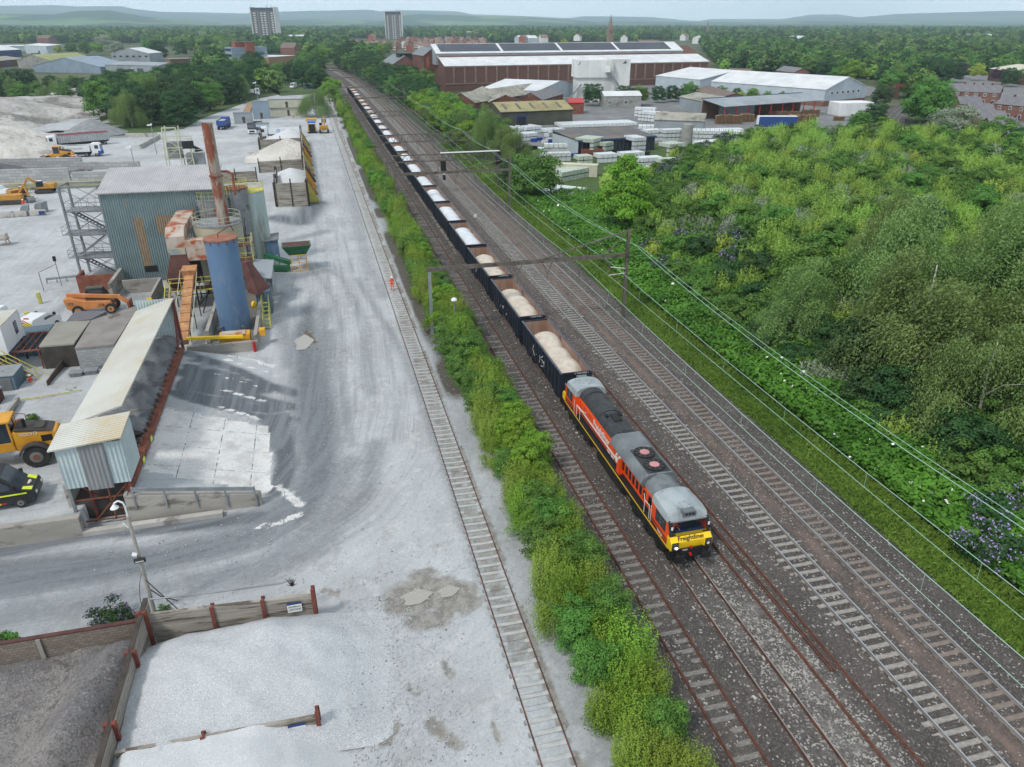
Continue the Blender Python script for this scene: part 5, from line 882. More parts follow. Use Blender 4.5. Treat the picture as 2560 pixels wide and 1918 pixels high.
# white liquid tanks on pallets
def tankmesh(mt):
    b = MB(mt); b.box(-.48, .48, -.56, .56, .16, 1.02); b.m('galv')
    for z in (.35, .6, .85): b.box(-.5, .5, -.58, -.565, z, z+.025).box(-.5, .5, .565, .58, z, z+.025).box(-.5, -.485, -.58, .58, z, z+.025).box(.485, .5, -.58, .58, z, z+.025)
    b.m('signal_black').box(-.5, .5, -.58, .58, .0, .05).box(-.5, -.38, -.58, .58, .05, .14).box(.38, .5, -.58, .58, .05, .14); b.m('blue_plastic' if mt == 'tank_blue' else 'signal_black').cyl((0, 0, 1.02), (0, 0, 1.06), .12, n=8)
    o = b.build('t', smooth=0); me = o.data; bpy.data.objects.remove(o); return me
TKM = {'w': tankmesh('tank_plastic'), 'g': tankmesh('tank_green')}; r_ = random.Random(4); NT = [0]; rest = []
def tanks(px0, py0, px1, py1, rows, hgt, kind, label, gap=.0, fill=1.):
    Pa, Pb = A(px0, py0), A(px1, py1); L = math.dist(Pa, Pb); n = int(L/1.24)+1; an = math.atan2(Pb[1]-Pa[1], Pb[0]-Pa[0]); ux, uy = math.cos(an), math.sin(an)
    for i in range(n):
        for j in range(rows):
            hh = hgt if r_.random() < fill else r_.randint(1, hgt)
            for k in range(hh):
                x = Pa[0]+ux*i*1.24-uy*j*(1.04+gap); y = Pa[1]+uy*i*1.24+ux*j*(1.04+gap); z = -.3+k*1.07; front = (j == 0 or k == hh-1)
                if not front: continue
                if NT[0] < 296: o = link('liquid_tank', TKM[kind]); o.location = (x, y, z); o.rotation_euler = (0, 0, an+math.pi/2+r_.uniform(-.03, .03)); tag(o, label, 'tank', 'white liquid tanks: '+label.split(' tank ')[-1]); NT[0] += 1
                else: rest.append((x, y, z, an+math.pi/2, kind))
tanks(1358, 402, 1425, 400, 2, 2, 'w', 'white caged tank in the double stack right of the lineside birches'); tanks(1480, 388, 1506, 380, 5, 4, 'g', 'greenish caged tank in the tall stack before the low dark shed'); tanks(1512, 386, 1532, 382, 4, 3, 'g', 'greenish caged tank in the shorter stack before the low dark shed')
tanks(1585, 384, 1614, 382, 5, 4, 'w', 'bright white tank in the four high stack at the middle of the yard'); tanks(1542, 378, 1568, 374, 4, 3, 'w', 'white tank in the stack behind the four high one')
tanks(1672, 402, 1708, 398, 4, 4, 'g', 'greenish tank in the tall stack nearest the scrub mound'); tanks(1716, 404, 1738, 400, 4, 3, 'w', 'white tank in the stack right of the greenish one'); tanks(1660, 362, 1706, 360, 3, 4, 'w', 'white tank in the stack left of the round stump'); tanks(1728, 352, 1850, 356, 5, 3, 'w', 'white tank in the long rows right of the round stump'); tanks(1600, 300, 1660, 305, 4, 3, 'w', 'white tank in the stack before the older grey shed', fill=.8)
tanks(1408, 318, 1590, 312, 8, 1, 'w', 'white tank in the low field of tanks behind the dark shed', fill=.9); tanks(1370, 352, 1415, 350, 4, 3, 'w', 'white tank in the jumbled stacks left of the dark shed', fill=.4, gap=.4); tanks(1300, 335, 1350, 330, 4, 2, 'w', 'white tank in the scattered heap by the olive shed door', fill=.4, gap=.5); tanks(1405, 452, 1466, 440, 4, 2, 'g', 'greenish tank in the closed row nearest the railway'); tanks(1410, 500, 1462, 478, 7, 1, 'w', 'white tank in the flat block behind the round lineside tree'); tanks(1600, 415, 1650, 412, 3, 2, 'w', 'white tank in the row behind the maple'); tanks(1780, 372, 1850, 362, 3, 2, 'w', 'white tank in the rows by the far edge of the mound'); tanks(1750, 385, 1800, 380, 3, 3, 'w', 'white tank in the block in front of the round stump'); tanks(1560, 402, 1610, 398, 3, 2, 'w', 'white tank in the low row left of the greenish stack'); tanks(1450, 410, 1480, 408, 3, 2, 'g', 'greenish tank beside the rusty skip'); tanks(1366, 378, 1425, 378, 2, 2, 'w', 'white tank behind the row of empty cages'); tanks(1590, 290, 1640, 292, 3, 3, 'w', 'white tank in the far stack by the small block shed')
for a_ in ((1290, 352, 1345, 348, 3, 2, 'w', 'white tank in the drum heap behind the birches'), (1430, 352, 1470, 350, 2, 2, 'w', 'white tank by the corner of the dark shed'), (1600, 330, 1690, 332, 4, 2, 'w', 'white tank in the block before the older grey shed'), (1560, 425, 1640, 428, 3, 1, 'w', 'white tank in the single layer behind the maple'), (1740, 340, 1860, 338, 3, 2, 'w', 'white tank in the back rows right of the stump'), (1650, 430, 1700, 428, 2, 3, 'g', 'greenish tank in the stack at the corner of the mound'), (1350, 378, 1410, 378, 3, 1, 'w', 'white tank in the single row behind the cages'), (1500, 405, 1545, 402, 3, 2, 'w', 'white tank between skip and maple'), (1620, 352, 1650, 350, 3, 3, 'w', 'white tank beside the long dark shed end')): tanks(*a_)
if rest:
    V = []; Q = []; mi = []
    b = MB('tank_plastic')
    for x, y, z, an, kd in rest: b.m('tank_plastic' if kd == 'w' else 'tank_green').cbox((x, y, z+.6), (.96, 1.12, .9), an); b.m('signal_black').cbox((x, y, z+.07), (1, 1.16, .14), an)
    tag(b.build('liquid_tank', smooth=0), 'remaining white caged tanks in the far rows of the yard', 'tank', kind='stuff')
for k, (px, py, c) in enumerate([(1335, 352, 'blue_plastic'), (1348, 349, 'blue_plastic'), (1362, 356, 'tank_plastic'), (1375, 354, 'blue_plastic'), (1392, 352, 'blue_plastic'), (1320, 345, 'tank_plastic'), (1408, 350, 'blue_plastic'), (1330, 322, 'blue_plastic'), (1345, 327, 'tank_plastic'), (1436, 390, 'blue_plastic')]):
    b = MB(c); [b.cyl((dx_, dy_, 0), (dx_, dy_, .85), .3, n=10) for dx_, dy_ in ((0, 0), (.65, .1), (.2, .6), (.9, .65), (-.5, .4))]; o = b.build('drum_cluster'); o.location = (*A(px, py), -.3); tag(o, '%s drums standing on the ground %s' % ('blue' if c[0] == 'b' else 'white', ['left of the jumbled tanks', 'before the jumbled tanks', 'in the middle of the drum row', 'right of the white drums', 'near the corner of the dark shed', 'at the birch end of the row', 'against the dark shed', 'inside the olive shed door', 'just outside the olive shed', 'beside the rusty skip'][k]), 'drums', 'drums in the tank yard')
dk = MB('signal_black')
for i in range(26):
    for k in range(2): dk.cbox((i*1.3, (i % 3)*.2, .3+k*.55), (1.15, 1., .5))
o = dk.build('empty_cage_row', smooth=0); Pa, Pb = A(1312, 372), A(1432, 378); o.location = (*Pa, -.3); o.rotation_euler = (0, 0, math.atan2(Pb[1]-Pa[1], Pb[0]-Pa[0])); tag(o, 'dark row of stacked empty cages behind the birches', 'cages')
def container(label, P, rz, L, mt, roof=None, z=0., w=2.44, h=2.6, cat='container', name='shipping_container', group=None, door='steel'):
    rt = thing(name, label, cat, (*P[:2], z), rz, group); b = MB(mt); b.box(.06, L-.06, .06, w-.06, .1, h-.06); b.build('body', rt, smooth=0); f = MB(mt)
    for x in (0, L-.12): [f.box(x, x+.12, y, y+.12, 0, h) for y in (0, w-.12)]
    for y in (0, w-.12): f.box(.12, L-.12, y, y+.12, 0, .12).box(.12, L-.12, y, y+.12, h-.12, h)
    f.build('frame', rt, smooth=0); r = MB(roof or mt); r.box(.03, L-.03, .03, w-.03, h-.06, h+.02); r.build('roof', rt, smooth=0)
    d = MB(door); d.box(L-.06, L-.03, .15, w/2-.02, .15, h-.2).box(L-.06, L-.03, w/2+.02, w-.15, .15, h-.2); d.build('door', rt, smooth=0); return rt
Pa, Pb = A(1374, 436), A(1464, 440); container('long cream container beside the rows of white tanks', Pa, math.atan2(Pb[1]-Pa[1], Pb[0]-Pa[0])+.0, 10.5, 'cream_sheet', z=-.3)
sk = thing('skip', 'rusty open skip standing by the dark shed', 'skip', (*A(1454, 392), -.3), -.25); b = MB('rust'); b.box(0, 5.5, 0, .1, 0, 1.9).box(0, 5.5, 2.3, 2.4, 0, 1.9).box(0, .1, .1, 2.3, 0, 1.9).box(5.4, 5.5, .1, 2.3, 0, 1.9).box(.1, 5.4, .1, 2.3, 0, .1); [b.box(x, x+.1, -.1, 0, 0, 1.9) for x in (.5, 1.5, 2.5, 3.5, 4.5)]; b.build('body', sk, smooth=0)
# pallet stacks
def pallets(px, py, n, m_, h, label, rz=-.25):
    Pa = A(px, py)
    for i in range(n):
        for j in range(m_):
            b = MB('pallet_wood'); hh = h+random.randint(-2, 1)
            for k in range(hh): z = k*.145; b.m('pallet_wood').box(0, 1.15, 0, .95, z+.1, z+.135); b.m('pallet_dark').box(.03, 1.12, .05, .9, z, z+.1)
            o = b.build('pallet_stack', smooth=0); o.location = (Pa[0]+i*1.28*math.cos(rz)-j*1.1*math.sin(rz), Pa[1]+i*1.28*math.sin(rz)+j*1.1*math.cos(rz), -.3); o.rotation_euler = (0, 0, rz); tag(o, label, 'pallet stack', 'pallet stacks: '+label)
pallets(1790, 308, 7, 2, 20, 'tall pallet stack at the left of the pallet yard'); pallets(1850, 303, 4, 2, 18, 'pallet stack left of the forklift'); pallets(1920, 293, 9, 1, 16, 'pallet stack in the long row under the open shed'); pallets(1972, 310, 7, 2, 21, 'pallet stack in the big block at the middle of the yard'); pallets(2005, 290, 5, 1, 18, 'pallet stack behind the big block'); pallets(2085, 300, 3, 1, 9, 'low pallet stack near the white wrapped load')
b = MB('tarp_white'); P0 = A(2095, 288); b.cbox((0, 0, 2.2), (13, 8, 4.6), -.1); o = b.build('wrapped_stack', bev=.15); o.location = (P0[0]+7, P0[1]+3, -.3); tag(o, 'big white wrapped load at the right of the pallet yard', 'load')
def trailer(label, P, rz, mt, top='tarp_white', L=12):
    rt = thing('lorry_trailer', label, 'trailer', (*P, -.3), rz); b = MB(mt); b.box(0, L, 0, 2.5, 1.1, 3.9); b.build('curtain_body', rt, .04, smooth=0); b = MB(top); b.box(-.05, L+.05, -.05, 2.55, 3.9, 4.0).box(-.08, 0, 0, 2.5, 1.1, 3.9); b.build('roof', rt, smooth=0); b = MB('underframe'); b.box(.5, L-.5, .7, 1.8, .8, 1.1); b.build('chassis', rt, smooth=0)
    for x in (L-3.6, L-2.4, L-1.2):
        for y in (.2, 2.3): q = MB('tyre'); q.wheel((x, y, .5), .5, .35, 'tyre', 'rim_grey', 'y', 12); q.build('wheel', rt)
    return rt
trailer('blue curtain trailer with white roof behind the mound', A(1895, 322), -.27, 'wagon_blue'); trailer('long white roofed trailer with blue end among the pallets', A(1815, 285), -.2, 'pallet_wood')
# right hand housing
def house(label, P1, P2, d, ze, zr, wall='brick_red', roof='slate', ridge='x', nw=2, group='brick terraced houses at the right'):
    w = math.dist(P1, P2); wn = [(w*(k+.5)/nw-.55, w*(k+.5)/nw+.55, z, z+1.15) for k in range(nw) for z in (ze-1.5, .9)]
    rt = bld('house', label, 'house', P1, P2, d, ze, zr, wall, roof, ridge, wins=wn, doors=[(w*.5-.4, w*.5+.4, 1.8, 'navy_paint')], z0=-.3, group=group); q = MB('brick_old'); q.box(w-.7, w-.1, d/2-.3, d/2+.3, zr-.3, zr+.7); q.build('chimney', rt, smooth=0); return rt
Pa, Pb = A(2385, 226, 4.8), A(2500, 231, 4.8); v = ((Pb[0]-Pa[0])/5, (Pb[1]-Pa[1])/5)
for k in range(5): house('brick terraced house in the back row, %s from the left' % ordn[k], (Pa[0]+v[0]*k, Pa[1]+v[1]*k), (Pa[0]+v[0]*(k+1)-.05, Pa[1]+v[1]*(k+1)), 8, 4.8, 7.4, 'brick_red' if k else 'brick_dark', 'slate', nw=1)
Pa, Pb = A(2488, 257, 4.8), A(2600, 268, 4.8); v = ((Pb[0]-Pa[0])/4, (Pb[1]-Pa[1])/4)
for k in range(4): house('grey roofed brick house in the middle row, %s from the left' % ordn[k], (Pa[0]+v[0]*k, Pa[1]+v[1]*k), (Pa[0]+v[0]*(k+1)-.05, Pa[1]+v[1]*(k+1)), 8, 4.8, 7.2, 'brick_red', 'slate', nw=1)
for k in range(6): P1 = A(2402+k*26, 258+k*19, 4.6); house('stepped terraced house running down the right edge, %s from the far end' % ordn[k], P1, (P1[0]+8, P1[1]-1.5), 5.2, 4.6, 6.8, 'brick_dark' if k % 2 else 'brick_red', 'slate', 'x', nw=2)
bld('warehouse', 'cream roofed warehouse beyond the terraced houses', 'warehouse', A(2475, 172, 6), A(2640, 190, 6), 30, 6, 8.5, 'brick_dark', 'cream_sheet', 'x')
for k, (px, py, rz) in enumerate([(2375, 284, .3), (2215, 262, .1)]): pass
# railway curve and bridge
cv = [A(2225, 345), A(2222, 320), A(2226, 300), A(2240, 282), A(2262, 266), A(2290, 254), A(2325, 246)]
def offset(P, d):
    o = []
    for i, p in enumerate(P):
        a, b = P[max(0, i-1)], P[min(len(P)-1, i+1)]; L = math.dist(a, b); o.append((p[0]+(b[1]-a[1])/L*d, p[1]-(b[0]-a[0])/L*d))
    return o
b = MB('track_ballast'); l, r = offset(cv, -4.5), offset(cv, 4.5)
for i in range(len(cv)-1): b.quad((*l[i], -.2), (*r[i], -.2), (*r[i+1], -.2), (*l[i+1], -.2))
tag(b.build('branch_ballast', smooth=0), kind='structure')
for k, c0 in enumerate((-1.8, 1.8)):
    rt = thing('railway_track', '%s curved track passing under the small bridge at the right' % ['left', 'right'][k], 'railway track', (0, 0, 0))
    for d in (-.75, .75):
        q = MB('rail_worn'); p = offset(cv, c0+d)
        for a, b_ in zip(p, p[1:]): q.beam((*a, -.05), (*b_, -.05), .12, .15)
        q.build('rail', rt, smooth=0)
P1, P2 = A(2243, 243), A(2296, 240); br = thing('railway_bridge', 'small brick bridge with rusty girder over the curved tracks', 'bridge', (*P1, 0), math.atan2(P2[1]-P1[1], P2[0]-P1[0])); w = math.dist(P1, P2)
b = MB('rust'); b.box(-3, w+3, 0, .4, 4.2, 5.6).box(-3, w+3, 5, 5.4, 4.2, 5.6).box(-3, w+3, .4, 5, 4.2, 4.5); b.build('girder', br, smooth=0); b = MB('brick_dark'); b.box(-6, 0, -.5, 6, -.4, 4.2).box(w, w+6, -.5, 6, -.4, 4.2); b.build('abutment', br, smooth=0)
# office, tower blocks, churches
P1 = A(586, 176); of = thing('office_block', 'grey ribbed office block with orange brick stair tower', 'office block', (*P1, 0), .45); b = MB('cladding_blue'); [b.box(0, 26, 0, 12, z, z+3.6) for z in (0, 3.7, 7.4, 11.1)]; b.build('cladding', of, smooth=0); [lonpart(of, 'window_band', 'window', (-.1, 0, 1, 11, z+1.2, z+2.8)) for z in (0, 3.7, 7.4, 11.1)]
for z in (3.62, 7.32, 11.02): lonpart(of, 'rib', 'white_paint', (-.15, 26.1, -.15, 12.1, z, z+.1))
lonpart(of, 'stair_tower', 'brick_bright', (10, 16, -2.5, 0, 0, 18), (4, 12, 2, 8, 14.8, 18)); lonpart(of, 'tower_roof', 'slate', (9.7, 16.3, -2.8, 6, 18, 18.4), (3.7, 12.2, 1.7, 8.3, 18.002, 18.3))
bld('warehouse', 'brown flat roofed depot right of the grey office block', 'depot', A(672, 155, 5), A(738, 150, 5), 25, 8, 8, 'pallet_wood', 'roof_white', 'flat')
def towerblock(label, px0, px1, pyt, D_, floors=13):
    dx, dy, dz = dirz(px0, pyt); x0, y0 = dx*D_, dy*D_; z1 = CAMH+dz*D_; w = (px1-px0)/F_*D_*.95; rt = thing('tower_block', label, 'tower block', (x0, y0, 0), -PH+.05); d = w*.8
    b = MB('tower_grey'); b.box(0, w, 0, d, 0, z1); b.build('wall', rt, smooth=0); b = MB('white_plaster'); b.box(-.6, .6, -.8, d+.5, 0, z1+1).box(w-.6, w+.6, -.8, d+.5, 0, z1+1); b.build('side_wall', rt, smooth=0); b = MB('roof_solar'); b.box(.7, w-.7, -.5, 0, z1-5, z1-.5); b.build('top_band', rt, smooth=0)
    fh = (z1-6)/floors
    for k in range(floors):
        for x in (.12, .42, .56, .86): q = MB('white_paint'); q.box(w*x, w*x+w*.075, -.9, 0, k*fh+.2, k*fh+fh*.45); q.build('balcony', rt, smooth=0)
        q = MB('window')
        for x in (.22, .32, .66, .76): q.box(w*x, w*x+w*.05, -.2, 0, k*fh+fh*.3, k*fh+fh*.8)
        q.m('white_paint'); [q.box(w*x-.3, w*x, -.25, 0, k*fh+fh*.25, k*fh+fh*.85) for x in (.22, .32, .66, .76)]; q.build('window', rt, smooth=0)
    q = MB('galv'); [q.beam((w*x, 2, z1), (w*x, 2, z1+5), .4) for x in (.05, .7, .75, .88, .93)]; q.build('aerial', rt, smooth=0)
towerblock('dark grey tower block with aerials, the left of the two', 624, 676, 19, 1500); towerblock('dark grey tower block with flat top, the right of the two', 961, 999, 29, 1750)
dx, dy, dz = dirz(1528, 92); D_ = 1400
for lab, px, pyt, D_, s in (('stone church steeple rising above the trees behind the brick works', 1528, 35, 1250, 1.), ('thin dark church spire on the right horizon', 1771, 52, 1700, .62)):
    dx, dy, dz = dirz(px, pyt); zt = CAMH+dz*D_; rt = thing('church_steeple', lab, 'steeple', (dx*D_, dy*D_, 0)); b = MB('stone'); b.box(-4.*s, 4.*s, -4.*s, 4.*s, 0, zt*.52); b.build('tower', rt, smooth=0); b = MB('stone'); b.cyl((0, 0, zt*.52), (0, 0, zt), 3.9*s, .15, n=8); [b.cyl((a*3.6*s, c*3.6*s, zt*.52), (a*3.6*s, c*3.6*s, zt*.6), .6*s, .05, n=5) for a in (-1, 1) for c in (-1, 1)]; b.build('spire', rt, smooth=0); [lonpart(rt, 'louvre', 'signal_black', (a-.6*s, a+.6*s, -4.05*s, -4*s, zt*.36, zt*.48)) for a in (-1.4*s, 1.4*s)]
# left estate
LE = [('shed', 'white roofed shed with navy front at the left edge', (-60, 130), (52, 124), 26, 6, 9, 'navy_paint', 'roof_white', 'x'), ('shed', 'large white flat roofed shed behind the left estate', (60, 113), (115, 116), 30, 8, 9.5, 'sheet_pale', 'roof_white', 'x'), ('shed', 'pale shed with low white roof at the far left', (-70, 117), (82, 115), 20, 5, 6, 'sheet_pale', 'roof_white', 'x'), ('shed', 'mossy green roofed shed at the left estate', (125, 152), (232, 146), 30, 5, 9, 'concrete_grey', 'roof_moss', 'x'),
      ('shed', 'wide blue grey gabled shed above the tree belt', (82, 165), (250, 168), 30, 3.5, 9, 'cladding_blue', 'cladding_blue', 'y'), ('shed', 'grey hall with curved white roof and sawtooth front', (277, 134), (372, 134), 26, 7, 11, 'sheet_grey', 'roof_white', 'y'), ('shed', 'low grey sheds with dark openings before the curved hall', (262, 162), (395, 165), 22, 5, 6.5, 'sheet_grey', 'sheet_grey', 'x'), ('shed', 'pale mossy flat shed in the left corner of the estate', (-80, 160), (62, 147), 28, 4, 6, 'brick_dark', 'asbestos', 'x'), ('shed', 'long brick office with flat roof right of the estate sheds', (425, 148), (500, 146), 14, 5, 5, 'brick_red', 'concrete_grey', 'flat'), ('shed', 'low white sheds right above the dense wood', (330, 172), (470, 168), 16, 3, 4.5, 'sheet_pale', 'roof_white', 'x')]
for nm, lab, p1, p2, d, ze, zr, wl, rf, rg in LE:
    o = bld(nm, lab, 'shed', A(*p1, ze), A(*p2, ze), d, ze, zr, wl, rf, rg); w = o['w']
    if 'sawtooth' in lab: [lonpart(o, 'louvre', 'signal_black', (w*(k+.3)/6, w*(k+.7)/6, -.2, 0, 4.2, 5.4)) for k in range(6)]
    elif 'gabled' not in lab: lonpart(o, 'door', 'navy_paint', (w*.6, w*.6+5, -.15, 0, -.3, 3.2))
# far terraces: one house mesh per kind, each house its own object
def hmesh(w, d, ze, zr, wall, roof):
    b = MB(wall); b.prof([(0, -.5), (d, -.5), (d, ze), (d/2, zr), (0, ze)], 'x', 0, w); b.m(roof); b.slab([(-.2, -.3, ze+.1), (w+.2, -.3, ze+.1), (w+.2, d/2, zr+.25), (-.2, d/2, zr+.25)], .2).slab([(w+.2, d+.3, ze+.1), (-.2, d+.3, ze+.1), (-.2, d/2+.01, zr+.25), (w+.2, d/2+.01, zr+.25)], .2); b.m('brick_old').box(w-.9, w, d/2-.4, d/2+.4, zr, zr+1.2); b.m('white_paint')
    for x in (.18, .6): [b.box(w*x, w*x+1.5, -.08, 0, z, z+1.3) for z in (1, ze-1.7)]
    o = b.build('h', smooth=0); me = o.data; bpy.data.objects.remove(o); return me
HMs = [hmesh(7, 8, 5, 8.2, 'brick_bright', 'tile_red'), hmesh(6, 8, 5.2, 8, 'brick_red', 'tile_brown'), hmesh(8, 9, 5, 8.5, 'white_plaster', 'tile_red')]
r_ = random.Random(21)
for row in range(9):
    for c in range(13):
        px = 872+c*27+(row % 2)*9+r_.uniform(-4, 4); py = 128-row*3.2+.3*r_.random()
        if px > 1215 or (row > 3 and px < 1000): continue
        o = link('terraced_house', HMs[r_.choice([0, 0, 1, 2 if r_.random() < .3 else 1])]); o.location = (*A(px, py), 0); o.rotation_euler = (0, 0, r_.choice([-.25, 1.3])+r_.uniform(-.08, .08)); tag(o, 'small red roofed house in the far estate left of the brick works', 'house', 'red roofed houses of the far estate')
for k in range(64):
    px = r_.uniform(2040, 2600); py = r_.uniform(104, 150)+(px-2300)*.01
    if py > 128 and px < 2130: continue
    o = link('terraced_house', HMs[r_.choice([0, 1, 1, 2])]); o.location = (*A(px, py), 0); o.rotation_euler = (0, 0, r_.choice([-.3, 1.2])+r_.uniform(-.1, .1)); tag(o, 'small brown roofed house between the trees at the far right', 'house', 'houses between the trees at the far right')
bld('school', 'long red brick flat roofed building among the far right trees', 'building', A(2080, 100, 7), A(2165, 104, 7), 24, 8, 8, 'brick_red', 'brick_red', 'flat'); bld('hall', 'grey roofed brick hall behind the red roofed estate', 'hall', A(1025, 82, 8), A(1100, 80, 8), 40, 8, 14, 'brick_dark', 'slate', 'x')
bld('house', 'dark roofed bungalow at the edge of the far wood', 'house', A(1940, 176, 3), A(1985, 182, 3), 10, 3, 5.5, 'brick_red', 'slate', 'x'); bld('house', 'brown brick house with hipped roof behind the long warehouse', 'house', A(1815, 184, 4), A(1870, 186, 4), 12, 4, 6.5, 'brick_bright', 'tile_brown', 'x')
FR = [(1300, 96, 1345, 5), (1600, 110, 1650, 5), (1760, 96, 1800, 5), (1990, 98, 2040, 6), (2150, 82, 2230, 6), (2300, 84, 2380, 6), (2430, 92, 2490, 6), (700, 120, 735, 6), (440, 95, 480, 5), (300, 92, 345, 5), (90, 96, 120, 5), (730, 95, 765, 6), (1130, 84, 1200, 6), (1420, 86, 1460, 5), (1850, 84, 1910, 6)]
for k, (a_, b_, c_, z) in enumerate(FR):
    P1, P2 = front(a_, b_, c_, z+3, [.1, -.2, .3][k % 3]); bld('far_building', '%s long roof showing above the distant woodland, %s' % (['pale', 'red brown', 'white'][k % 3], ['above the brick works', 'right of the steeple', 'below the thin spire', 'behind the long warehouse', 'on the right horizon', 'far right on the plain', 'over the terraced houses', 'behind the office block', 'left of the first tower block', 'left of the poplars', 'on the far left', 'between the two tower blocks', 'beside the red roofed estate', 'left of the steeple', 'in the middle of the right plain'][k]), 'building', P1, P2, 26, z+3, z+7, ['sheet_pale', 'brick_red', 'white_plaster'][k % 3], ['roof_white', 'tile_brown', 'roof_white'][k % 3], 'x')
for k in range(70):
    px = r_.uniform(60, 2500); py = r_.uniform(80, 112); o = link('terraced_house', HMs[r_.choice([0, 1, 2])]); o.location = (*A(px, py), 3); o.scale = (1.5, 1.2, 1.25); o.rotation_euler = (0, 0, r_.uniform(-.6, 1.2)); tag(o, 'lone distant house roof poking out of the far woodland', 'house', 'scattered houses in the far woodland')
# ---- trees of the middle distance: individuals first, then the far wood as one mass
MID = [(1395, 178, 'R', 7), (1300, 205, 'Y', 3), (1220, 188, 'B', 7), (1530, 245, 'L', 11), (1480, 262, 'D', 9), (1560, 262, 'D', 8), (1600, 262, 'R', 8), (1645, 255, 'D', 7), (1680, 252, 'D', 7), (1720, 250, 'R', 8), (1760, 252, 'L', 6), (1800, 250, 'R', 6), (1840, 250, 'D', 5), (1880, 250, 'L', 5), (1920, 252, 'L', 4.5), (1985, 250, 'R', 6), (2030, 248, 'R', 9), (1700, 256, 'C', 7), (1850, 256, 'Y', 4.5), (1960, 255, 'L', 5), (2250, 170, 'D', 12), (2090, 205, 'R', 9), (2130, 208, 'L', 13), (2060, 195, 'D', 12), (2020, 190, 'R', 12), (1990, 186, 'L', 11), (2180, 195, 'D', 9),
       (2225, 240, 'R', 13), (2235, 225, 'B', 14), (2200, 265, 'D', 9), (2315, 310, 'R', 15), (2290, 300, 'D', 12), (2345, 300, 'B', 12), (2180, 325, 'D', 8), (2145, 330, 'R', 7), (2210, 345, 'L', 6), (2375, 375, 'S', 11), (2330, 380, 'R', 6), (2480, 385, 'R', 10), (2540, 400, 'D', 8), (2455, 330, 'U', 5), (2380, 205, 'D', 13), (2410, 195, 'U', 8), (2345, 215, 'D', 13), (2300, 205, 'D', 14), (2440, 200, 'Y', 9), (2270, 190, 'R', 13), (2520, 215, 'D', 10), (2490, 210, 'U', 8), (2560, 210, 'R', 9), (2400, 180, 'L', 8), (2450, 160, 'D', 14), (2520, 150, 'R', 12), (2285, 130, 'C', 16), (2180, 118, 'C', 17), (1410, 118, 'Y', 11), (1196, 100, 'C', 18), (860, 165, 'D', 16), (880, 150, 'D', 17), (905, 155, 'R', 15), (925, 165, 'R', 14), (945, 178, 'D', 13), (960, 190, 'R', 12), (935, 200, 'R', 10), (960, 215, 'R', 9), (955, 138, 'L', 12), (915, 130, 'Y', 11), (885, 128, 'Y', 10),
       (95, 160, 'D', 9), (150, 138, 'Y', 10), (180, 136, 'R', 13), (215, 138, 'R', 14), (245, 136, 'L', 13), (265, 128, 'S', 18), (295, 135, 'S', 14), (175, 82, 'S', 20), (200, 78, 'P', 22), (222, 78, 'P', 24), (236, 78, 'P', 24), (250, 78, 'P', 25), (264, 78, 'P', 25), (400, 150, 'D', 17), (380, 138, 'R', 18), (480, 130, 'R', 16), (520, 135, 'D', 15), (455, 140, 'D', 14), (505, 105, 'S', 18), (550, 125, 'L', 16), (655, 125, 'Y', 13), (690, 118, 'Y', 14), (720, 122, 'L', 13), (645, 195, 'D', 16), (620, 215, 'D', 11), (700, 200, 'R', 10), (745, 195, 'D', 11), (25, 95, 'R', 22), (60, 100, 'R', 18), (770, 180, 'R', 13), (800, 172, 'R', 15), (790, 160, 'D', 14), (760, 165, 'R', 12), (740, 140, 'L', 12), (810, 150, 'L', 13)]
lmk = [(1530, 240, 'in front of the white batching plant'), (1700, 245, 'in the row before the long warehouses'), (1900, 250, 'before the very long warehouse'), (2080, 200, 'behind the end of the very long warehouse'), (2230, 240, 'left of the small railway bridge'), (2310, 300, 'right of the curved tracks'), (2180, 330, 'at the back of the mound'), (2400, 370, 'before the terraced houses'), (2500, 390, 'before the stepped terrace'), (2350, 200, 'in the wood behind the bridge'), (2480, 200, 'behind the terraced houses'), (2450, 150, 'on the far right'), (1300, 190, 'along the brick works wall'), (1400, 118, 'behind the brick works'), (1196, 100, 'in the red roofed estate'), (900, 155, 'right of the far tracks'), (950, 200, 'by the brick gable at the line'), (150, 140, 'in the left estate'), (260, 130, 'beside the pale willow of the left estate'), (230, 78, 'on the left skyline'), (400, 150, 'right of the curved roof hall'), (520, 125, 'left of the office block'), (690, 120, 'behind the office block'), (650, 200, 'in front of the office block'), (40, 95, 'at the far left edge'), (780, 170, 'left of the far tracks')]
for px, py, kd, h in MID:
    x, y = A(px, py); tree(kd, x, y, h, where(px, py, lmk), wide=1.0 if kd in 'PC' else 1.12, far=True, group='trees between the buildings')
EX = [[(-200, 108), (390, 108), (500, 128), (500, 230), (-200, 232)], [(560, 125), (840, 150), (860, 240), (570, 225)], [(865, 97), (1220, 97), (1220, 131), (865, 131)], [(930, 140), (1100, 110), (1740, 100), (1810, 180), (2170, 196), (2290, 236), (2350, 330), (2200, 420), (1150, 520), (930, 260)], [(2300, 185), (2700, 185), (2900, 700), (2300, 330)], [(-900, 232), (860, 232), (900, 3000), (-900, 3000)]]
gg = np.random.default_rng(12); n = 420000; d = np.where(gg.random(n) < .45, 300*(21.)**gg.random(n), 6300*np.sqrt(gg.random(n))); a = gg.uniform(-.62, 1.12, n); x = d*np.sin(a+.0); y = d*np.cos(a); keep = np.abs(x-24+np.maximum(0, y-330)**2/7500) > 24*np.where(y < 900, 1, 0)
f = x*sp+y*cp; rr_ = x*cp-y*sp; dd = f*ct+CAMH*st; px = CX_+F_*rr_/dd; py = CY_-F_*(f*st-CAMH*ct)/dd
for P in EX: keep &= ~inpoly(px, py, P)
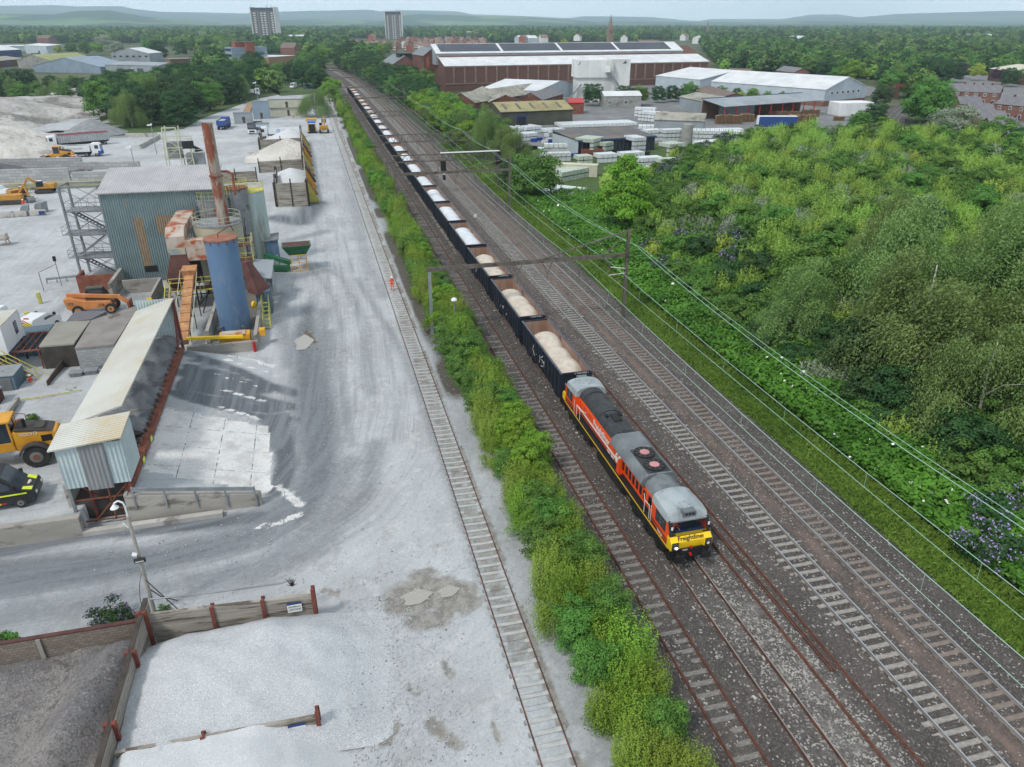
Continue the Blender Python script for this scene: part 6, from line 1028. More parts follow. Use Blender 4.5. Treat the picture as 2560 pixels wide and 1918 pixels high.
keep &= ~inpoly(x, y, MP) & (px > -250) & (px < 2850); hx = vnoise(x, y, 120, 9); keep &= (hx > .30)
for px_, py_, w_, h_ in ((2050, 103, 560, 47),): keep &= ~((px > px_) & (px < px_+w_) & (py > py_) & (py < py_+h_) & (gg.random(n) > .22))
# thin by spacing
x, y, d = x[keep], y[keep], d[keep]; lv = np.clip(np.round(np.log(np.maximum(d, 1)/750)/np.log(1.4)), 0, 6); cell = 6.2*1.33**lv; key = ((np.floor(x/cell)+5000)*100003+np.floor(y/cell)+lv*1e10).astype(np.int64); _, ui = np.unique(key, return_index=True); x, y, d = x[ui], y[ui], d[ui]; n = len(x)
pm = bpy.data.meshes.new('woodland'); pm.vertices.add(n); pm.vertices.foreach_set('co', np.c_[x, y, np.full(n, -.6)].astype(np.float32).ravel())
fc = [crownmesh('far_crown', 'round', 300+i, 10, 4.6, 620, 1.05, m, nc=22, base=.0) for i, m in enumerate(['leaf_dark', 'leaf_mid', 'leaf_dark', 'leaf_mid', 'leaf_dark', 'leaf_birch', 'leaf_dark', 'leaf_mid'])]+[crownmesh('far_crown', 'round', 320, 9, 4.6, 620, 1.05, 'leaf_willow', nc=22, base=.0)]+[crownmesh('far_crown', 'cone', 310, 13, 3.6, 500, 1.05, 'leaf_dark', nc=20, base=0.)]
cc = bpy.data.collections.new('far_crowns')
for m in fc: cc.objects.link(bpy.data.objects.new('far_crown', m))
sc_ = gg.uniform(.75, 1.35, n)*np.clip(d/900, 1, 2.6)**.5
for an, av, ty in (('sc', sc_, 'FLOAT'), ('idx', gg.integers(0, 10, n), 'INT'), ('rot', gg.uniform(0, 6.28, n), 'FLOAT')): pm.attributes.new(an, ty, 'POINT').data.foreach_set('value', av.astype(np.int32 if ty == 'INT' else np.float32))
wo = link('woodland', pm); tag(wo, 'distant green woodland spreading to the hills', 'woodland', kind='stuff')
gt = bpy.data.node_groups.new('scatter_crowns', 'GeometryNodeTree'); gt.interface.new_socket('Geometry', in_out='INPUT', socket_type='NodeSocketGeometry'); gt.interface.new_socket('Geometry', in_out='OUTPUT', socket_type='NodeSocketGeometry')
gn = gt.nodes; gi = gn.new('NodeGroupInput'); go = gn.new('NodeGroupOutput'); ip = gn.new('GeometryNodeInstanceOnPoints'); ci = gn.new('GeometryNodeCollectionInfo'); ci.inputs['Collection'].default_value = cc; ci.inputs['Separate Children'].default_value = True; ci.inputs['Reset Children'].default_value = True
def na(nm, ty): q = gn.new('GeometryNodeInputNamedAttribute'); q.data_type = ty; q.inputs['Name'].default_value = nm; return q.outputs['Attribute']
cx = gn.new('ShaderNodeCombineXYZ'); gt.links.new(na('rot', 'FLOAT'), cx.inputs[2]); gt.links.new(gi.outputs[0], ip.inputs['Points']); gt.links.new(ci.outputs[0], ip.inputs['Instance']); ip.inputs['Pick Instance'].default_value = True; gt.links.new(na('idx', 'INT'), ip.inputs['Instance Index']); gt.links.new(cx.outputs[0], ip.inputs['Rotation']); gt.links.new(na('sc', 'FLOAT'), ip.inputs['Scale']); gt.links.new(ip.outputs[0], go.inputs[0])
wo.modifiers.new('scatter', 'NODES').node_group = gt
# ================================================================== THE WORKS YARD
M('teal_sheet', '75888b', '6a7c80', sc=.4, rough=.5, corr=(3, .28, .7), dirt='8a7c6c', dsc=.22, dth=(.6, .63)); M('roof_dusty', 'b3b2b4', 'a6a5a8', sc=.5, rough=.8, corr=(0, .28, .5)); M('rusty_white', 'b9b0a6', 'a8876e', sc=.8, rough=.8, dirt='a0553a', dsc=.8, dth=(.5, .6)); M('rusty_stack', 'a29c90', '8d8478', sc=.5, rough=.8, dirt='844c3a', dsc=.55, dth=(.45, .56), str_=(1.5, 1.5, .5))
M('tank_blue', '5f7c9c', '547090', sc=.5, rough=.5, dirt='6d8299', dsc=.9, str_=(1, 1, .35)); M('tank_top', '9a6a55', '8a5c4a', sc=1, rough=.9); M('silo_pale', '9fb0b0', 'aebcbc', sc=.5, rough=.5, dirt='868b82', dsc=.4, str_=(1, 1, .2)); M('silo_cream', 'b3af98', 'a5a08a', sc=.4, rough=.6, dirt='7f9096', dsc=.3); M('silo_grey', '8b9094', '7c8084', sc=.6, rough=.6, dirt='6b5f57', dsc=.7); M('rail_yellow', 'c9c35a', 'b5ae50', sc=2, rough=.6); M('rail_pale', 'b9bca0', rough=.6); M('frame_grey', '7f8586', '6f7576', sc=1, rough=.6, dirt='8a7468', dsc=1.2, dth=(.6, .7))
M('rust_dark', '4f3330', '5f403a', sc=1, rough=.9); M('orange_rust', 'b98a62', 'a5764e', sc=1.2, rough=.8, dirt='d0a070', dsc=1.5); M('drum_black', '3a3633', '4a4541', sc=1, rough=.7); M('conc_wall', 'a8a49d', '98948e', sc=.6, rough=.95, dirt='716c66', dsc=.8, bump=.3, str_=(.5, .5, 1.5)); M('conc_pale', 'bcb9b4', 'aaa7a2', sc=.5, rough=.95, dirt='84807a', dsc=.6); M('block_wall', 'a5a6a6', '96989a', brick=(1.0, '808284', .012), rough=.95)
M('timber_wall', 'a39d94', '8a847b', sc=1.0, rough=.95, str_=(.35, .35, 7), dirt='5f564c', dsc=.9, dth=(.52, .6), bump=.5, bsc=6); M('brick_timber', '8d8379', '7a6f65', brick=(1.6, '6b645c', .03), rough=.95); M('post_red', '6c3a33', '7c463c', sc=2, rough=.9); M('post_dark', '3b3531', '4c443e', sc=2, rough=.9); M('cladding_white', 'bac8cb', 'abbbbf', sc=.5, rough=.5, corr=(3, .26, .6)); M('cladding_dirty', '7d8184', '8d8f90', sc=1.5, rough=.7, corr=(3, .26, .5), str_=(3, 3, .3)); M('bin_roof', 'cfcfc8', 'c2bfb2', sc=.25, rough=.5, corr=(1, .24, .7), dirt='c5b89c', dsc=.12)
M('dust_dark', '6a6e72', '85888b', sc=.9, rough=1., bump=.8, bsc=5, bdist=.12); M('dust_grey', '8c8f92', '7d8083', sc=.6, rough=1., bump=.5, bsc=9); M('spoil_dark', '6e6c6d', '87837f', sc=.35, rough=1., bump=.9, bsc=6, dirt='55504f', dsc=.7, speck=(14, '504e4e', '908c88', .92)); M('stone_pale', 'c0c4c7', 'b3b6b9', sc=.3, rough=1., bump=.55, bsc=45, speck=(34, '9b9fa4', 'd6d9dc', .72)); M('stone_white', 'cacdce', 'bfc2c4', sc=.3, rough=1., bump=.35, bsc=45, speck=(40, 'adb2b6', 'd8dbde', .8)); M('sand_pale', 'cdcac4', 'b5b1a9', sc=.12, rough=1., dirt='96918a', dsc=.09, dth=(.5, .6), bump=.9, bsc=.5, bdist=1.2); M('quarry_grey', 'bab8b4', 'a09d99', sc=.1, rough=1., dirt='807d79', dsc=.06, dth=(.5, .58), bump=.9, bsc=.4, bdist=1.5); M('asphalt_heap', '56525a', '68656c', sc=.3, rough=1., bump=.4, bsc=3)
M('loader_yellow', 'd69a2c', 'c98c28', sc=1, rough=.5); M('machine_orange', 'cf8a52', 'bd7a46', sc=1, rough=.6); M('exc_yellow', 'c08c38', 'a8782f', sc=1, rough=.6); M('cab_dark', '22272a', rough=.5); M('bumper_red', 'b8202a', rough=.4); M('van_black', '202224', '2a2b2d', sc=1, rough=.35); M('hi_yellow', 'd8e83a', rough=.5); M('van_white', 'dcdfe2', rough=.4); M('alu', 'a9adb0', '999da0', sc=.5, rough=.5, corr=(3, .6, .5)); M('lorry_blue', '2f4a9c', rough=.45); M('bright_blue', '3a7ac8', rough=.4); M('amber', 'f09020', rough=.4); M('container_blue', '5f7683', '546a78', sc=.6, rough=.7, corr=(3, .3, .6), dirt='7a7068', dsc=.8, dth=(.6, .68)); M('cabin_cream', 'c0bfae', 'b3b2a1', sc=.4, rough=.7); M('green_machine', '2c6a48', '24583c', sc=1, rough=.5); M('cage_yellow', 'd8a02c', rough=.5); M('flat_roof', '8f8a86', '7f7a76', sc=.5, rough=.95, dirt='4f423b', dsc=.45, dth=(.56, .66)); M('flat_roof_ribbed', '96948a', '87857c', sc=.4, rough=.9, corr=(1, .5, .5)); M('felt_dark', '77757a', '6a686d', sc=.5, rough=.95)
def heap(label, x0, x1, y0, y1, fn, mt, step=.35, name='stockpile', cat='stockpile', z0=-.13, group=None, coarse=False):
    xs, ys = np.arange(x0, x1+step, step), np.arange(y0, y1+step, step); X, Y, Q = grid(xs, ys); Z = np.maximum(fn(X, Y), z0); q = Q[(Z[Q] > z0+.005).any(1)]
    return tag(npmesh(name, np.c_[X, Y, Z], q, [MATS[mt]], smooth=True), label, cat, group)
def hull(x, y, z, r=.8): return z
def cone(X, Y, cx, cy, h, r, p=1.15, sx=1., sy=1.): return h*np.clip(1-(np.hypot((X-cx)/sx, (Y-cy)/sy)/r), 0, 1)**p
# ---- stockpile bays in the foreground
def planks(b, p, q, zb, zt, th=.16, rows=5):
    for k in range(rows): z0 = zb+(zt-zb)*k/rows; z1 = zb+(zt-zb)*(k+1)/rows-.012; b.beam((p[0], p[1], (z0+z1)/2), (q[0], q[1], (z0+z1)/2), th+.015*(k % 2), z1-z0)
def bay(label, p, q, zt, posts, mt='timber_wall', pm='post_red', rows=7, cap=None, th=.18):
    rt = thing('bay_wall', label, 'wall', (*p, 0)); b = MB(mt); e = (q[0]-p[0], q[1]-p[1]); planks(b, (0, 0), e, -.3, zt, th, rows); b.build('planking', rt, smooth=0); L = math.hypot(*e); u = (e[0]/L, e[1]/L)
    for t, dz in posts:
        x, y = e[0]*t, e[1]*t; c = MB(pm); nx, ny = -u[1], u[0]
        for s in (-1, 1): c.beam((x+nx*s*.16, y+ny*s*.16, -.2), (x+nx*s*.16, y+ny*s*.16, zt+dz), .2, .07 if abs(u[0]) > .5 else .2)
        c.box(x-.04, x+.04, y-.12, y+.12, -.2, zt+dz-.03); c.build('post', rt, smooth=0)
    if cap: c = MB(cap); c.beam((0, 0, zt+.04), (*e, zt+.04), th+.06, .07); c.build('capping', rt, smooth=0)
    return rt
w1 = bay('timber bay wall with red posts and a notice, behind the big pale stone heap', (-11.2, 33.4), (-2.75, 32.75), 1.95, [(.37, .05), (.68, .12), (.995, .45)]); w2 = bay('long timber divider wall with slanting posts between dark spoil and pale stone', (-11.5, 34.3), (-11.7, 15), 2.2, [(.06, .15), (.2, .1), (.42, .1), (.63, .1)], cap='post_dark'); w3 = bay('old brick patterned bay wall with rusty capping behind the dark spoil', (-45, 33.2), (-11.75, 33.0), 1.9, [(.55, 0), (.86, 0)], mt='brick_timber', pm='conc_wall', cap='rust_dark', rows=3); w4 = bay('half buried timber wall with a red end post and a notice, nearest the camera', (-11.3, 25.2), (-2.7, 24.95), 1.6, [(.42, .1), (.995, .4)])
w5 = bay('rusty capped low wall at the bottom left corner', (-30, 22.9), (-11.9, 23.3), 1.9, [(.5, 0)], mt='conc_wall', cap='rust_dark')
for rt, x, y, z, tx in ((w1, 7.35, -.78, 1.35, ('20/40mm', 'L/STONE')), (w4, 7.6, -.38, 1.1, ('10mm',))):
    s_ = MB('white_paint'); s_.box(x-.38, x+.38, y-.03, y, z-.3, z+.22); s_.m('navy_paint').box(x-.38, x+.38, y-.034, y-.002, z+.22, z+.36); o = s_.build('notice', rt, smooth=0)
    for k, t_ in enumerate(tx): text(t_, .17, 'signal_black', o, (x, y-.04, z+.08-.2*k), (R(90), 0, 0), ext=.003)
pr = MB('steel'); pr.tube([(-11.4, 34.6, 1.9), (-8, 34.1, 2.05), (-4.5, 33.9, 2.1), (-3.9, 33.9, 2.2)], .045, 6); pr.m('post_dark').tube([(-11.6, 35.4, 2.6), (-10.6, 35.0, 1.2), (-9.9, 34.3, .8)], .03, 5); tag(pr.build('water_pipe'), 'long dark pipe lying along the top of the foreground bay wall', 'pipe')
wd = MB('post_dark'); rz_ = random.Random(2)
for k in range(40): a = rz_.uniform(0, 6.28); wd.tube([(-3.9, 33.6, 2.0), (-3.9+math.cos(a)*.3*rz_.random(), 33.6+math.sin(a)*.3*rz_.random(), 2.1+.5*rz_.random())], .012, 4)
tag(wd.build('dead_plant'), 'dark tangled dead weed on top of the bay wall', 'weed')
def H1(X, Y):
    X = X+1.8*(vnoise(X*0, Y, 3, 9)-.5)*sm((X+5)/5)
    a = 1.75*np.clip(1-np.maximum(0, (X+6.0)/8.5)**1.5, 0, 1)*np.clip((33.0-Y)/2.2, 0, 1)**.35*np.clip((Y-23.8)/.6, 0, 1); a *= .96+.14*np.exp(-((Y-30)/3.5)**2); a -= .5*np.clip((X+9.5)/-2, 0, 1); a = a*sm((2.4-X)/5.5)
    return a*(1+.3*(vnoise(X, Y, 2.6, 3)-.5))+.3*np.minimum(a, .8)*(vnoise(X, Y, .9, 5, 4)-.5)-.14
def H2(X, Y): a = 1.85*np.clip((25.7-Y)/.6, 0, 1)*np.clip(1-np.maximum(0, (X+5.8)/4.6)**1.2, 0, 1); a = a*np.clip((X+11.6)/.8, 0, 1)**.3*sm((2.2+1.4*np.sin(Y*.7)-X)/5.); return a*(1+.25*(vnoise(X, Y, 2.2, 8)-.5))+.22*np.minimum(a, .8)*(vnoise(X, Y, .8, 15, 4)-.5)-.14
heap('big pale grey crushed stone heap filling the foreground bay', -11.45, 3.4, 24., 33.1, H1, 'stone_pale', .2); heap('finer white stone heap in the bay nearest the camera', -11.55, 3.4, 12., 24.95, H2, 'stone_white', .2)
def H3(X, Y): return .35+1.5*np.exp(-((X+13.2-.25*(Y-28))/1.5)**2)*np.clip((32.6-Y)/1.5, 0, 1)**.5+.5*vnoise(X, Y, 2.4, 6, 4)+.25*vnoise(X, Y, .6, 2)+.5*np.clip((33-Y)/2, 0, 1)*0
heap('dark cracked spoil heap in the left foreground bay', -32, -11.6, 23.3, 32.9, H3, 'spoil_dark', .16)
for (x, y, s, fl) in ((-13.6, 34.9, .62, True), (-11.0, 34.6, .35, False), (-18.6, 34.1, .5, False)):
    plant('buddleia with purple spikes behind the bay wall corner' if fl else ('small green weed bush at the foot of the leaning lamp pole' if x > -12 else 'green bush cut off by the left edge of the photo'), 'shrub', 'weed_bush', (x, y, 0), SH['b'][0] if fl else SH['d'][0], None, s)
# leaning lamp pole
lp = thing('lamp_post', 'tall weathered pole with white swan neck lamp and floodlight', 'lamp', (-11.7, 35.7, 0)); b = MB('conc_wall'); b.cyl((0, 0, -.2), (.0, 0, 6.7), .12, .085, n=10); b.build('pole', lp)
b = MB('van_white'); b.tube([(0, 0, 6.6), (0, 0, 7.3), (-.05, 0, 7.55), (-.25, 0, 7.7), (-.45, 0, 7.6), (-.5, 0, 7.45)], .05, 8); b.cyl((-.5, 0, 7.5), (-.5, 0, 7.3), .06, .22, n=12); b.cyl((-.28, -.05, 6.3), (-.1, -.02, 6.0), .05); b.build('lamp_head', lp); b = MB('signal_black'); b.cbox((.05, -.2, 3.9), (.55, .16, .3), .1, .5); b.m('van_white').cbox((.05, -.285, 3.87), (.42, .03, .12), .1, .5); b.m('van_white').cyl((-.28, -.1, 4.3), (-.05, -.1, 4.2), .12); b.build('floodlight', lp); b = MB('post_dark'); b.tube([(0, 0, 3.2), (-.35, 0, 2.2), (-.55, .1, 1.2), (-.6, .1, .5)], .02, 4); b.tube([(0, 0, 1.8), (.5, .1, 1.0), (1.3, .1, .5)], .03, 4); b.build('cable', lp)
# ---- loading ramp walls and rail
def guard(label, pts, h=.75, z=lambda x, y: 0., mt='galv', n=4):
    rt = thing('guard_rail', label, 'guard rail', (0, 0, 0)); b = MB(mt)
    for p, q in zip(pts, pts[1:]):
        for dz in (-.07, .09): b.beam((p[0], p[1], z(*p)+h+dz), (q[0], q[1], z(*q)+h+dz), .06, .13)
    b.build('rail', rt, smooth=0); L = len(pts)-1
    for i in range(n+1):
        t = i/n*L; k = min(L-1, int(t)); f = t-k; x = pts[k][0]*(1-f)+pts[k+1][0]*f; y = pts[k][1]*(1-f)+pts[k+1][1]*f; c = MB(mt); c.box(x-.05, x+.05, y-.02, y+.12, z(x, y)-.9, z(x, y)+h+.15); c.build('post', rt, smooth=0)
    return rt
rwl = MB('conc_wall'); rwl.prof([(-14.5, -.3), (-14.5, 2.12), (-6.3, .85), (-6.3, -.3)], 'y', 45.05, 45.6); rwl.box(-14.7, -14.5, 45.1, 70.5, -.2, 2.2); rwl.m('conc_pale').box(-17.4, -8.8, 44.3, 44.75, -.3, .28); tag(rwl.build('ramp_wall', smooth=0), 'sloping board marked concrete wall holding the loading ramp', 'wall')
guard('steel guard rail on top of the sloping ramp wall', [(-14.1, 45.0), (-6.6, 44.95)], .55, lambda x, y: .85+1.27*(-6.3-x)/8.2, 'galv', 4)
rw = MB('conc_wall'); rw.box(-60, -17.4, 44.35, 44.85, -.3, 1.42); tag(rw.build('retaining_wall', smooth=0), 'low stained concrete retaining wall below the black van', 'wall')
# ---- covered feed bins
fb = thing('feed_bins', 'covered stone feed bins with ribbed roof, head house and dark dusty bins', 'feed bins', (0, 0, 0))
b = MB('bin_roof'); b.slab([(-18.1, 49.1, 5.75), (-14.65, 49.3, 6.75), (-14.5, 71.9, 6.75), (-18.0, 71.6, 5.75)], .1); b.build('roof', fb, smooth=0)
b = MB('cladding_white'); b.box(-17.9, -14.05, 45.25, 45.33, 3.1, 6.2).box(-14.13, -14.05, 45.33, 48.3, 3.1, 6.25).box(-17.9, -17.82, 45.33, 48.3, 3.1, 6.0); b.m('cladding_dirty').box(-16.6, -15.1, 45.18, 45.24, 2.85, 6.15); b.build('head_house_wall', fb, smooth=0); b = MB('bin_roof'); b.slab([(-18.2, 45.0, 6.15), (-13.9, 45.0, 6.55), (-13.9, 48.2, 6.75), (-18.2, 48.2, 6.35)], .1); b.build('head_house_roof', fb, smooth=0)
for x, y in ((-17.8, 45.4), (-14.2, 45.4), (-16.9, 46.2), (-17.8, 48.3), (-17.9, 60), (-17.9, 71)): b = MB('frame_grey' if y < 46 and x < -17 else 'post_red'); b.box(x-.09, x+.09, y-.09, y+.09, 0, 5.7 if x < -16 else 6.3); b.build('leg', fb, smooth=0)
b = MB('rust'); [b.beam(p, q, .08) for p, q in (((-17.8, 45.5, 2.0), (-14.3, 45.5, 2.0)), ((-17.8, 45.5, .3), (-14.3, 45.5, .3)), ((-16.9, 45.5, .2), (-14.4, 45.5, 2.9)), ((-17.7, 46.2, 2.9), (-15.2, 46.4, .4)), ((-15.6, 45.5, .2), (-15.6, 45.5, 3)), ((-15.2, 45.4, 1.1), (-14.3, 45.4, 1.1)))]; b.build('bracing', fb, smooth=0)
b = MB('conc_wall'); b.box(-18.35, -18.15, 46, 72, 0, 3.0); b.m('drum_black').box(-18.1, -14.7, 46.2, 49.5, .1, 1.4); b.build('back_wall', fb, smooth=0); b = MB('rail_dark'); [b.box(-17.8+k*.45, -17.7+k*.45, 49.6, 52.6, 2.15, 2.25) for k in range(7)]; [b.box(-17.9, -14.8, 49.8+k*.55, 49.88+k*.55, 2.16, 2.24) for k in range(5)]; b.build('grating', fb, smooth=0)
b = MB('rust'); b.m('rust')
b.beam((-14.45, 45.6, 2.35), (-14.35, 69.3, 2.35), .5, .45)
for k in range(24): b.m('post_dark' if 6 < k < 14 else 'rust'); b.cbox((-14.62, 46.2+k, 2.62), (.12, .6, .1), .4)
b.m('hi_yellow').box(-14.15, -14.1, 52, 52.5, 2.2, 2.5).box(-14.15, -14.1, 49, 49.5, 2.2, 2.5); b.build('rim_beam', fb, smooth=0)
b = MB('cladding_white'); b.box(-18, -14.6, 71.9, 71.98, 2.5, 6.6); b.m('post_red').box(-14.75, -14.55, 71.7, 72.1, 0, 6.8).beam((-14.65, 72, 6.75), (-14.5, 69, 2.6), .15); b.build('end_wall', fb, smooth=0)
for k, y in enumerate((57.2, 62.4, 67.2)): b = MB('conc_wall'); b.box(-18.1, -14.7, y-.1, y+.1, .3, 2.5); b.build('bin_divider', fb, smooth=0)
def H4(X, Y):
    z = np.full(X.shape, 2.35)
    for cy_, hh in ((54.5, 1.1), (59.8, 1.3), (64.8, 1.2), (69.6, 1.4)): z = np.maximum(z, 2.35+hh*np.clip(1-np.abs(Y-cy_)/3.2, 0, 1)**.6*np.clip((-14.55-X)/1.2, .2, 1))
    for cx_, cy_, d in ((-16.1, 56.2, 1.0), (-16.0, 61.3, 1.1), (-15.8, 65.9, .9), (-16.5, 70.5, .5)): z -= d*np.exp(-((X-cx_)/.8)**2-((Y-cy_)/1.0)**2)
    return z+.25*(vnoise(X, Y, .9, 4, 4)-.5)
heap('dark grey stone dust lying in the covered feed bins', -18.1, -14.65, 53.0, 71.8, H4, 'dust_dark', .15, z0=.5)
# ---- plant building with its stair tower
PB = (-26.2, 100.3); pb = thing('plant_building', 'tall teal corrugated plant building with sloping dusty roof', 'building', (*PB, 0), -.03); W_, D_, z1, z2 = 13.4, 7.5, 11.35, 12.9
b = MB('teal_sheet'); b.box(0, 8.0, 0, .15, 0, z1).box(8.0, W_, 0, .15, 4.2, z1); b.prof([(0.15, 0), (D_, 0), (D_, z2), (.15, z1)], 'x', 0, .15); b.prof([(0.15, 4.), (D_, 4.), (D_, z2), (.15, z1)], 'x', W_-.15, W_); b.box(.15, W_-.15, D_-.15, D_, 0, z2); b.build('wall', pb, smooth=0)
b = MB('roof_dusty'); b.slab([(-.3, -.35, z1+.05), (W_+.2, -.35, z1+.05), (W_+.2, D_+.3, z2+.2), (-.3, D_+.3, z2+.2)], .14); b.build('roof', pb, smooth=0); b = MB('silo_cream'); M('panel_tan', '91806c', '87755f', sc=2, rough=.9, corr=(3, .28, .6)); b = MB('panel_tan'); b.box(3.2, 4.3, -.03, 0, 2, 8.2).box(5.8, 9.6, -.03, 0, 6, 8.3); b.build('tan_panel', pb, smooth=0)
b = MB('signal_black'); b.box(7.9, 13.3, .3, 4, 0, 4.1).box(8.6, 9.2, -.05, 0, 4.5, 4.8).box(9.7, 10.3, -.05, 0, 4.6, 5).box(10.9, 11.2, -.05, 0, 7.5, 9.2).box(11.6, 12.1, -.05, 0, 7.5, 9.4).box(3.3, 4.8, -.05, 0, 1.2, 2.0); b.build('opening_shade', pb, smooth=0)  # solid black boxes standing in for the shade inside the openings
b = MB('steel'); b.tube([(11.9, -.1, 9.3), (12.0, -.25, 8), (12.2, -.5, 6)], .17, 8).tube([(11.1, -.1, 9.1), (11.3, -.3, 7)], .12, 6); b.m('rust').tube([(15.6, 1, 10.2), (15.6, 1.5, 12.8), (15.0, 1.8, 13.1), (13.4, 2, 13.1), (13.1, 2, 12.6), (13.1, -1.2, 8)], .16, 8); b.build('pipe', pb)
st_ = thing('stair_tower', 'grey steel stair tower with platforms beside the plant building', 'stair tower', (-31.5, 103.8, 0), -.12); w, d = 4.6, 2.8; H_ = 11.8
b = MB('frame_grey')
for x in (0, w):
    for y in (0, d): b.box(x-.12, x+.12, y-.12, y+.12, 0, H_)
for z in (H_-.1, 8.6, 5.6, 2.6): b.beam((0, 0, z), (w, 0, z), .16).beam((0, d, z), (w, d, z), .16).beam((0, 0, z), (0, d, z), .16).beam((w, 0, z), (w, d, z), .16)
for z0, z1_ in ((8.8, 11.6), (5.7, 8.5), (2.7, 5.5), (0, 2.5)): b.beam((0, 0, z0), (w, 0, z1_), .06).beam((w, 0, z0), (0, 0, z1_), .06).beam((0, d, z0), (w, d, z1_), .06).beam((w, d, z0), (0, d, z1_), .06)
b.build('frame', st_, smooth=0)
for k, z in enumerate((8.6, 5.6, 2.6)):
    b = MB('silo_grey'); b.box(-.9 if k else .1, w+1, -.1, d, z+.05, z+.12); b.m('frame_grey')
    x0, x1, y0, y1 = (-.9 if k else .1), w+1, -.1, d
    for zz in (z+.6, z+1.1): b.beam((x0, y0, zz), (x1, y0, zz), .04).beam((x0, y1, zz), (x1, y1, zz), .04).beam((x0, y0, zz), (x0, y1, zz), .04)
    for q in range(7): x = x0+(x1-x0)*q/6; b.beam((x, y0, z), (x, y0, z+1.1), .04).beam((x, y1, z), (x, y1, z+1.1), .04)
    b.build('platform', st_, smooth=0); s = MB('frame_grey'); a, c = ((.4, w-.4) if k % 2 else (w-.4, .4)); s.beam((a, .5, z-2.9+.3), (c, .5, z), .08, .2).beam((a, 1.4, z-2.6), (c, 1.4, z), .08, .2); [s.box(a+(c-a)*t/11-.14, a+(c-a)*t/11+.14, .5, 1.4, z-2.6+2.6*t/11, z-2.57+2.6*t/11) for t in range(11)]; s.build('stair_flight', st_, smooth=0)
ch = thing('chimney', 'tall rust streaked chimney stack rising from the asphalt plant', 'chimney', (-11.4, 92.0, 0)); b = MB('rusty_stack'); b.cyl((0, 0, 3), (0, 0, 8), .72, .72, n=24); b.cyl((0, 0, 8), (0, 0, 14.2), .66, .66, n=24); b.build('lower_stack', ch); b = MB('rusty_stack'); b.m('rust').cyl((0, 0, 14.2), (0, 0, 14.32), .78, n=24); b.m('rusty_stack').cyl((0, 0, 14.32), (0, 0, 20), .62, .6, n=24, cap=False); b.m('signal_black').cyl((0, 0, 19.8), (0, 0, 19.85), .58, n=20); b.build('upper_stack', ch); b = MB('rust'); b.cyl((0, 0, 7.9), (0, 0, 8.05), .85, n=24); b.build('flange', ch)
def silo(label, c, r, h, mt, top, z0=0., rail='rail_yellow', ladder=True, name='silo'):
    rt = thing(name, label, 'silo', (*c, 0)); b = MB(mt); b.cyl((0, 0, z0), (0, 0, h), r, n=36); b.build('shell', rt, smooth=50); b = MB(top); b.cyl((0, 0, h+.002), (0, 0, h+.12), r+.06, n=36); b.build('lid', rt)
    if rail:
        q = MB(rail); n = 16; P = [(r*math.cos(i*6.2832/n), r*math.sin(i*6.2832/n)) for i in range(n+1)]
        for z in (h+.6, h+1.1): q.tube([(*p, z) for p in P], .03, 4)
        [q.cyl((*p, h), (*p, h+1.1), .025, n=4) for p in P[:-1]]; q.build('railing', rt)
    if ladder:
        q = MB('rail_pale'); a = -1.9; cx_, sy_ = math.cos(a), math.sin(a); tx, ty = -sy_, cx_
        for s in (-.22, .22): q.cyl((cx_*(r+.15)+tx*s, sy_*(r+.15)+ty*s, z0), (cx_*(r+.15)+tx*s, sy_*(r+.15)+ty*s, h+1), .025, n=4)
        for k in range(int((h-z0)/.35)): q.cyl((cx_*(r+.15)-tx*.22, sy_*(r+.15)-ty*.22, z0+k*.35), (cx_*(r+.15)+tx*.22, sy_*(r+.15)+ty*.22, z0+k*.35), .018, n=4)
        for k in range(int((h-z0-2)/1.1)): z = z0+2.2+k*1.1; q.tube([(cx_*(r+.15)+tx*.36*math.cos(u)+cx_*.7*math.sin(u), sy_*(r+.15)+ty*.36*math.cos(u)+sy_*.7*math.sin(u), z) for u in (0, .8, 1.57, 2.3, 3.14)], .02, 4)
        q.build('ladder', rt)
    return rt
bt_ = silo('blue cylindrical tank with rusty lid standing in a concrete bund', (-10.5, 79.6), 1.62, 10.1, 'tank_blue', 'tank_top', rail=None, ladder=False, name='storage_tank'); q = MB('rust'); q.tube([(-.2, 0, 10.2), (-.2, 0, 10.6), (1.1, .8, 11.2), (1.3, .9, 10.6)], .06, 6); [q.cbox((1.62*math.cos(i*.52), 1.62*math.sin(i*.52), 9.9), (.12, .12, .35), i*.52) for i in range(12)]; q.build('vent_pipe', bt_); q = MB('steel'); q.tube([(-1.15, -1.2, .9), (-1.5, -1.6, .9)], .16, 8).cyl((.9, -1.38, .8), (1.0, -1.65, .8), .2); q.build('flange', bt_)
silo('pale grey silo with yellow railed top and caged ladder', (-8.9, 104.6), 1.62, 10.0, 'silo_pale', 'rail_yellow'); silo('cream and grey wide tank partly hidden by the chimney', (-12.3, 93.2), 2.75, 8.6, 'silo_cream', 'silo_grey', rail='rail_pale', ladder=False); silo('grey silo behind the chimney, left one', (-13.6, 101.2), 2.0, 9.9, 'silo_grey', 'silo_grey'); silo('grey silo behind the chimney, right one', (-10.9, 103.5), 1.7, 10.6, 'silo_grey', 'rust', rail='rail_yellow')
q = MB('drum_black'); [q.tube([(-9.9, 95.8+k*.2, 1+k), (-9.6, 97+k*.1, 3+k)], .06, 5) for k in range(6)]; q.m('rail_pale'); [q.beam((-10.2+dx_, 90+dy_, 0), (-10.2+dx_, 90+dy_, 7.5), .1) for dx_, dy_ in ((0, 0), (1.6, 0), (0, 2.), (1.6, 2.))]; [q.m(mm).box(-10.3, -8.5, 89.9, 92.1, z, z+.06) for z, mm in ((2.4, 'rail_dark'), (4.6, 'rail_dark'), (6.4, 'rail_dark'))]; q.m('rail_yellow')
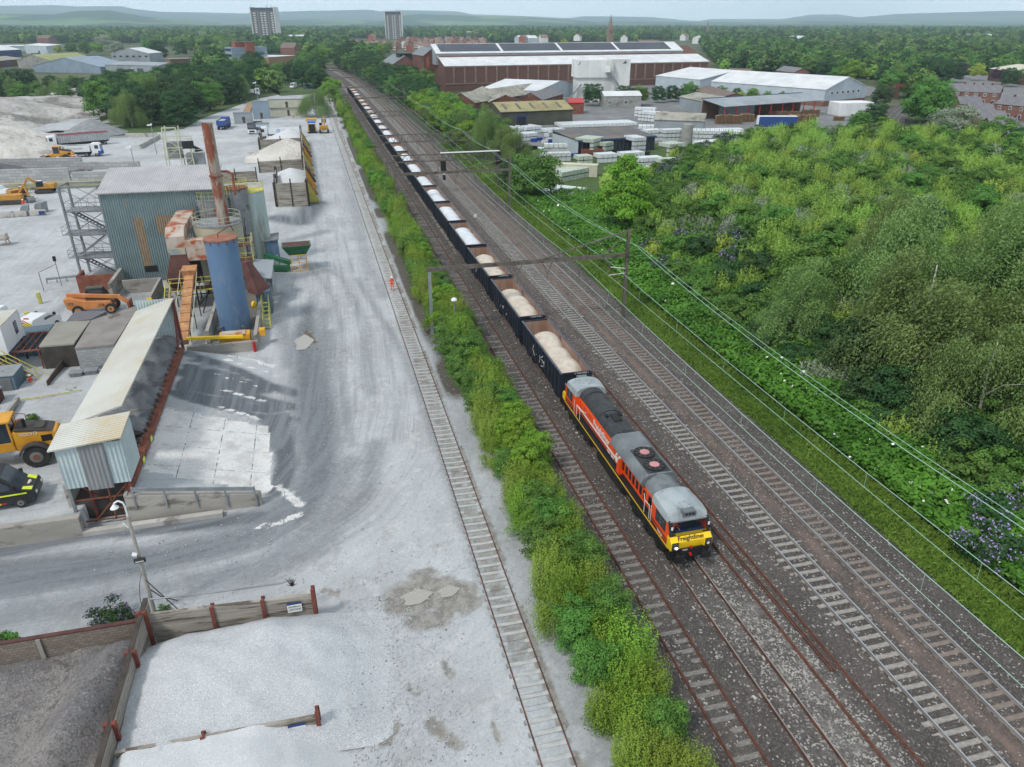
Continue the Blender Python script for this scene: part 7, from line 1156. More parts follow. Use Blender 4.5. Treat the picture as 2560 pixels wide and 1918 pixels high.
for z in (2.4, 4.6, 6.4): [q.beam(a, c, .04) for a, c in (((-10.3, 89.9, z+1), (-8.5, 89.9, z+1)), ((-8.5, 89.9, z+1), (-8.5, 92.1, z+1)), ((-10.3, 89.9, z+.5), (-8.5, 89.9, z+.5)), ((-8.5, 89.9, z+.5), (-8.5, 92.1, z+.5)))]; [q.beam((x, 89.9, z), (x, 89.9, z+1), .04) for x in (-10.3, -9.4, -8.5)]
tag(q.build('access_tower', smooth=0), 'narrow access tower of ladders and yellow rails beside the blue tank', 'access tower')
# dryer, ducts, burner house
dd = thing('dryer_unit', 'rusty white ducting and dark drum of the asphalt dryer', 'dryer', (0, 0, 0)); b = MB('rusty_white'); b.prof([(99.5, 7.6), (99.5, 9.0), (90.2, 9.0), (89.2, 8.2), (89.2, 6.4), (90.8, 6.4), (91.5, 7.6)], 'x', -17.6, -15.6); b.build('upper_duct', dd, smooth=0)
b = MB('rust_dark'); b.loft([[(-17.4, 88.9, 6.2), (-15.7, 88.9, 6.2), (-15.7, 90.7, 6.2), (-17.4, 90.7, 6.2)], [(-18.2, 88.2, 3.4), (-15.1, 88.2, 3.4), (-15.1, 91.2, 3.4), (-18.2, 91.2, 3.4)], [(-17.9, 88.6, 2.4), (-15.4, 88.6, 2.4), (-15.4, 91, 2.4), (-17.9, 91, 2.4)]][::-1]); b.m('silo_cream').box(-17.42, -15.68, 88.85, 90.75, 6.2, 6.9); b.build('hopper', dd, smooth=0); b = MB('rusty_white'); b.prof([(-15.6, 5.4), (-13.2, 5.4), (-12.0, 4.6), (-11.4, 4.6), (-11.4, 6.3), (-12.2, 7.3), (-13.2, 7.7), (-15.6, 7.7)], 'y', 88.9, 90.4); b.build('cross_duct', dd, smooth=0)
b = MB('drum_black'); b.cyl((-15.2, 92.5, 3.2), (-14.4, 99.2, 3.7), 1.3, n=28); b.m('steel'); [b.cyl((-15.2+.12*k, 92.5+k, 3.2+.07*k), (-15.17+.12*k, 92.8+k, 3.22+.07*k), 1.42, n=28) for k in (1, 4)]; b.m('drum_black').cyl((-15.25, 92.1, 3.2), (-15.2, 92.4, 3.2), 1.5, n=28); b.build('drum', dd); b = MB('post_dark'); [b.beam(p, q_, .12) for p, q_ in [((x, y, 0), (x, y, 3)) for x in (-17.6, -15.3, -13.3) for y in (88.8, 91.2, 95)]+[((-17.6, 88.8, 1.4), (-13.3, 88.8, 1.4)), ((-17.6, 88.8, 2.3), (-13.3, 88.8, 2.3)), ((-15.3, 88.8, 0), (-13.3, 88.8, 2.3)), ((-13.3, 86, 0), (-13.3, 89, 2.8)), ((-14.6, 86, 0), (-13.6, 89, 2.8))]]; b.build('support_frame', dd, smooth=0)
b = MB('rail_yellow')
for z in (2.4, 3.4, 3.9):
    b.beam((-17.8, 87.2, z), (-13.0, 87.2, z), .06 if z > 3 else .12)
[b.beam((x, 87.2, 2.4), (x, 87.2, 3.9), .05) for x in (-17.8, -16.6, -15.4, -14.2, -13)]; b.beam((-18.9, 86, 0), (-18.3, 88, 3.4), .09).beam((-18.4, 86, 0), (-17.8, 88, 3.4), .09); [b.beam((-18.85+.06*k, 86+.2*k, .35*k), (-18.35+.06*k, 86+.2*k, .35*k), .05) for k in range(10)]; b.m('rail_dark').box(-17.8, -13, 87.2, 88.7, 2.3, 2.36); b.build('walkway', dd, smooth=0)
cv_ = thing('feed_conveyor', 'orange rusty covered conveyor climbing from the feed bins to the dryer', 'conveyor', (0, 0, 0)); b = MB('orange_rust'); P, Q_ = Vector((-15.0, 74, 1.2)), Vector((-15.5, 87.5, 4.2))
for k in range(8): b.beam(P.lerp(Q_, k/8+.005), P.lerp(Q_, (k+1)/8-.005), 1.0, .55)
b.build('cover', cv_, smooth=0); b = MB('orange_rust'); b.loft([[(-16.1, 87, 3.6), (-14.9, 87, 3.6), (-14.9, 88.2, 3.6), (-16.1, 88.2, 3.6)], [(-16.2, 86.6, 4.9), (-14.6, 86.6, 4.9), (-14.6, 88.2, 5.1), (-16.2, 88.2, 5.1)]]); b.build('head_hood', cv_, smooth=0); b = MB('rail_pale')
for s in (-.9, .9): b.beam((P.x+s, P.y, P.z+.6), (Q_.x+s, Q_.y, Q_.z+.6), .05); [b.beam((P.x+s, P.y+1.7*k, P.z-.3+.37*k), (P.x+s, P.y+1.7*k, P.z+.6+.37*k), .04) for k in range(8)]
b.m('post_dark'); [b.beam((-15.2+s, y, 0), (-15.2+s, y, 1+.22*(y-74)), .1) for s in (-.5, .5) for y in (77, 81, 85)]; b.build('handrail', cv_, smooth=0)
bw_ = MB('conc_wall'); [bw_.box(*e) for e in ((-14.6, -7.9, 73.2, 73.6, -.2, 1.0), (-13.1, -12.75, 76, 88.5, -.2, 1.5), (-8.2, -7.85, 73.7, 88.5, -.2, 1.5), (-12.7, -8.25, 88.2, 88.5, -.2, 1.5))]; tag(bw_.build('bund_wall', smooth=0), 'concrete bund walls around the blue tank', 'wall'); q = MB('dust_grey'); q.m('spoil_dark').box(-12.7, -8.25, 73.7, 88.1, -.05, .12); tag(q.build('bund_floor', smooth=0), 'dark wet floor inside the concrete bund', 'floor')
yp = thing('pump_set', 'yellow pump set and yellow pipe in front of the blue tank', 'pump', (0, 0, 0)); b = MB('hi_yellow'); b.m('yellow').beam((-14.6, 74.2, 1.55), (-9.2, 73.6, 1.5), .3, .26); b.build('pipe', yp, smooth=0); b = MB('cage_yellow'); b.box(-11.6, -8.6, 74.1, 75.4, .4, 1.5).box(-7.7, -7.1, 74.5, 75.2, .9, 1.7); b.m('rusty_white').box(-11.4, -9.0, 74.0, 75.2, 1.5, 1.62); b.build('casing', yp, .05); b = MB('bumper_red'); b.cyl((-8.2, 73.0, -.05), (-8.2, 73.0, 1.0), .16); b.build('bollard', yp)
b = MB('rail_yellow')
for x in (-7.6, -6.9): b.beam((x, 79, 0), (x-.0, 82, 1.9), .07); b.beam((x, 79, 1.0), (x, 82, 2.9), .05); b.beam((x, 82, 0), (x, 82, 2.9), .06).beam((x, 79, 0), (x, 79, 1.1), .05)
[b.box(-7.6, -6.9, 79+k*.5, 79.3+k*.5, .3*k+.1, .3*k+.14) for k in range(7)]; b.beam((-8, 84, 0), (-7.9, 84, 2.2), .07).beam((-7.9, 84, 2.2), (-7.4, 92, 2.2), .06).beam((-7.4, 92, 0), (-7.4, 92, 2.2), .07); tag(b.build('access_steps', smooth=0), 'small yellow step ladder beside the tank bund', 'steps')
# burner canopy, brown hopper, navy cabinet right of the tank
b = MB('rust'); b.m('rust_dark').loft([[(-9.2, 84.2, 2.6), (-7.9, 83.2, 2.4), (-6.8, 85.2, 2.6), (-8.3, 86.4, 2.7)], [(-9.6, 86.4, 5.6), (-9.0, 85.6, 5.6), (-8.6, 86.6, 5.6), (-9.1, 87.2, 5.6)]]); tag(b.build('dust_hopper', smooth=0), 'dark red angular dust hopper right of the blue tank', 'hopper')
b = MB('asbestos'); b.m('sheet_grey').slab([(-8.9, 86.5, 3.6), (-6.6, 86.3, 3.4), (-6.3, 90.5, 4.4), (-8.6, 90.7, 4.6)], .1); b.m('sheet_grey').box(-8.6, -6.5, 90.2, 90.3, 0, 4.3).box(-6.6, -6.5, 86.5, 90.2, 1.2, 3.6); tag(b.build('canopy', smooth=0), 'ribbed grey canopy right of the blue tank', 'canopy'); b = MB('tank_blue'); b.m('container_blue').box(-8.4, -6.8, 84.0, 86.2, 0, 2.6); b.m('yellow').cyl((-8.75, 83.4, 1.4), (-8.55, 83.3, 1.4), .42, n=18); tag(b.build('burner_cabinet', smooth=0), 'slate blue cabinet with round yellow cover right of the blue tank', 'cabinet')
gm = thing('feed_hopper', 'green mobile feed hopper on a yellow caged frame', 'hopper', (-3.9, 100.4, 0), .05); b = MB('green_machine'); b.loft([[(-1.1, -.6, 2.2), (1.1, -.6, 2.2), (1.1, .8, 2.2), (-1.1, .8, 2.2)], [(-1.9, -1.2, 3.5), (1.9, -1.2, 3.5), (1.9, 1.4, 3.5), (-1.9, 1.4, 3.5)]]); b.build('bin', gm, smooth=0); b = MB('rust_dark'); b.box(-1.7, 1.7, -1., 1.2, 3.45, 3.52); b.build('load', gm, smooth=0)
b = MB('cage_yellow')
for y in (-.9, .9):
    for x in (-.9, .1, 1.1): b.box(x-.05, x+.05, y-.04, y+.04, 0, 2.3)
    for z in (.2, 1.2, 2.25): b.box(-.9, 1.1, y-.03, y+.03, z-.04, z+.04)
b.m('cage_yellow').box(1.06, 1.14, -.9, .9, .3, 2.2); b.build('cage', gm, smooth=0); b = MB('green_machine'); b.beam((-1, .2, 1.0), (-4.2, 1.4, 2.0), .8, .5).beam((-1.2, -.2, .4), (-3.6, .3, .5), .9, .6); b.build('belt', gm, smooth=0)
b = MB('frame_grey'); b.m('tank_blue').box(-7.9, -6.4, 103, 105, 1.5, 3.4); b.m('frame_grey').slab([(-8.2, 102.8, 3.5), (-6.2, 102.8, 3.7), (-6.2, 105.4, 4.0), (-8.2, 105.4, 3.8)], .12); [b.box(x-.07, x+.07, y-.07, y+.07, 0, 1.6) for x in (-7.8, -6.5) for y in (103.1, 104.9)]; tag(b.build('weigh_hopper', smooth=0), 'blue grey weigh hopper on legs behind the green feed hopper', 'hopper')
# elevator tower behind the plant
et = thing('elevator_tower', 'pale lattice conveyor tower rising behind the plant building roof', 'tower', (-27.6, 172, 0)); b = MB('rail_pale')
for x in (-3.2, 0, 2.6):
    for y in (0, 3.6): b.beam((x, y, 0), (x*.82, y, 10.6 if x < 2 else 8.2), .22)
for z in (2.2, 4.4, 6.6, 8.4): b.beam((-3.1, 0, z), (2.4, 0, z), .16).beam((-3.1, 3.6, z), (2.4, 3.6, z), .16)
b.beam((-3, 0, 4.4), (0, 0, 6.6), .12).beam((0, 0, 6.6), (-2.7, 0, 8.6), .12).beam((-3, 0, .2), (2.4, 0, 4.2), .14).beam((-2.7, 0, 10.6), (0, 0, 10.6), .2); b.build('frame', et, smooth=0); b = MB('silo_grey'); b.box(-2.4, .2, .4, 3.2, 4.2, 7.6).box(1.0, 4.4, .3, 3.3, 0, 5.2); b.m('signal_black').box(.8, 3.0, -.6, .2, 6.4, 7.9).prof([(3, 6.8), (4.6, 5.8), (3, 5.6)], 'y', 0, 1); b.build('bucket_house', et, smooth=0)
b = MB('rail_pale'); [b.beam((-4.2, -.6, z), (4.6, -.6, z), .06) for z in (6.2, 5.6, 1.6, 1.1)]; [b.beam((x, -.6, z), (x, -.6, z+1.2), .05) for x in (-4.2, -2, 0, 2, 4.6) for z in (5.1, .5)]; b.build('railing', et, smooth=0)
# ---- platform side: roofs, cabin, steps, cabinets
def roofpx(label, px, z, mt, wall='block_wall', name='flat_roofed_building', cat='building', th=.14, zb=0.):
    P = [A3(a, b_, z) for a, b_ in px]; rt = thing(name, label, cat, (0, 0, 0)); b = MB(mt); b.slab(P, th); b.build('roof', rt, smooth=0); c = Vector((sum(p[0] for p in P)/4, sum(p[1] for p in P)/4, 0)); b = MB(wall); q = [(c.x+(p[0]-c.x)*.96, c.y+(p[1]-c.y)*.96) for p in P]
    for i in range(len(q)): b.beam((*q[i], (z-th+zb)/2), (*q[(i+1) % len(q)], (z-th+zb)/2), .2, z-th-zb-.01)
    b.build('wall', rt, smooth=0); return rt
roofpx('grey block building with stained flat roof beside the feed bins', [(186, 870), (285, 861), (349, 762), (229, 800)], 3.3, 'flat_roof'); roofpx('lean-to with ribbed olive grey roof left of the stained flat roof', [(97, 866), (184, 859), (226, 801), (140, 806)], 3.25, 'flat_roof_ribbed', 'drum_black'); roofpx('low felt roofed store beside the orange telehandler', [(163, 806), (229, 798), (268, 777), (188, 778)], 3.2, 'felt_dark', 'conc_wall')
pc = container('white site cabin on stilts at the left edge with small window', (-39.5, 71.2, 0), 0, 10.2, 'van_white', 'bin_roof', z=2.7, w=4.8, h=2.7, cat='cabin', name='site_cabin', door='van_white'); q = MB('window'); q.box(10.2, 10.24, 2.9, 3.5, .9, 2.1); q.build('window', pc, smooth=0); q = MB('post_dark'); [q.box(x, x+.15, y, y+.15, -2.7, 0) for x in (9.8, 5) for y in (.2, 4.4)]; q.build('leg', pc, smooth=0)
container('slate blue container under the white cabin with round stickers', (-33.6, 76.2, 0), .05, 6.1, 'container_blue', z=0.0); b = MB('rust'); [b.beam((-29+k*.6, 71.6, 2.75), (-29+k*.6, 76.3, 2.75), .1) for k in range(7)]; b.beam((-29.2, 71.6, 2.75), (-24.6, 71.7, 2.75), .14).beam((-29.2, 76.3, 2.75), (-24.6, 76.3, 2.75), .14); [b.box(x, x+.12, 71.5, 71.62, 0, 2.7) for x in (-29, -27, -24.7)]; tag(b.build('open_canopy', smooth=0), 'rusty open steel frame between the cabin and the flat roofs', 'frame')
ss = thing('cabin_steps', 'yellow railed steel stairs leading up to the white cabin', 'stairs', (0, 0, 0)); b = MB('pallet_dark'); p0, p1 = Vector((-25.9, 68.7, .1)), Vector((-30.6, 70.2, 3.0)); dv_ = (p1-p0); sdv = Vector((-dv_.y, dv_.x, 0)).normalized()*.5
for k in range(13): c = p0+dv_*(k+.5)/13; b.cbox(c, (.32, 1.0, .05), math.atan2(dv_.y, dv_.x))
for s in (-1, 1): b.beam(p0+sdv*s, p1+sdv*s, .06, .25)
b.build('treads', ss, smooth=0); b = MB('yellow')
for s in (-1, 1):
    b.m('rail_yellow'); u_ = Vector((0, 0, 1)); [b.beam(p0+sdv*s+u_*h_, p1+sdv*s+u_*h_, .05) for h_ in (.55, 1.05)]; [b.beam(p0+dv_*t+sdv*s, p0+dv_*t+sdv*s+u_*1.05, .05) for t in (0, .25, .5, .75, 1)]
b.build('handrail', ss, smooth=0)
def cab_(label, x, y, w, d, h, mt, z=0., rz=0., nm='cabinet'):
    rt = thing(nm, label, 'cabinet', (x, y, z), rz); b = MB(mt); b.box(0, w, 0, d, .05, h); b.build('body', rt, .03); b = MB('steel'); b.box(w*.08, w*.47, -.03, 0, .2, h-.15).box(w*.53, w*.92, -.03, 0, .2, h-.15); b.build('door', rt, smooth=0); b = MB('silo_grey'); b.box(-.06, w+.06, -.06, d+.06, h+.002, h+.08); b.build('top', rt, smooth=0); return rt
cab_('tall slate grey kiosk beside the seated worker', -31.2, 66.3, 3.7, 2.4, 2.6, 'container_blue'); cab_('dark brown cabinet with small labels at the left edge', -30.6, 63.5, 2.6, 1.3, 2.0, 'rust_dark', z=.3); cab_('low dark green box by the left edge', -30.2, 61.2, 1.8, 1.2, 1.6, 'container_green', z=.6); cab_('grey transformer cabinet, front one inside the fence', -22.6, 68.2, 1.0, .8, 1.5, 'silo_grey'); cab_('grey transformer cabinet with yellow warning plate', -23.8, 68.0, 1.0, .8, 1.5, 'silo_grey'); cab_('grey ribbed transformer behind the others', -21.9, 69.6, 1.6, .9, 1.4, 'alu')
b = MB('wood_dark'); [b.box(-25.2+.0, -25.1, 66.5+k*.25, 66.7+k*.25, 0, 1.7) for k in range(20)]; tag(b.build('timber_fence', smooth=0), 'dark timber paling fence beside the transformers', 'fence')
for k, (x, y, c) in enumerate(((-26.2, 73.2, 'blue_plastic'), (-26.7, 72.4, 'blue_plastic'), (-25.6, 74.5, 'blue_plastic'))): b = MB(c); b.cyl((0, 0, 0), (0, 0, .9), .32, n=16); b.m('white_paint' if k < 2 else 'blue_plastic').cyl((0, 0, .9), (0, 0, .92), .28, n=16); o = b.build('barrel'); o.location = (x, y, 0); tag(o, ['blue barrel with pale lid under the cabin stairs, right one', 'blue barrel with pale lid under the cabin stairs, left one', 'blue barrel standing back in the shadow of the frame'][k], 'barrel')
b = MB('drum_black'); b.cyl((0, 0, 0), (0, 0, .95), .36, n=16); b.m('rust').cyl((0, 0, .95), (0, 0, .97), .34, n=16); o = b.build('barrel'); o.location = (-24.9, 58.6, 1.0); tag(o, 'dark oil drum with rusty top behind the wheel loader', 'barrel'); b = MB('bumper_red'); b.cyl((0, 0, .55), (0, 0, 1.05), .28, .22, n=14); b.m('steel').cyl((0, 0, 0), (0, 0, .55), .05); o = b.build('fire_point'); o.location = (-25.7, 58.6, 1.0); tag(o, 'red covered fire point post beside the oil drum', 'fire point')
b = MB('rail_yellow'); P = [A3(50, 1012, .9), A3(100, 1006, .9), A3(135, 1000, .9), A3(205, 988, .9)]
for dz in (0, .5): [b.beam(Vector(p)+Vector((0, 0, dz)), Vector(q)+Vector((0, 0, dz)), .06) for p, q in zip(P, P[1:])]
[b.beam((p[0], p[1], .0), (p[0], p[1], 1.45), .06) for p in P]; tag(b.build('yellow_railing', smooth=0), 'yellow pipe railing left of the feed bins', 'railing'); b = MB('conc_wall'); b.beam(A3(5, 1068, 1.3), A3(50, 1010, 1.1), .25, 1.3); tag(b.build('kerb_wall', smooth=0), 'short concrete wall behind the oil drum', 'wall')
b = MB('rail_pale'); rr_ = random.Random(9)
for k in range(7): c = A(115+k*5, 1075+rr_.uniform(-8, 8), 1.2); b.tube([(c[0]+math.cos(t)*rr_.uniform(.5, 1.1), c[1]+math.sin(t)*rr_.uniform(.5, .9), 1.34+.05*k) for t in np.linspace(rr_.random()*3, 6+rr_.random(), 12)], .025, 4)
tag(b.build('hose_coils'), 'loose pale hose coils lying on the dusty ground', 'hose'); plant('weeds growing by the transformers inside the railing', 'weeds', 'weed_clump', (*A(180, 1005), .0), SH['d'][1], None, .42); plant('weeds around the oil drum and kerb wall', 'weeds', 'weed_clump', (*A(85, 1062, 1), 1.0), SH['d'][2], None, .3)
person((-27.0, 68.0, .55), -1.4, 'person in orange hi-vis sitting on the kiosk step reading', legs='dark_cloth', sit=True); b = MB('steel'); b.box(-27.4, -26.2, 67.4, 68.4, .0, .42).box(-27.2, -26.5, 66.9, 67.5, 0, .2); tag(b.build('step', smooth=0), 'small grey metal step below the seated worker', 'step')
b = MB('rust_dark'); b.m('rust').box(-30.2, -26.0, 97.2, 97.5, 0, 2.1).box(-30.2, -29.9, 97.5, 100, 0, 2.1); b.m('conc_wall').box(-25.9, -25.5, 93.5, 100, 0, 2.0); tag(b.build('steel_screen', smooth=0), 'rust red steel screen below the stair tower', 'screen'); b = MB('conc_wall'); b.box(-20.6, -20.3, 88.5, 96, 0, 1.6).box(-24.8, -20.6, 95.7, 96, 0, 1.6); b.m('yellow').box(-20.75, -20.2, 88.2, 88.5, 0, 1.5); tag(b.build('dust_bay', smooth=0), 'concrete dust bay with yellow end post below the plant building', 'bay')
guard('steel crash barrier between the stair tower and the yellow posts', [A(118, 708), A(192, 700)], .5, mt='galv', n=3); b = MB('frame_grey'); P = [A3(110, 728, 0), A3(94, 703, 0), A3(155, 716, 0)]; b.cyl(P[2], (P[2][0], P[2][1], 3.6), .05, n=6).cyl(P[0], (P[0][0], P[0][1], 2.4), .05, n=6); b.beam((P[0][0], P[0][1], 2.4), (P[2][0], P[2][1], 2.9), .05); b.m('signal_black').box(P[2][0]-.15, P[2][0]+.15, P[2][1]-.15, P[2][1]+.15, 3.3, 3.9); tag(b.build('gate_frame', smooth=0), 'thin grey pole frame with a camera by the crash barrier', 'frame')
for k, (px, py) in enumerate(((102, 758), (74, 808))): b = MB('yellow'); c = A(px, py); b.m('rail_yellow').box(c[0]-.18, c[0]+.18, c[1]-.15, c[1]+.15, 0, 1.3); tag(b.build('yellow_post', smooth=0), 'square yellow protection post %s' % ('before the crash barrier' if k == 0 else 'behind the white van'), 'post')
# ---- vehicles
def veh_wheels(rt, xs_, y, r, w=.3, rim='rim_grey'):
    for x in xs_:
        for s in (-1, 1): b = MB('tyre'); b.wheel((x, s*y, r), r, w, 'tyre', rim, 'y', 18); b.build('wheel', rt)
def van(label, loc, rz, mt, roof=None, L=5.6, H=2.5, w=1.0, chev=False, dec=False):
    rt = thing('van', label, 'van', loc, rz); b = MB(mt); pr = [(-L/2, .35), (L/2-.1, .35), (L/2, .8), (L/2-.12, 1.15), (L/2-.75, 1.32), (L/2-1.75, H-.12), (L/2-2.1, H), (-L/2+.15, H), (-L/2, H-.3)]
    b.prof([(x, z) for x, z in pr], 'y', -w, w); b.build('body', rt, .06); g = MB('window'); g.slab([(L/2-.8, -w+.12, 1.36), (L/2-.8, w-.12, 1.36), (L/2-1.74, w-.16, H-.15), (L/2-1.74, -w+.16, H-.15)], -.03); g.build('windscreen', rt, smooth=0)
    for s in (-1, 1): g = MB('window'); g.prof([(L/2-1.05, 1.35), (L/2-1.85, H-.35), (L/2-2.7, H-.35), (L/2-2.7, 1.35)], 'y', *sorted((s*(w+.005), s*(w-.02)))); g.build('side_window', rt, smooth=0); h = MB('van_white'); h.box(L/2-.12, L/2-.0, s*(w-.3)-.14, s*(w-.3)+.14, .78, .95); h.build('headlight', rt, smooth=0); m_ = MB('signal_black'); m_.box(L/2-1.25, L/2-1.05, *sorted((s*w, s*(w+.22))), 1.45, 1.75); m_.build('mirror', rt, smooth=0)
    veh_wheels(rt, (-L/2+1.1, L/2-1.0), w-.08, .36, .24)
    if chev:
        c = MB('hi_yellow'); c.box(-L/2-.02, -L/2+.01, -w+.08, w-.08, .5, 1.75); c.build('rear_panel', rt, smooth=0); c = MB('bumper_red')
        for k in range(6):
            z = .35+k*.28
            for s in (-1, 1): c.add([(-L/2-.03, 0, z+.25), (-L/2-.03, 0, z+.37), (-L/2-.03, s*(w-.1), z-.25), (-L/2-.03, s*(w-.1), z-.37)] if s > 0 else [(-L/2-.03, 0, z+.37), (-L/2-.03, 0, z+.25), (-L/2-.03, s*(w-.1), z-.37), (-L/2-.03, s*(w-.1), z-.25)], [(0, 1, 2, 3)])
        c.build('chevrons', rt, smooth=0); c = MB('bumper_red'); c.cbox((-L/2+.5, 0, H+.05), (.15, .5, .1)); c.build('beacon', rt, smooth=0)
    if dec:
        c = MB('hi_yellow')
        for s in (-1, 1): c.box(-L/2, L/2-.5, *sorted((s*w, s*(w+.01))), .98, 1.08).add([(L/2-.72, s*.95, 1.335), (L/2-.2, s*.9, 1.18), (L/2-.2, s*.45, 1.18), (L/2-.72, s*.6, 1.335)] if s > 0 else [(L/2-.72, s*.6, 1.335), (L/2-.2, s*.45, 1.18), (L/2-.2, s*.9, 1.18), (L/2-.72, s*.95, 1.335)], [(0, 1, 2, 3)])
        c.build('stripe', rt, smooth=0); c = MB('bumper_red')
        for k in range(12): c.m('bumper_red' if k % 2 else 'hi_yellow').box(-L/2+k*.32, -L/2+k*.32+.3, -w-.012, -w, .42, .52)
        c.m('white_paint').cyl((.3, -w-.012, .75), (.3, -w, .75), .16).cyl((L/2-.5, .0, 1.22), (L/2-.55, 0, 1.3), .2); c.m('bumper_red').cyl((.3, -w-.016, .75), (.3, -w-.012, .75), .1).cyl((L/2-.5, 0, 1.235), (L/2-.53, 0, 1.31), .12); c.build('emblem', rt)
    return rt
van('black van with yellow stripes parked under the feed bins at the left', (-23.2, 47.6, 1.3), .08, 'van_black', L=5.6, dec=True); van('white van with red and yellow rear chevrons behind the lean-to', (-30.9, 84.6, 0), 1.25, 'van_white', L=4.6, H=2.0, w=.92, chev=True); van('white van roof showing behind the white cabin', (-37.2, 86.5, 0), 2.9, 'van_white', L=5.4, H=2.5); van('silver van at the far end of the lorry park', (-7.4, 420, 0), -1.9, 'van_white', L=5.5)
def wloader(label, loc, rz, s=1., cc='loader_yellow', bucket=True):
    rt = thing('wheel_loader', label, 'wheel loader', loc, rz); rt.scale = (s, s, s)   # front towards +x
    b = MB(cc); b.prof([(-4.0, 1.4), (-4.1, 1.8), (-3.9, 2.35), (-1.4, 2.75), (-1.2, 2.75), (-1.2, 1.2), (-3.2, 1.1)], 'y', -.75, .75); b.build('engine_body', rt, .06); b = MB('drum_black'); b.prof([(-3.7, 2.42), (-3.2, 2.62), (-1.4, 2.95), (-1.4, 2.75)], 'y', -.78, .78); b.box(-3.2, -2.5, -.5, .5, 2.55, 2.78); b.m('signal_black').cyl((-2.0, .3, 2.85), (-2.0, .3, 3.5), .12, n=10); b.build('hood', rt, .03)
    b = MB('signal_black'); b.box(-3.6, -2.9, -.77, .77, 1.7, 2.2); b.build('side_vent', rt, smooth=0); b = MB('van_white'); b.prof([(-4.5, 1.0), (-4.5, 1.45), (-3.8, 1.45), (-3.8, 1.0)], 'y', -1.2, 1.2); b.m('bumper_red').box(-4.52, -3.9, -1.22, -.6, 1.12, 1.42).box(-4.52, -3.9, .6, 1.22, 1.12, 1.42); b.build('counterweight', rt, .04)
    b = MB(cc); [b.box(x, x+.14, y, y+.12, 1.7, 3.55) for x in (-1.2, .3) for y in (-.8, .68)]; b.box(-1.35, .5, -.9, .9, 3.55, 3.72); b.box(-1.2, .44, -.8, .8, 1.3, 2.0); b.build('cab', rt, .04); b = MB('window'); b.box(-1.08, .32, -.77, -.74, 2.0, 3.5).box(-1.08, .32, .74, .77, 2.0, 3.5).box(.36, .39, -.7, .7, 2.0, 3.5).box(-1.12, -1.1, -.7, .7, 2.1, 3.5); b.build('cab_glass', rt, smooth=0); b = MB('rust'); b.beam((-1.2, -1.0, 2.7), (-1.2, -1.0, 3.4), .04).beam((-1.9, -.95, 2.7), (-1.9, -.95, 3.3), .04).beam((-1.9, -.95, 3.3), (-1.2, -1, 3.4), .04); [b.box(-.9, -.3, -1.35, -1.0, .5+k*.35, .56+k*.35) for k in range(4)]; b.build('ladder', rt, smooth=0)
    b = MB('drum_black')
    for x in (-2.4, 1.6):
        for s_ in (-1, 1):
            P_ = [(x+1.05*math.cos(a), .85+1.02*math.sin(a)) for a in np.linspace(.3, 2.85, 9)]; Q2 = [(x+.93*math.cos(a), .85+.9*math.sin(a)) for a in np.linspace(.3, 2.85, 9)]
            b.m('drum_black' if x < 0 else cc).prof(P_+Q2[::-1], 'y', *sorted((s_*.85, s_*1.42)))
    b.build('mudguard', rt, smooth=0)
    for x in (-2.4, 1.6):
        for s_ in (-1, 1):
            b = MB('tyre'); b.cyl((x, s_*.75, .82), (x, s_*1.35, .82), .8, n=30); [b.cbox((x+.8*math.cos(a), s_*1.05, .82+.8*math.sin(a)), (.1, .62, .09), 0, 0, -a+math.pi/2) for a in np.arange(0, 6.28, .21)]; b.m('rim_grey').cyl((x, s_*1.3, .82), (x, s_*1.37, .82), .42, n=20); b.m('rust').cyl((x, s_*1.36, .82), (x, s_*1.42, .82), .2, n=14); b.build('wheel', rt)
    if bucket: b = MB(cc); b.beam((.6, -.4, 1.7), (3.0, -.4, .7), .18, .4).beam((.6, .4, 1.7), (3.0, .4, .7), .18, .4).box(.5, 1.4, -.6, .6, .7, 1.8); b.build('lift_arm', rt, smooth=0); b = MB('silo_grey'); b.prof([(3.0, .1), (4.3, .1), (4.2, .2), (3.3, .4), (3.2, 1.2), (3.6, 1.5), (3.4, 1.55), (2.9, 1.2)], 'y', -1.4, 1.4); b.build('bucket', rt, smooth=0)
    return rt
wl = wloader('big yellow wheel loader cut off by the left edge of the photo', (-24.3, 53.0, 1.28), math.pi+.12, 1.0); text('VOLVO', .34, 'van_white', wl, (-2.2, .765, 2.45), (R(90), 0, R(180)))
person((-24.6, 53.0, 3.2), math.pi, 'driver in orange seen through the cab glass of the big loader', sit=True)
wloader('yellow wheel loader with raised dusty bucket beside the white and blue tipper', (-60.5, 204.5, 0), math.pi-.05, .95)
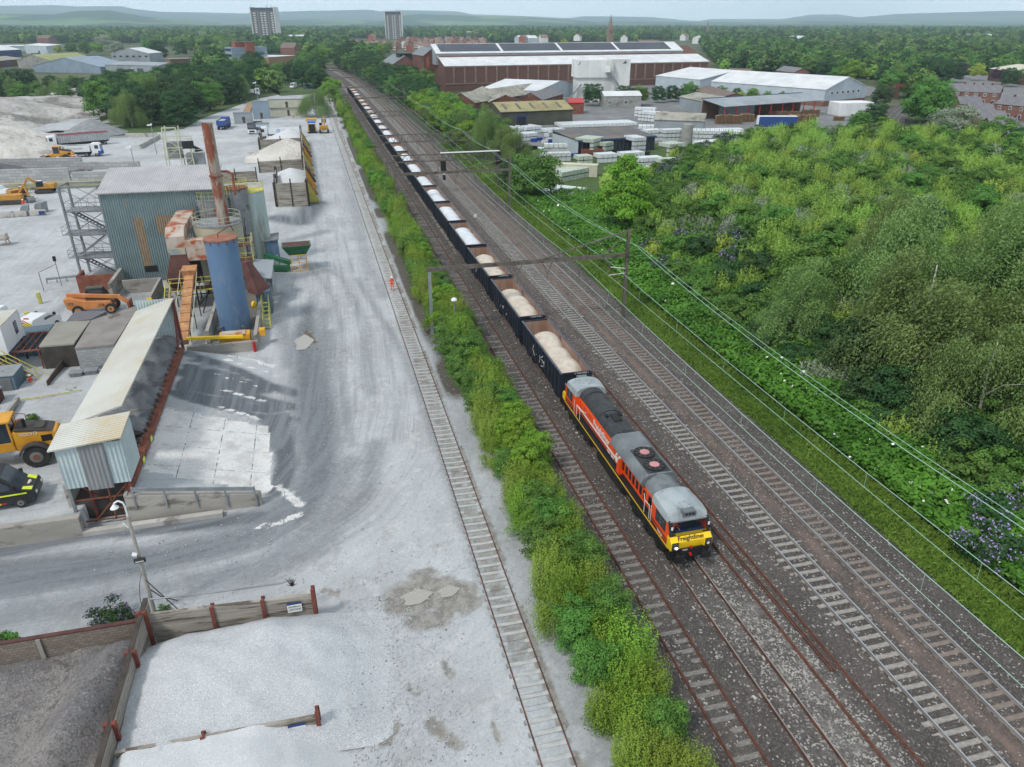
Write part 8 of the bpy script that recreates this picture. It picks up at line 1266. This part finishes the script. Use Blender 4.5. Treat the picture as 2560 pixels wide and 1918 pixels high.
def lorry(label, loc, rz, cabm, bodym, L=9., load=None, low=None, axles=4, sign=None, artic=False, tarp=None):
    rt = thing('tipper_lorry', label, 'lorry', loc, rz)  # front +x
    b = MB(cabm); b.prof([(L-2.1, .75), (L-.05, .75), (L, 1.4), (L-.15, 2.9), (L-.5, 3.15), (L-2.0, 3.15), (L-2.1, 3.0)], 'y', -1.22, 1.22)
    b.build('cab', rt, .06); g = MB('window'); g.slab([(L+.0, -1.08, 1.75), (L+.0, 1.08, 1.75), (L-.13, 1.05, 2.75), (L-.13, -1.05, 2.75)], .05); g.build('windscreen', rt, smooth=0); g = MB(low or cabm); g.box(L-.7, L+.06, -1.25, 1.25, .45, 1.35); g.m('signal_black').box(L+.05, L+.08, -.8, .8, .6, 1.1); g.build('bumper', rt, .04)
    for s in (-1, 1): g = MB('window'); g.box(L-1.3, L-.45, *sorted((s*1.225, s*1.2)), 1.85, 2.7); g.build('side_window', rt, smooth=0)
    x1 = L-2.5; zb = 1.25; b = MB(bodym); x0 = 0 if not artic else -6.; zt = 2.75 if not artic else 3.2; b.box(x0, x1, -1.22, -1.15, zb, zt).box(x0, x1, 1.15, 1.22, zb, zt).box(x0, x0+.07, -1.15, 1.15, zb, zt).box(x1-.07, x1, -1.15, 1.15, zb, zt+.15).box(x0, x1, -1.15, 1.15, zb-.08, zb+.02); b.build('tipper_body', rt, smooth=0)
    if artic or tarp: b = MB('red_paint' if artic else tarp); b.box(x0-.05, x1+.05, -1.28, -1.1, zt, zt+.12).box(x0-.05, x1+.05, 1.1, 1.28, zt, zt+.12); b.build('top_rail', rt, smooth=0)
    b = MB('underframe'); b.box(x0+.2, L-.6, -.5, .5, .75, 1.15); [b.box(x0+2, x1-.6, *sorted((s*.85, s*1.15)), .55, .95) for s in (-1, 1)]; b.build('chassis', rt, smooth=0)
    if load: xs_ = np.linspace(x0+.1, x1-.1, 16); ys_ = np.linspace(-1.13, 1.13, 7); X_, Y_, Q3 = grid(xs_, ys_); o = npmesh('load', np.c_[X_, Y_, zt-.35+.55*np.clip(1-np.abs(Y_)/1.3, 0, 1)*np.clip(1-np.abs(X_-(x0+x1)/2)/(x1-x0)*1.6, 0, 1)], Q3, [MATS[load]], rt, smooth=True)
    wx = [.9, 2.2, L-3.4, L-1.1] if not artic else [-5.2, -3.9, -2.6, L-5.4, L-4.2, L-1.1]
    if artic: wx = [x+.6 for x in wx[:3]]+wx[3:]
    veh_wheels(rt, wx, 1.02, .5, .36)
    if sign: text(sign[0], sign[1], sign[2], rt, ((x0+x1)/2+sign[3], -1.23, 2.0), (R(90), 0, 0)); 
    return rt
lorry('white artic tipper with red topped ribbed silver trailer', (-60.5, 231, 0), math.pi+.42, 'van_white', 'alu', L=9, artic=True); l2 = lorry('white tipper lorry with blue cab front facing right', (-62.2, 211.2, 0), .02, 'van_white', 'van_white', L=10.2, low='lorry_blue', load='dust_dark', sign=('MINERALS INDUSTRIES', .42, 'green_machine', .2)); q = MB('bright_blue'); q.box(10.05, 10.24, -1.15, 1.15, 1.4, 2.1); q.build('blue_grille', l2, smooth=0)
lorry('white tipper with blue bumper parked by the wood, front one', (-36.5, 372, 0), .0, 'van_white', 'van_white', low='lorry_blue', load='dust_dark'); lorry('white tipper half hidden behind the other parked one', (-31, 381, 0), .05, 'van_white', 'van_white'); lorry('blue tipper lorry with pale load seen from behind', (-27.8, 256, 0), 1.45, 'lorry_blue', 'wagon_blue', load='sand_pale'); lorry('dark navy tipper lorry coming towards the camera', (-16.2, 252, 0), -1.75, 'wagon_navy', 'wagon_navy', low='white_paint'); tl_ = lorry('white lorry with lettered white tipper body facing left behind the stone bay', (-3.6, 233.6, 0), math.pi+.02, 'van_white', 'van_white', L=11.4)
text('TARMAC', .8, 'steel', tl_, (3.4, 1.24, 2.05), (R(90), 0, R(180))); q = MB('bright_blue'); n_ = 20; q.tube([(6.2+.42*math.cos(a), 1.26, 2.05+.42*math.sin(a)) for a in np.linspace(0, 6.283, n_)], .08, 5); q.build('ring_logo', tl_); q = MB('bumper_red'); q.box(.6, 3.6, 1.225, 1.24, 1.25, 1.45); q.build('red_stripe', tl_, smooth=0)
# telehandler
th = thing('telehandler', 'dusty orange telehandler with dark green cab behind the flat roofs', 'telehandler', (-26.2, 89.3, 0), 0); b = MB('machine_orange'); b.prof([(-3.0, .9), (-3.2, 2.0), (-2.6, 2.2), (-1.2, 1.7), (1.6, 1.5), (1.9, .8), (-2.6, .6)], 'y', -.9, .5); b.build('body', th, .05); b = MB('machine_orange'); b.beam((-2.9, -.2, 2.35), (2.6, -.2, 1.75), .35, .42).beam((2.4, -.2, 1.75), (3.4, -.2, .9), .4, .4); b.m('post_dark').beam((-1.0, -.55, 1.6), (2.0, -.45, 1.35), .25, .3); b.build('boom', th, .03); b = MB('cab_dark'); b.prof([(-1.2, 1.1), (-1.2, 2.1), (-.9, 2.75), (.7, 2.75), (1.2, 1.9), (1.2, 1.1)], 'y', .15, 1.05); b.build('cab', th, .04); b = MB('window'); b.prof([(-1.0, 1.5), (-.8, 2.6), (.6, 2.6), (.95, 1.9), (.9, 1.5)], 'y', .1, .15); b.build('cab_glass', th, smooth=0); b = MB('container_green'); b.box(-1, .8, .2, 1.0, 2.76, 2.86); b.build('cab_roof', th, smooth=0); veh_wheels(th, (-1.9, 1.5), .85, .62, .45, 'orange_rust'); b = MB('rust'); b.box(3.3, 3.5, -1, .7, .2, 1.2).box(3.5, 4.6, -.9, -.75, .2, .3).box(3.5, 4.6, .4, .55, .2, .3); b.build('fork_carriage', th, smooth=0); text('535', .42, 'signal_black', th, (-2.5, -.92, 1.5), (R(90), 0, 0)); text('JCB', .42, 'signal_black', th, (.6, -.92, 1.1), (R(90), 0, 0))
def excavator(label, loc, rz, cc='exc_yellow', up=False):
    rt = thing('excavator', label, 'excavator', loc, rz); 
    for s in (-1, 1): b = MB('drum_black'); b.prof([(-2, .3), (-1.7, 0), (1.7, 0), (2.1, .35), (1.8, .85), (-1.7, .85), (-2.05, .6)], 'y', *sorted((s*.9, s*1.45))); b.build('track', rt, smooth=0)
    b = MB(cc); b.box(-2.4, 1.2, -1.3, 1.3, 1.1, 1.55).box(-2.5, -.6, -1.3, 1.3, 1.55, 2.2); b.m('drum_black').box(-1, 1, -.6, .6, .8, 1.1); b.build('house', rt, .05); b = MB('cab_dark'); b.prof([(0, 1.55), (1.3, 1.55), (1.4, 2.2), (1.0, 2.9), (0, 2.9)], 'y', .35, 1.25); b.m('van_white').box(0, 1.0, .35, 1.25, 2.9, 2.98); b.build('cab', rt, .03); b = MB(cc)
    if up: b.beam((1, -.3, 1.6), (2.2, -.3, 4.4), .4, .5).beam((2.2, -.3, 4.4), (3.6, -.3, 3.4), .3, .35)
    else: b.beam((.8, -.3, 1.6), (3.2, -.3, 3.6), .4, .5).beam((3.2, -.3, 3.6), (4.6, -.3, 1.4), .3, .35)
    b.build('boom', rt, .02); b = MB('silo_grey'); x, z = (3.9, 3.2) if up else (4.4, .9); b.prof([(x-.4, z+.3), (x+.4, z+.4), (x+.9, z-.3), (x+.6, z-.9), (x-.3, z-.8)], 'y', -1.0, .5); b.build('bucket', rt, .02); return rt
excavator('yellow excavator with lowered bucket beside the fence, front one', (-55.0, 158.6, 0), -.75); excavator('yellow excavator with white cab roof parked against the fence', (-52.4, 165.0, 0), math.pi, up=False); b = MB('exc_yellow'); b.box(-58, -53.4, 154.6, 156.2, .5, 1.7); b.m('drum_black').box(-57.8, -53.6, 154.4, 154.6, 0, .8).box(-57.8, -53.6, 156.2, 156.4, 0, .8); tag(b.build('crawler_crusher', bev=.05, smooth=0), 'boxy yellow tracked unit before the excavators', 'machine')
for k, (px, py, rz) in enumerate(((72, 527, .2), (108, 522, -.3))): b = MB('silo_grey'); a_ = [(-1.1+1.0*math.cos(t), .9+.9*math.sin(t)) for t in np.linspace(1.2, 4.6, 9)]; b.prof(a_+[(-.7, .1), (-.9, .3)], 'y', -.9, .9); o = b.build('loose_bucket'); o.location = (*A(px+18, py+8), 0); o.rotation_euler = (0, 0, rz); tag(o, 'loose grey digger bucket on the ground, %s one' % ('left' if k == 0 else 'right'), 'bucket')
person((*A(63, 523), 0), .6, 'person in full orange hi-vis walking before the excavators'); person((*A(734, 296), 0), 1.2, 'person in a yellow hi-vis jacket walking past the cabins', top='hivis_yellow', legs='dark_cloth')
for k, (px, py) in enumerate(((18, 543), (50, 541), (96, 538))): b = MB('conc_pale'); b.box(-1.2, 1.2, -.4, .4, 0, .85); b.box(-.9, .9, -.15, .15, .85, .95); b.m('navy_paint').box(.3, 1.22, -.42, -.4, .1, .75) if k == 2 else None; o = b.build('concrete_block', smooth=0); o.location = (*A(px, py), 0); tag(o, ['concrete block at the left edge before the excavators', 'concrete block in the middle of the three', 'concrete block with a navy painted end'][k], 'block', 'concrete blocks before the excavators')
b = MB('van_white'); P = A(5, 490); b.prof([(-2.4, .5), (-2.4, 1.1), (-.6, 1.15), (-.2, 1.8), (1.4, 1.8), (1.9, 1.2), (2.7, 1.0), (2.7, .5)], 'y', -.9, .9); b.m('signal_black').box(-2.2, -.7, -.8, .8, 1.1, 1.13); o = b.build('pickup_truck', bev=.05); [o.__setattr__('location', (P[0], P[1], .1)), o.__setattr__('rotation_euler', (0, 0, 2.9))]; tag(o, 'silver pickup truck cut off by the left edge near the fence', 'pickup')
for x in (-1.6, 1.8):
    for s in (-1, 1): q = MB('tyre'); q.wheel((x, s*.8, .25), .36, .25, 'tyre', 'rim_grey', 'y', 14); q.build('wheel', o)
bn = thing('timber_bench', 'grey crate on a small timber trestle at the left edge', 'trestle', (*A(8, 612), 0)); b = MB('pallet_wood'); b.box(-1, .9, -.7, .7, .8, .95); [b.beam((x, y, 0), (x*.8, y*.8, .8), .1) for x in (-.9, .8) for y in (-.6, .6)]; b.build('trestle', bn, smooth=0); b = MB('conc_pale'); b.box(-1.2, .8, -.6, .6, .95, 1.7); b.build('crate', bn, smooth=0)
# big concrete block walls at the left and the yellow fence
def blockwall(label, p, q, h, th=.8, mt='block_wall'): b = MB(mt); b.beam((*p, h/2-.1), (*q, h/2-.1), th, h+.2); return tag(b.build('block_wall', smooth=0), label, 'wall')
M('big_blocks', '9c9d9d', 'afb0b0', brick=(.42, '77787a', .012, .62), rough=.95); blockwall('tall block wall behind the dark heap, back row', (-92, 197), (-52, 192), 2.6, mt='big_blocks'); blockwall('low block wall right part of the back row', (-52, 191.6), (-39.5, 189.5), 1.6, mt='big_blocks'); blockwall('tall block wall in front of the dark heap', (-92, 180.5), (-51, 177.5), 2.6, mt='big_blocks'); blockwall('lower front block wall running behind the plant roof', (-50.5, 177.4), (-38, 176.4), 1.7, mt='big_blocks'); blockwall('thin dark retaining wall under the yellow fence', (-92, 169.6), (-38, 168.4), 1.2, .3, mt='conc_wall')
b = MB('rail_yellow')
for k in range(22): x = -92+k*2.55; b.beam((x, 168.4-.02*k, 0), (x, 168.4-.02*k, 1.6), .07)
for z in (.6, 1.1, 1.6): b.beam((-92, 168.4, z), (-38, 167.9, z), .06)
tag(b.build('yellow_fence', smooth=0), 'long pale yellow rail fence in front of the block walls', 'fence')
heap('dark purple grey asphalt planings heap between the block walls', -100, -50, 181, 192, lambda X, Y: cone(X, Y, -72, 186, 4.4, 9, 1.1, 1.8, .8)+.5*vnoise(X, Y, 3, 3)-.3, 'asphalt_heap', .7)
heap('pale sandy slope at the far left of the yard', -125, -62, 200, 262, lambda X, Y: cone(X, Y, -92, 232, 9.0, 31, 1.1)+cone(X, Y, -76, 222, 2, 16)+2.6*(vnoise(X, Y, 9, 4, 5)-.5)-.25, 'sand_pale', .9)
heap('grey quarry mound stretching below the tree belt', -190, -60, 262, 400, lambda X, Y: cone(X, Y, -122, 300, 8.5, 42, 1.1)+cone(X, Y, -95, 330, 5.5, 32, 1.0, 1.4, 1.)+cone(X, Y, -150, 350, 9, 40)+cone(X, Y, -92, 385, 5, 30, 1., 1.5, 1)+5.5*(vnoise(X, Y, 16, 6, 5)-.5)-.3, 'quarry_grey', 1.4)
heap('small grey cone heap beside the dense wood', -76, -54, 246, 268, lambda X, Y: cone(X, Y, -64.5, 257, 4.4, 9.5, 1.0), 'dust_grey', .6)
# bays by the haul road
for k, (a_, c_, zt, lb) in enumerate((((-12.6, 176.8), (-3.2, 178), 2.4, 'low dark timber wall across the back of the near stone bay'), ((-7.8, 140.6), (-2.3, 140.0), 4.2, 'tall weathered timber end wall of the near stone bay'), ((-7.9, 140.8), (-8.2, 158), 3.6, 'side timber wall of the near stone bay'), ((-13.8, 207.5), (-3.4, 209), 3.0, 'timber wall with notice between the two stone heaps'), ((-13.9, 208), (-14.6, 231), 2.6, 'timber side wall before the lettered lorry'), ((-2.3, 140.5), (-3.4, 222), 3.8, 'long timber wall along the haul road propped by buttresses'), ((-21, 165.5), (-12.6, 166.5), 2.2, 'open ended timber wall with tall posts'))): bay(lb, a_, c_, zt, [(.0, .7), (.5, .7), (1., .7)], pm='post_dark', rows=6)
for k in range(12):
    y = 143+k*6.6; c = ['rail_yellow', 'orange_rust', 'cage_yellow', 'pallet_dark', 'rusty_white'][k % 5]; b = MB(c); b.prof([(0, 0), (1.9, 0), (1.9, .15), (.15, 3.6), (0, 3.6)], 'y', -.12, .12); o = b.build('buttress', smooth=0); o.location = (-2.15-.0135*(y-140.5), y, 0); tag(o, '%s steel buttress of the haul road wall, %s from the near end' % ({'rail_yellow': 'pale yellow', 'orange_rust': 'rusty orange', 'cage_yellow': 'bright yellow', 'pallet_dark': 'dark brown', 'rusty_white': 'rusty white'}[c], ordn[k]), 'buttress', 'buttresses of the haul road wall')
heap('white stone heap inside the near timber bay', -8, -2.6, 142, 176, lambda X, Y: cone(X, Y, -5.4, 160, 3.6, 9, 1, .8, 2), 'stone_white', .5); heap('tan stone heap spilling from the far bay', -17, -3.6, 190, 207.4, lambda X, Y: cone(X, Y, -6.6, 201, 4.2, 10.5, 1.05), 'sand_pale', .5); heap('pale blue grey stone heap behind the notice wall', -13.6, -3.6, 209.5, 234, lambda X, Y: cone(X, Y, -6.5, 218, 4.4, 11, 1.05), 'stone_white', .5)
# cabins, sheds and machines at the far end of the yard
def cabin(label, P, rz, L, w, h, mt, z=0., win=2, nm='site_cabin'):
    rt = thing(nm, label, 'cabin', (*P, z), rz); b = MB(mt); b.box(0, L, 0, w, 0, h); b.build('wall', rt, smooth=0); b = MB('roof_grey'); b.box(-.1, L+.1, -.1, w+.1, h+.002, h+.12); b.build('roof', rt, smooth=0)
    for k in range(win): x = L*(k+.5)/win; q = MB('window'); q.box(x-.5, x+.5, -.04, 0, 1.1, 2.0); q.build('window', rt, smooth=0)
    q = MB('wood_dark'); q.box(L*.5-.4, L*.5+.4, -.05, -.0, .1, 2.05); q.build('door', rt, smooth=0); return rt
cabin('long cream cabin on the ground behind the haul road', (-14.2, 291, 0)[:2], -.03, 12.6, 3, 2.7, 'cabin_cream', win=0); cabin('long cream cabin stacked on top of the lower one', (-14.6, 290.6), -.03, 12.9, 3, 2.7, 'cabin_cream', z=2.85, win=1); cabin('two storey blue grey control cabin left of the cream cabins', (-19.6, 284), -.03, 5.4, 3.4, 5.6, 'cladding_blue', win=1); cabin('small pale weighbridge office with two windows', (-14.4+-3, 243.2), .0, 4.6, 3, 2.9, 'sheet_pale'); cabin('grey sheeted weighbridge cabin beside the blue lorry', (-25.0, 272), .1, 6, 3, 3.2, 'sheet_grey', win=1)
container('slate blue container by the wood at the lorry park', (-44.5, 334.5), .05, 5.5, 'container_blue'); container('blue grey container at the far end of the yard', (-2.5, 412), -.1, 5, 'container_blue'); b = MB('machine_orange'); b.m('orange_rust').box(-38.3, -34, 337, 338.6, .5, 1.6).box(-37.5, -35, 336.8, 338.8, 1.6, 2.0); [b.cyl((x, 336.9, .4), (x, 337.1, .4), .4) for x in (-37.6, -34.8)]; tag(b.build('orange_machine', smooth=0), 'low orange machine beside the slate blue container', 'machine')
sc_ = thing('screener', 'yellow and blue tracked screening machine beside the orange excavator', 'screener', (-.3, 243.5, 0)); b = MB('cage_yellow'); b.box(-1.3, 1.3, -2, 2.5, .6, 1.2).box(-1.2, -.9, -2.1, 2, 1.2, 2.8).box(.9, 1.2, -2.1, 2, 1.2, 2.8); b.build('frame', sc_, smooth=0); b = MB('signal_black'); b.box(-.9, .9, -2.2, -2.0, .3, 2.6).box(-1.4, 1.4, -2.4, -2.2, 0, .4); b.build('screen', sc_, smooth=0); b = MB('bright_blue'); b.box(-1.2, 1.2, -1.6, 1.5, 2.8, 3.3); b.build('hopper', sc_, smooth=0); b = MB('cage_yellow'); b.box(-1.6, 1.6, 1.5, 3.5, 3.0, 3.8); b.build('feed_box', sc_, smooth=0)
excavator('orange excavator with boom reaching away on the haul road', (3.2, 242, 0), 1.57, 'exc_yellow', up=True)
lpp = [((560, 302, 12.), 'tall floodlight mast in the middle of the lorry park'), ((392, 385, 7), 'small lamp post beside the dense wood'), ((353, 490, 9), 'thin lamp post by the middle yard fence')]
for k, ((px, py, h), lb) in enumerate(lpp):
    px = 652 if k == 0 else px; rt = thing('lamp_post', lb, 'lamp', (*A(px, py), 0)); b = MB('galv'); b.cyl((0, 0, 0), (0, 0, h), .12, .07, n=8); b.build('pole', rt); b = MB('van_white'); b.cbox((-.4, 0, h), (1.0, .5, .25)).cbox((.05, 0, h+.2), (.4, .4, .3)); b.build('lamp_head', rt, smooth=0)
b = MB('conc_wall'); b.beam((*A(352, 372), .5), (*A(400, 345), .5), .5, 1.0); tag(b.build('yard_wall', smooth=0), 'slanting low wall beside the thin lamp post', 'wall'); b = MB('conc_pale'); b.beam((*A(314, 343), .5), (*A(393, 342), .5), .6, 1.1); tag(b.build('barrier_block', smooth=0), 'pale concrete barrier at the foot of the dense wood', 'barrier'); guard('steel crash barrier running along the entrance road', [A(405, 335), A(470, 302), A(530, 272)], .6, mt='galv', n=8); b = MB('pallet_wood'); b.beam((*A(615, 288), .4), (*A(628, 262), .4), 2.4, .9); b.m('rail_yellow'); [b.beam((*A(px, py), 0), (*A(px, py), 2.0), .08) for px, py in ((610, 288), (618, 262), (632, 262))]; tag(b.build('weighbridge', smooth=0), 'timber and rail weighbridge beside the entrance road', 'weighbridge')
b = MB('signal_black'); b.box(11.2, 11.5, 64, 68, 0, .7); tag(b.build('black_trough', smooth=0), 'black trough half hidden under the hedge', 'trough'); b = MB('conc_pale'); b.cyl((9.9, 25.1, 0), (10.15, 25.9, .25), .17, .14, n=12); tag(b.build('pipe_end'), 'pale pipe end lying at the edge of the hedge', 'pipe')
for k, (px, py) in enumerate(((1318, 1600), (1205, 1420), (1100, 1230))): pass

for o in list(bpy.data.objects):
    if o.name.startswith('excavator') and o.type == 'EMPTY' and o.location.y < 200: o.scale = (.82, .82, .82)
g = np.random.default_rng(77); n = 9000; u = g.random(n); sx = np.where(u < .6, -1.5+np.abs(g.normal(size=n))*3.2, g.uniform(-16, 11, n)); sy = np.where(u < .6, g.uniform(13, 34, n), 35+60*g.random(n)**1.6); ok = (sx < 11) & ~((sx < -6) & (sy > 44)) & ~((sx > 6.6) & (sx < 8.6)); sx, sy = sx[ok], sy[ok]; n = len(sx); hz_ = np.maximum(np.maximum(H1(sx, sy), H2(sx, sy))*(sx < 3.4)*(sy < 33), 0); r0 = g.uniform(.018, .06, n)
C = np.c_[sx, sy, -.03+r0*.5+hz_]; O = np.array([(1, 0, 0), (0, 1, 0), (-1, 0, 0), (0, -1, 0), (0, 0, 1.)]); V = (C[:, None, :]+O[None]*(r0*g.uniform(.6, 1.2, n))[:, None, None]).reshape(-1, 3); T_ = np.array([(0, 1, 4), (1, 2, 4), (2, 3, 4), (3, 0, 4)]); Q = (np.arange(n)[:, None, None]*5+T_[None]).reshape(-1, 3)
tag(npmesh('loose_stones', V, Q, [MATS['stone_pale'], MATS['dust_dark']], mi=np.repeat(g.integers(0, 12, n) == 0, 4)), 'loose stones scattered over the yard around the heaps', 'stones', kind='stuff')
# weedy ground under the wood and the belts of trees
for nm, pl in (('wood_floor', [(262, 342), (345, 337), (460, 322), (505, 296), (600, 262), (650, 246), (700, 236), (690, 215), (240, 215), (240, 262)]), ('belt_floor', [(-60, 262), (120, 250), (262, 238), (262, 205), (-60, 205)]), ('verge_patch', [(700, 240), (840, 232), (845, 200), (640, 205)])):
    q = MB('scrub_soil'); q.add([(*A(*p), .06) for p in pl], [tuple(range(len(pl)))[::-1]]); o = q.build(nm, smooth=0); tag(o, kind='structure')
    if o.data.polygons[0].normal.z < 0: o.data.flip_normals()
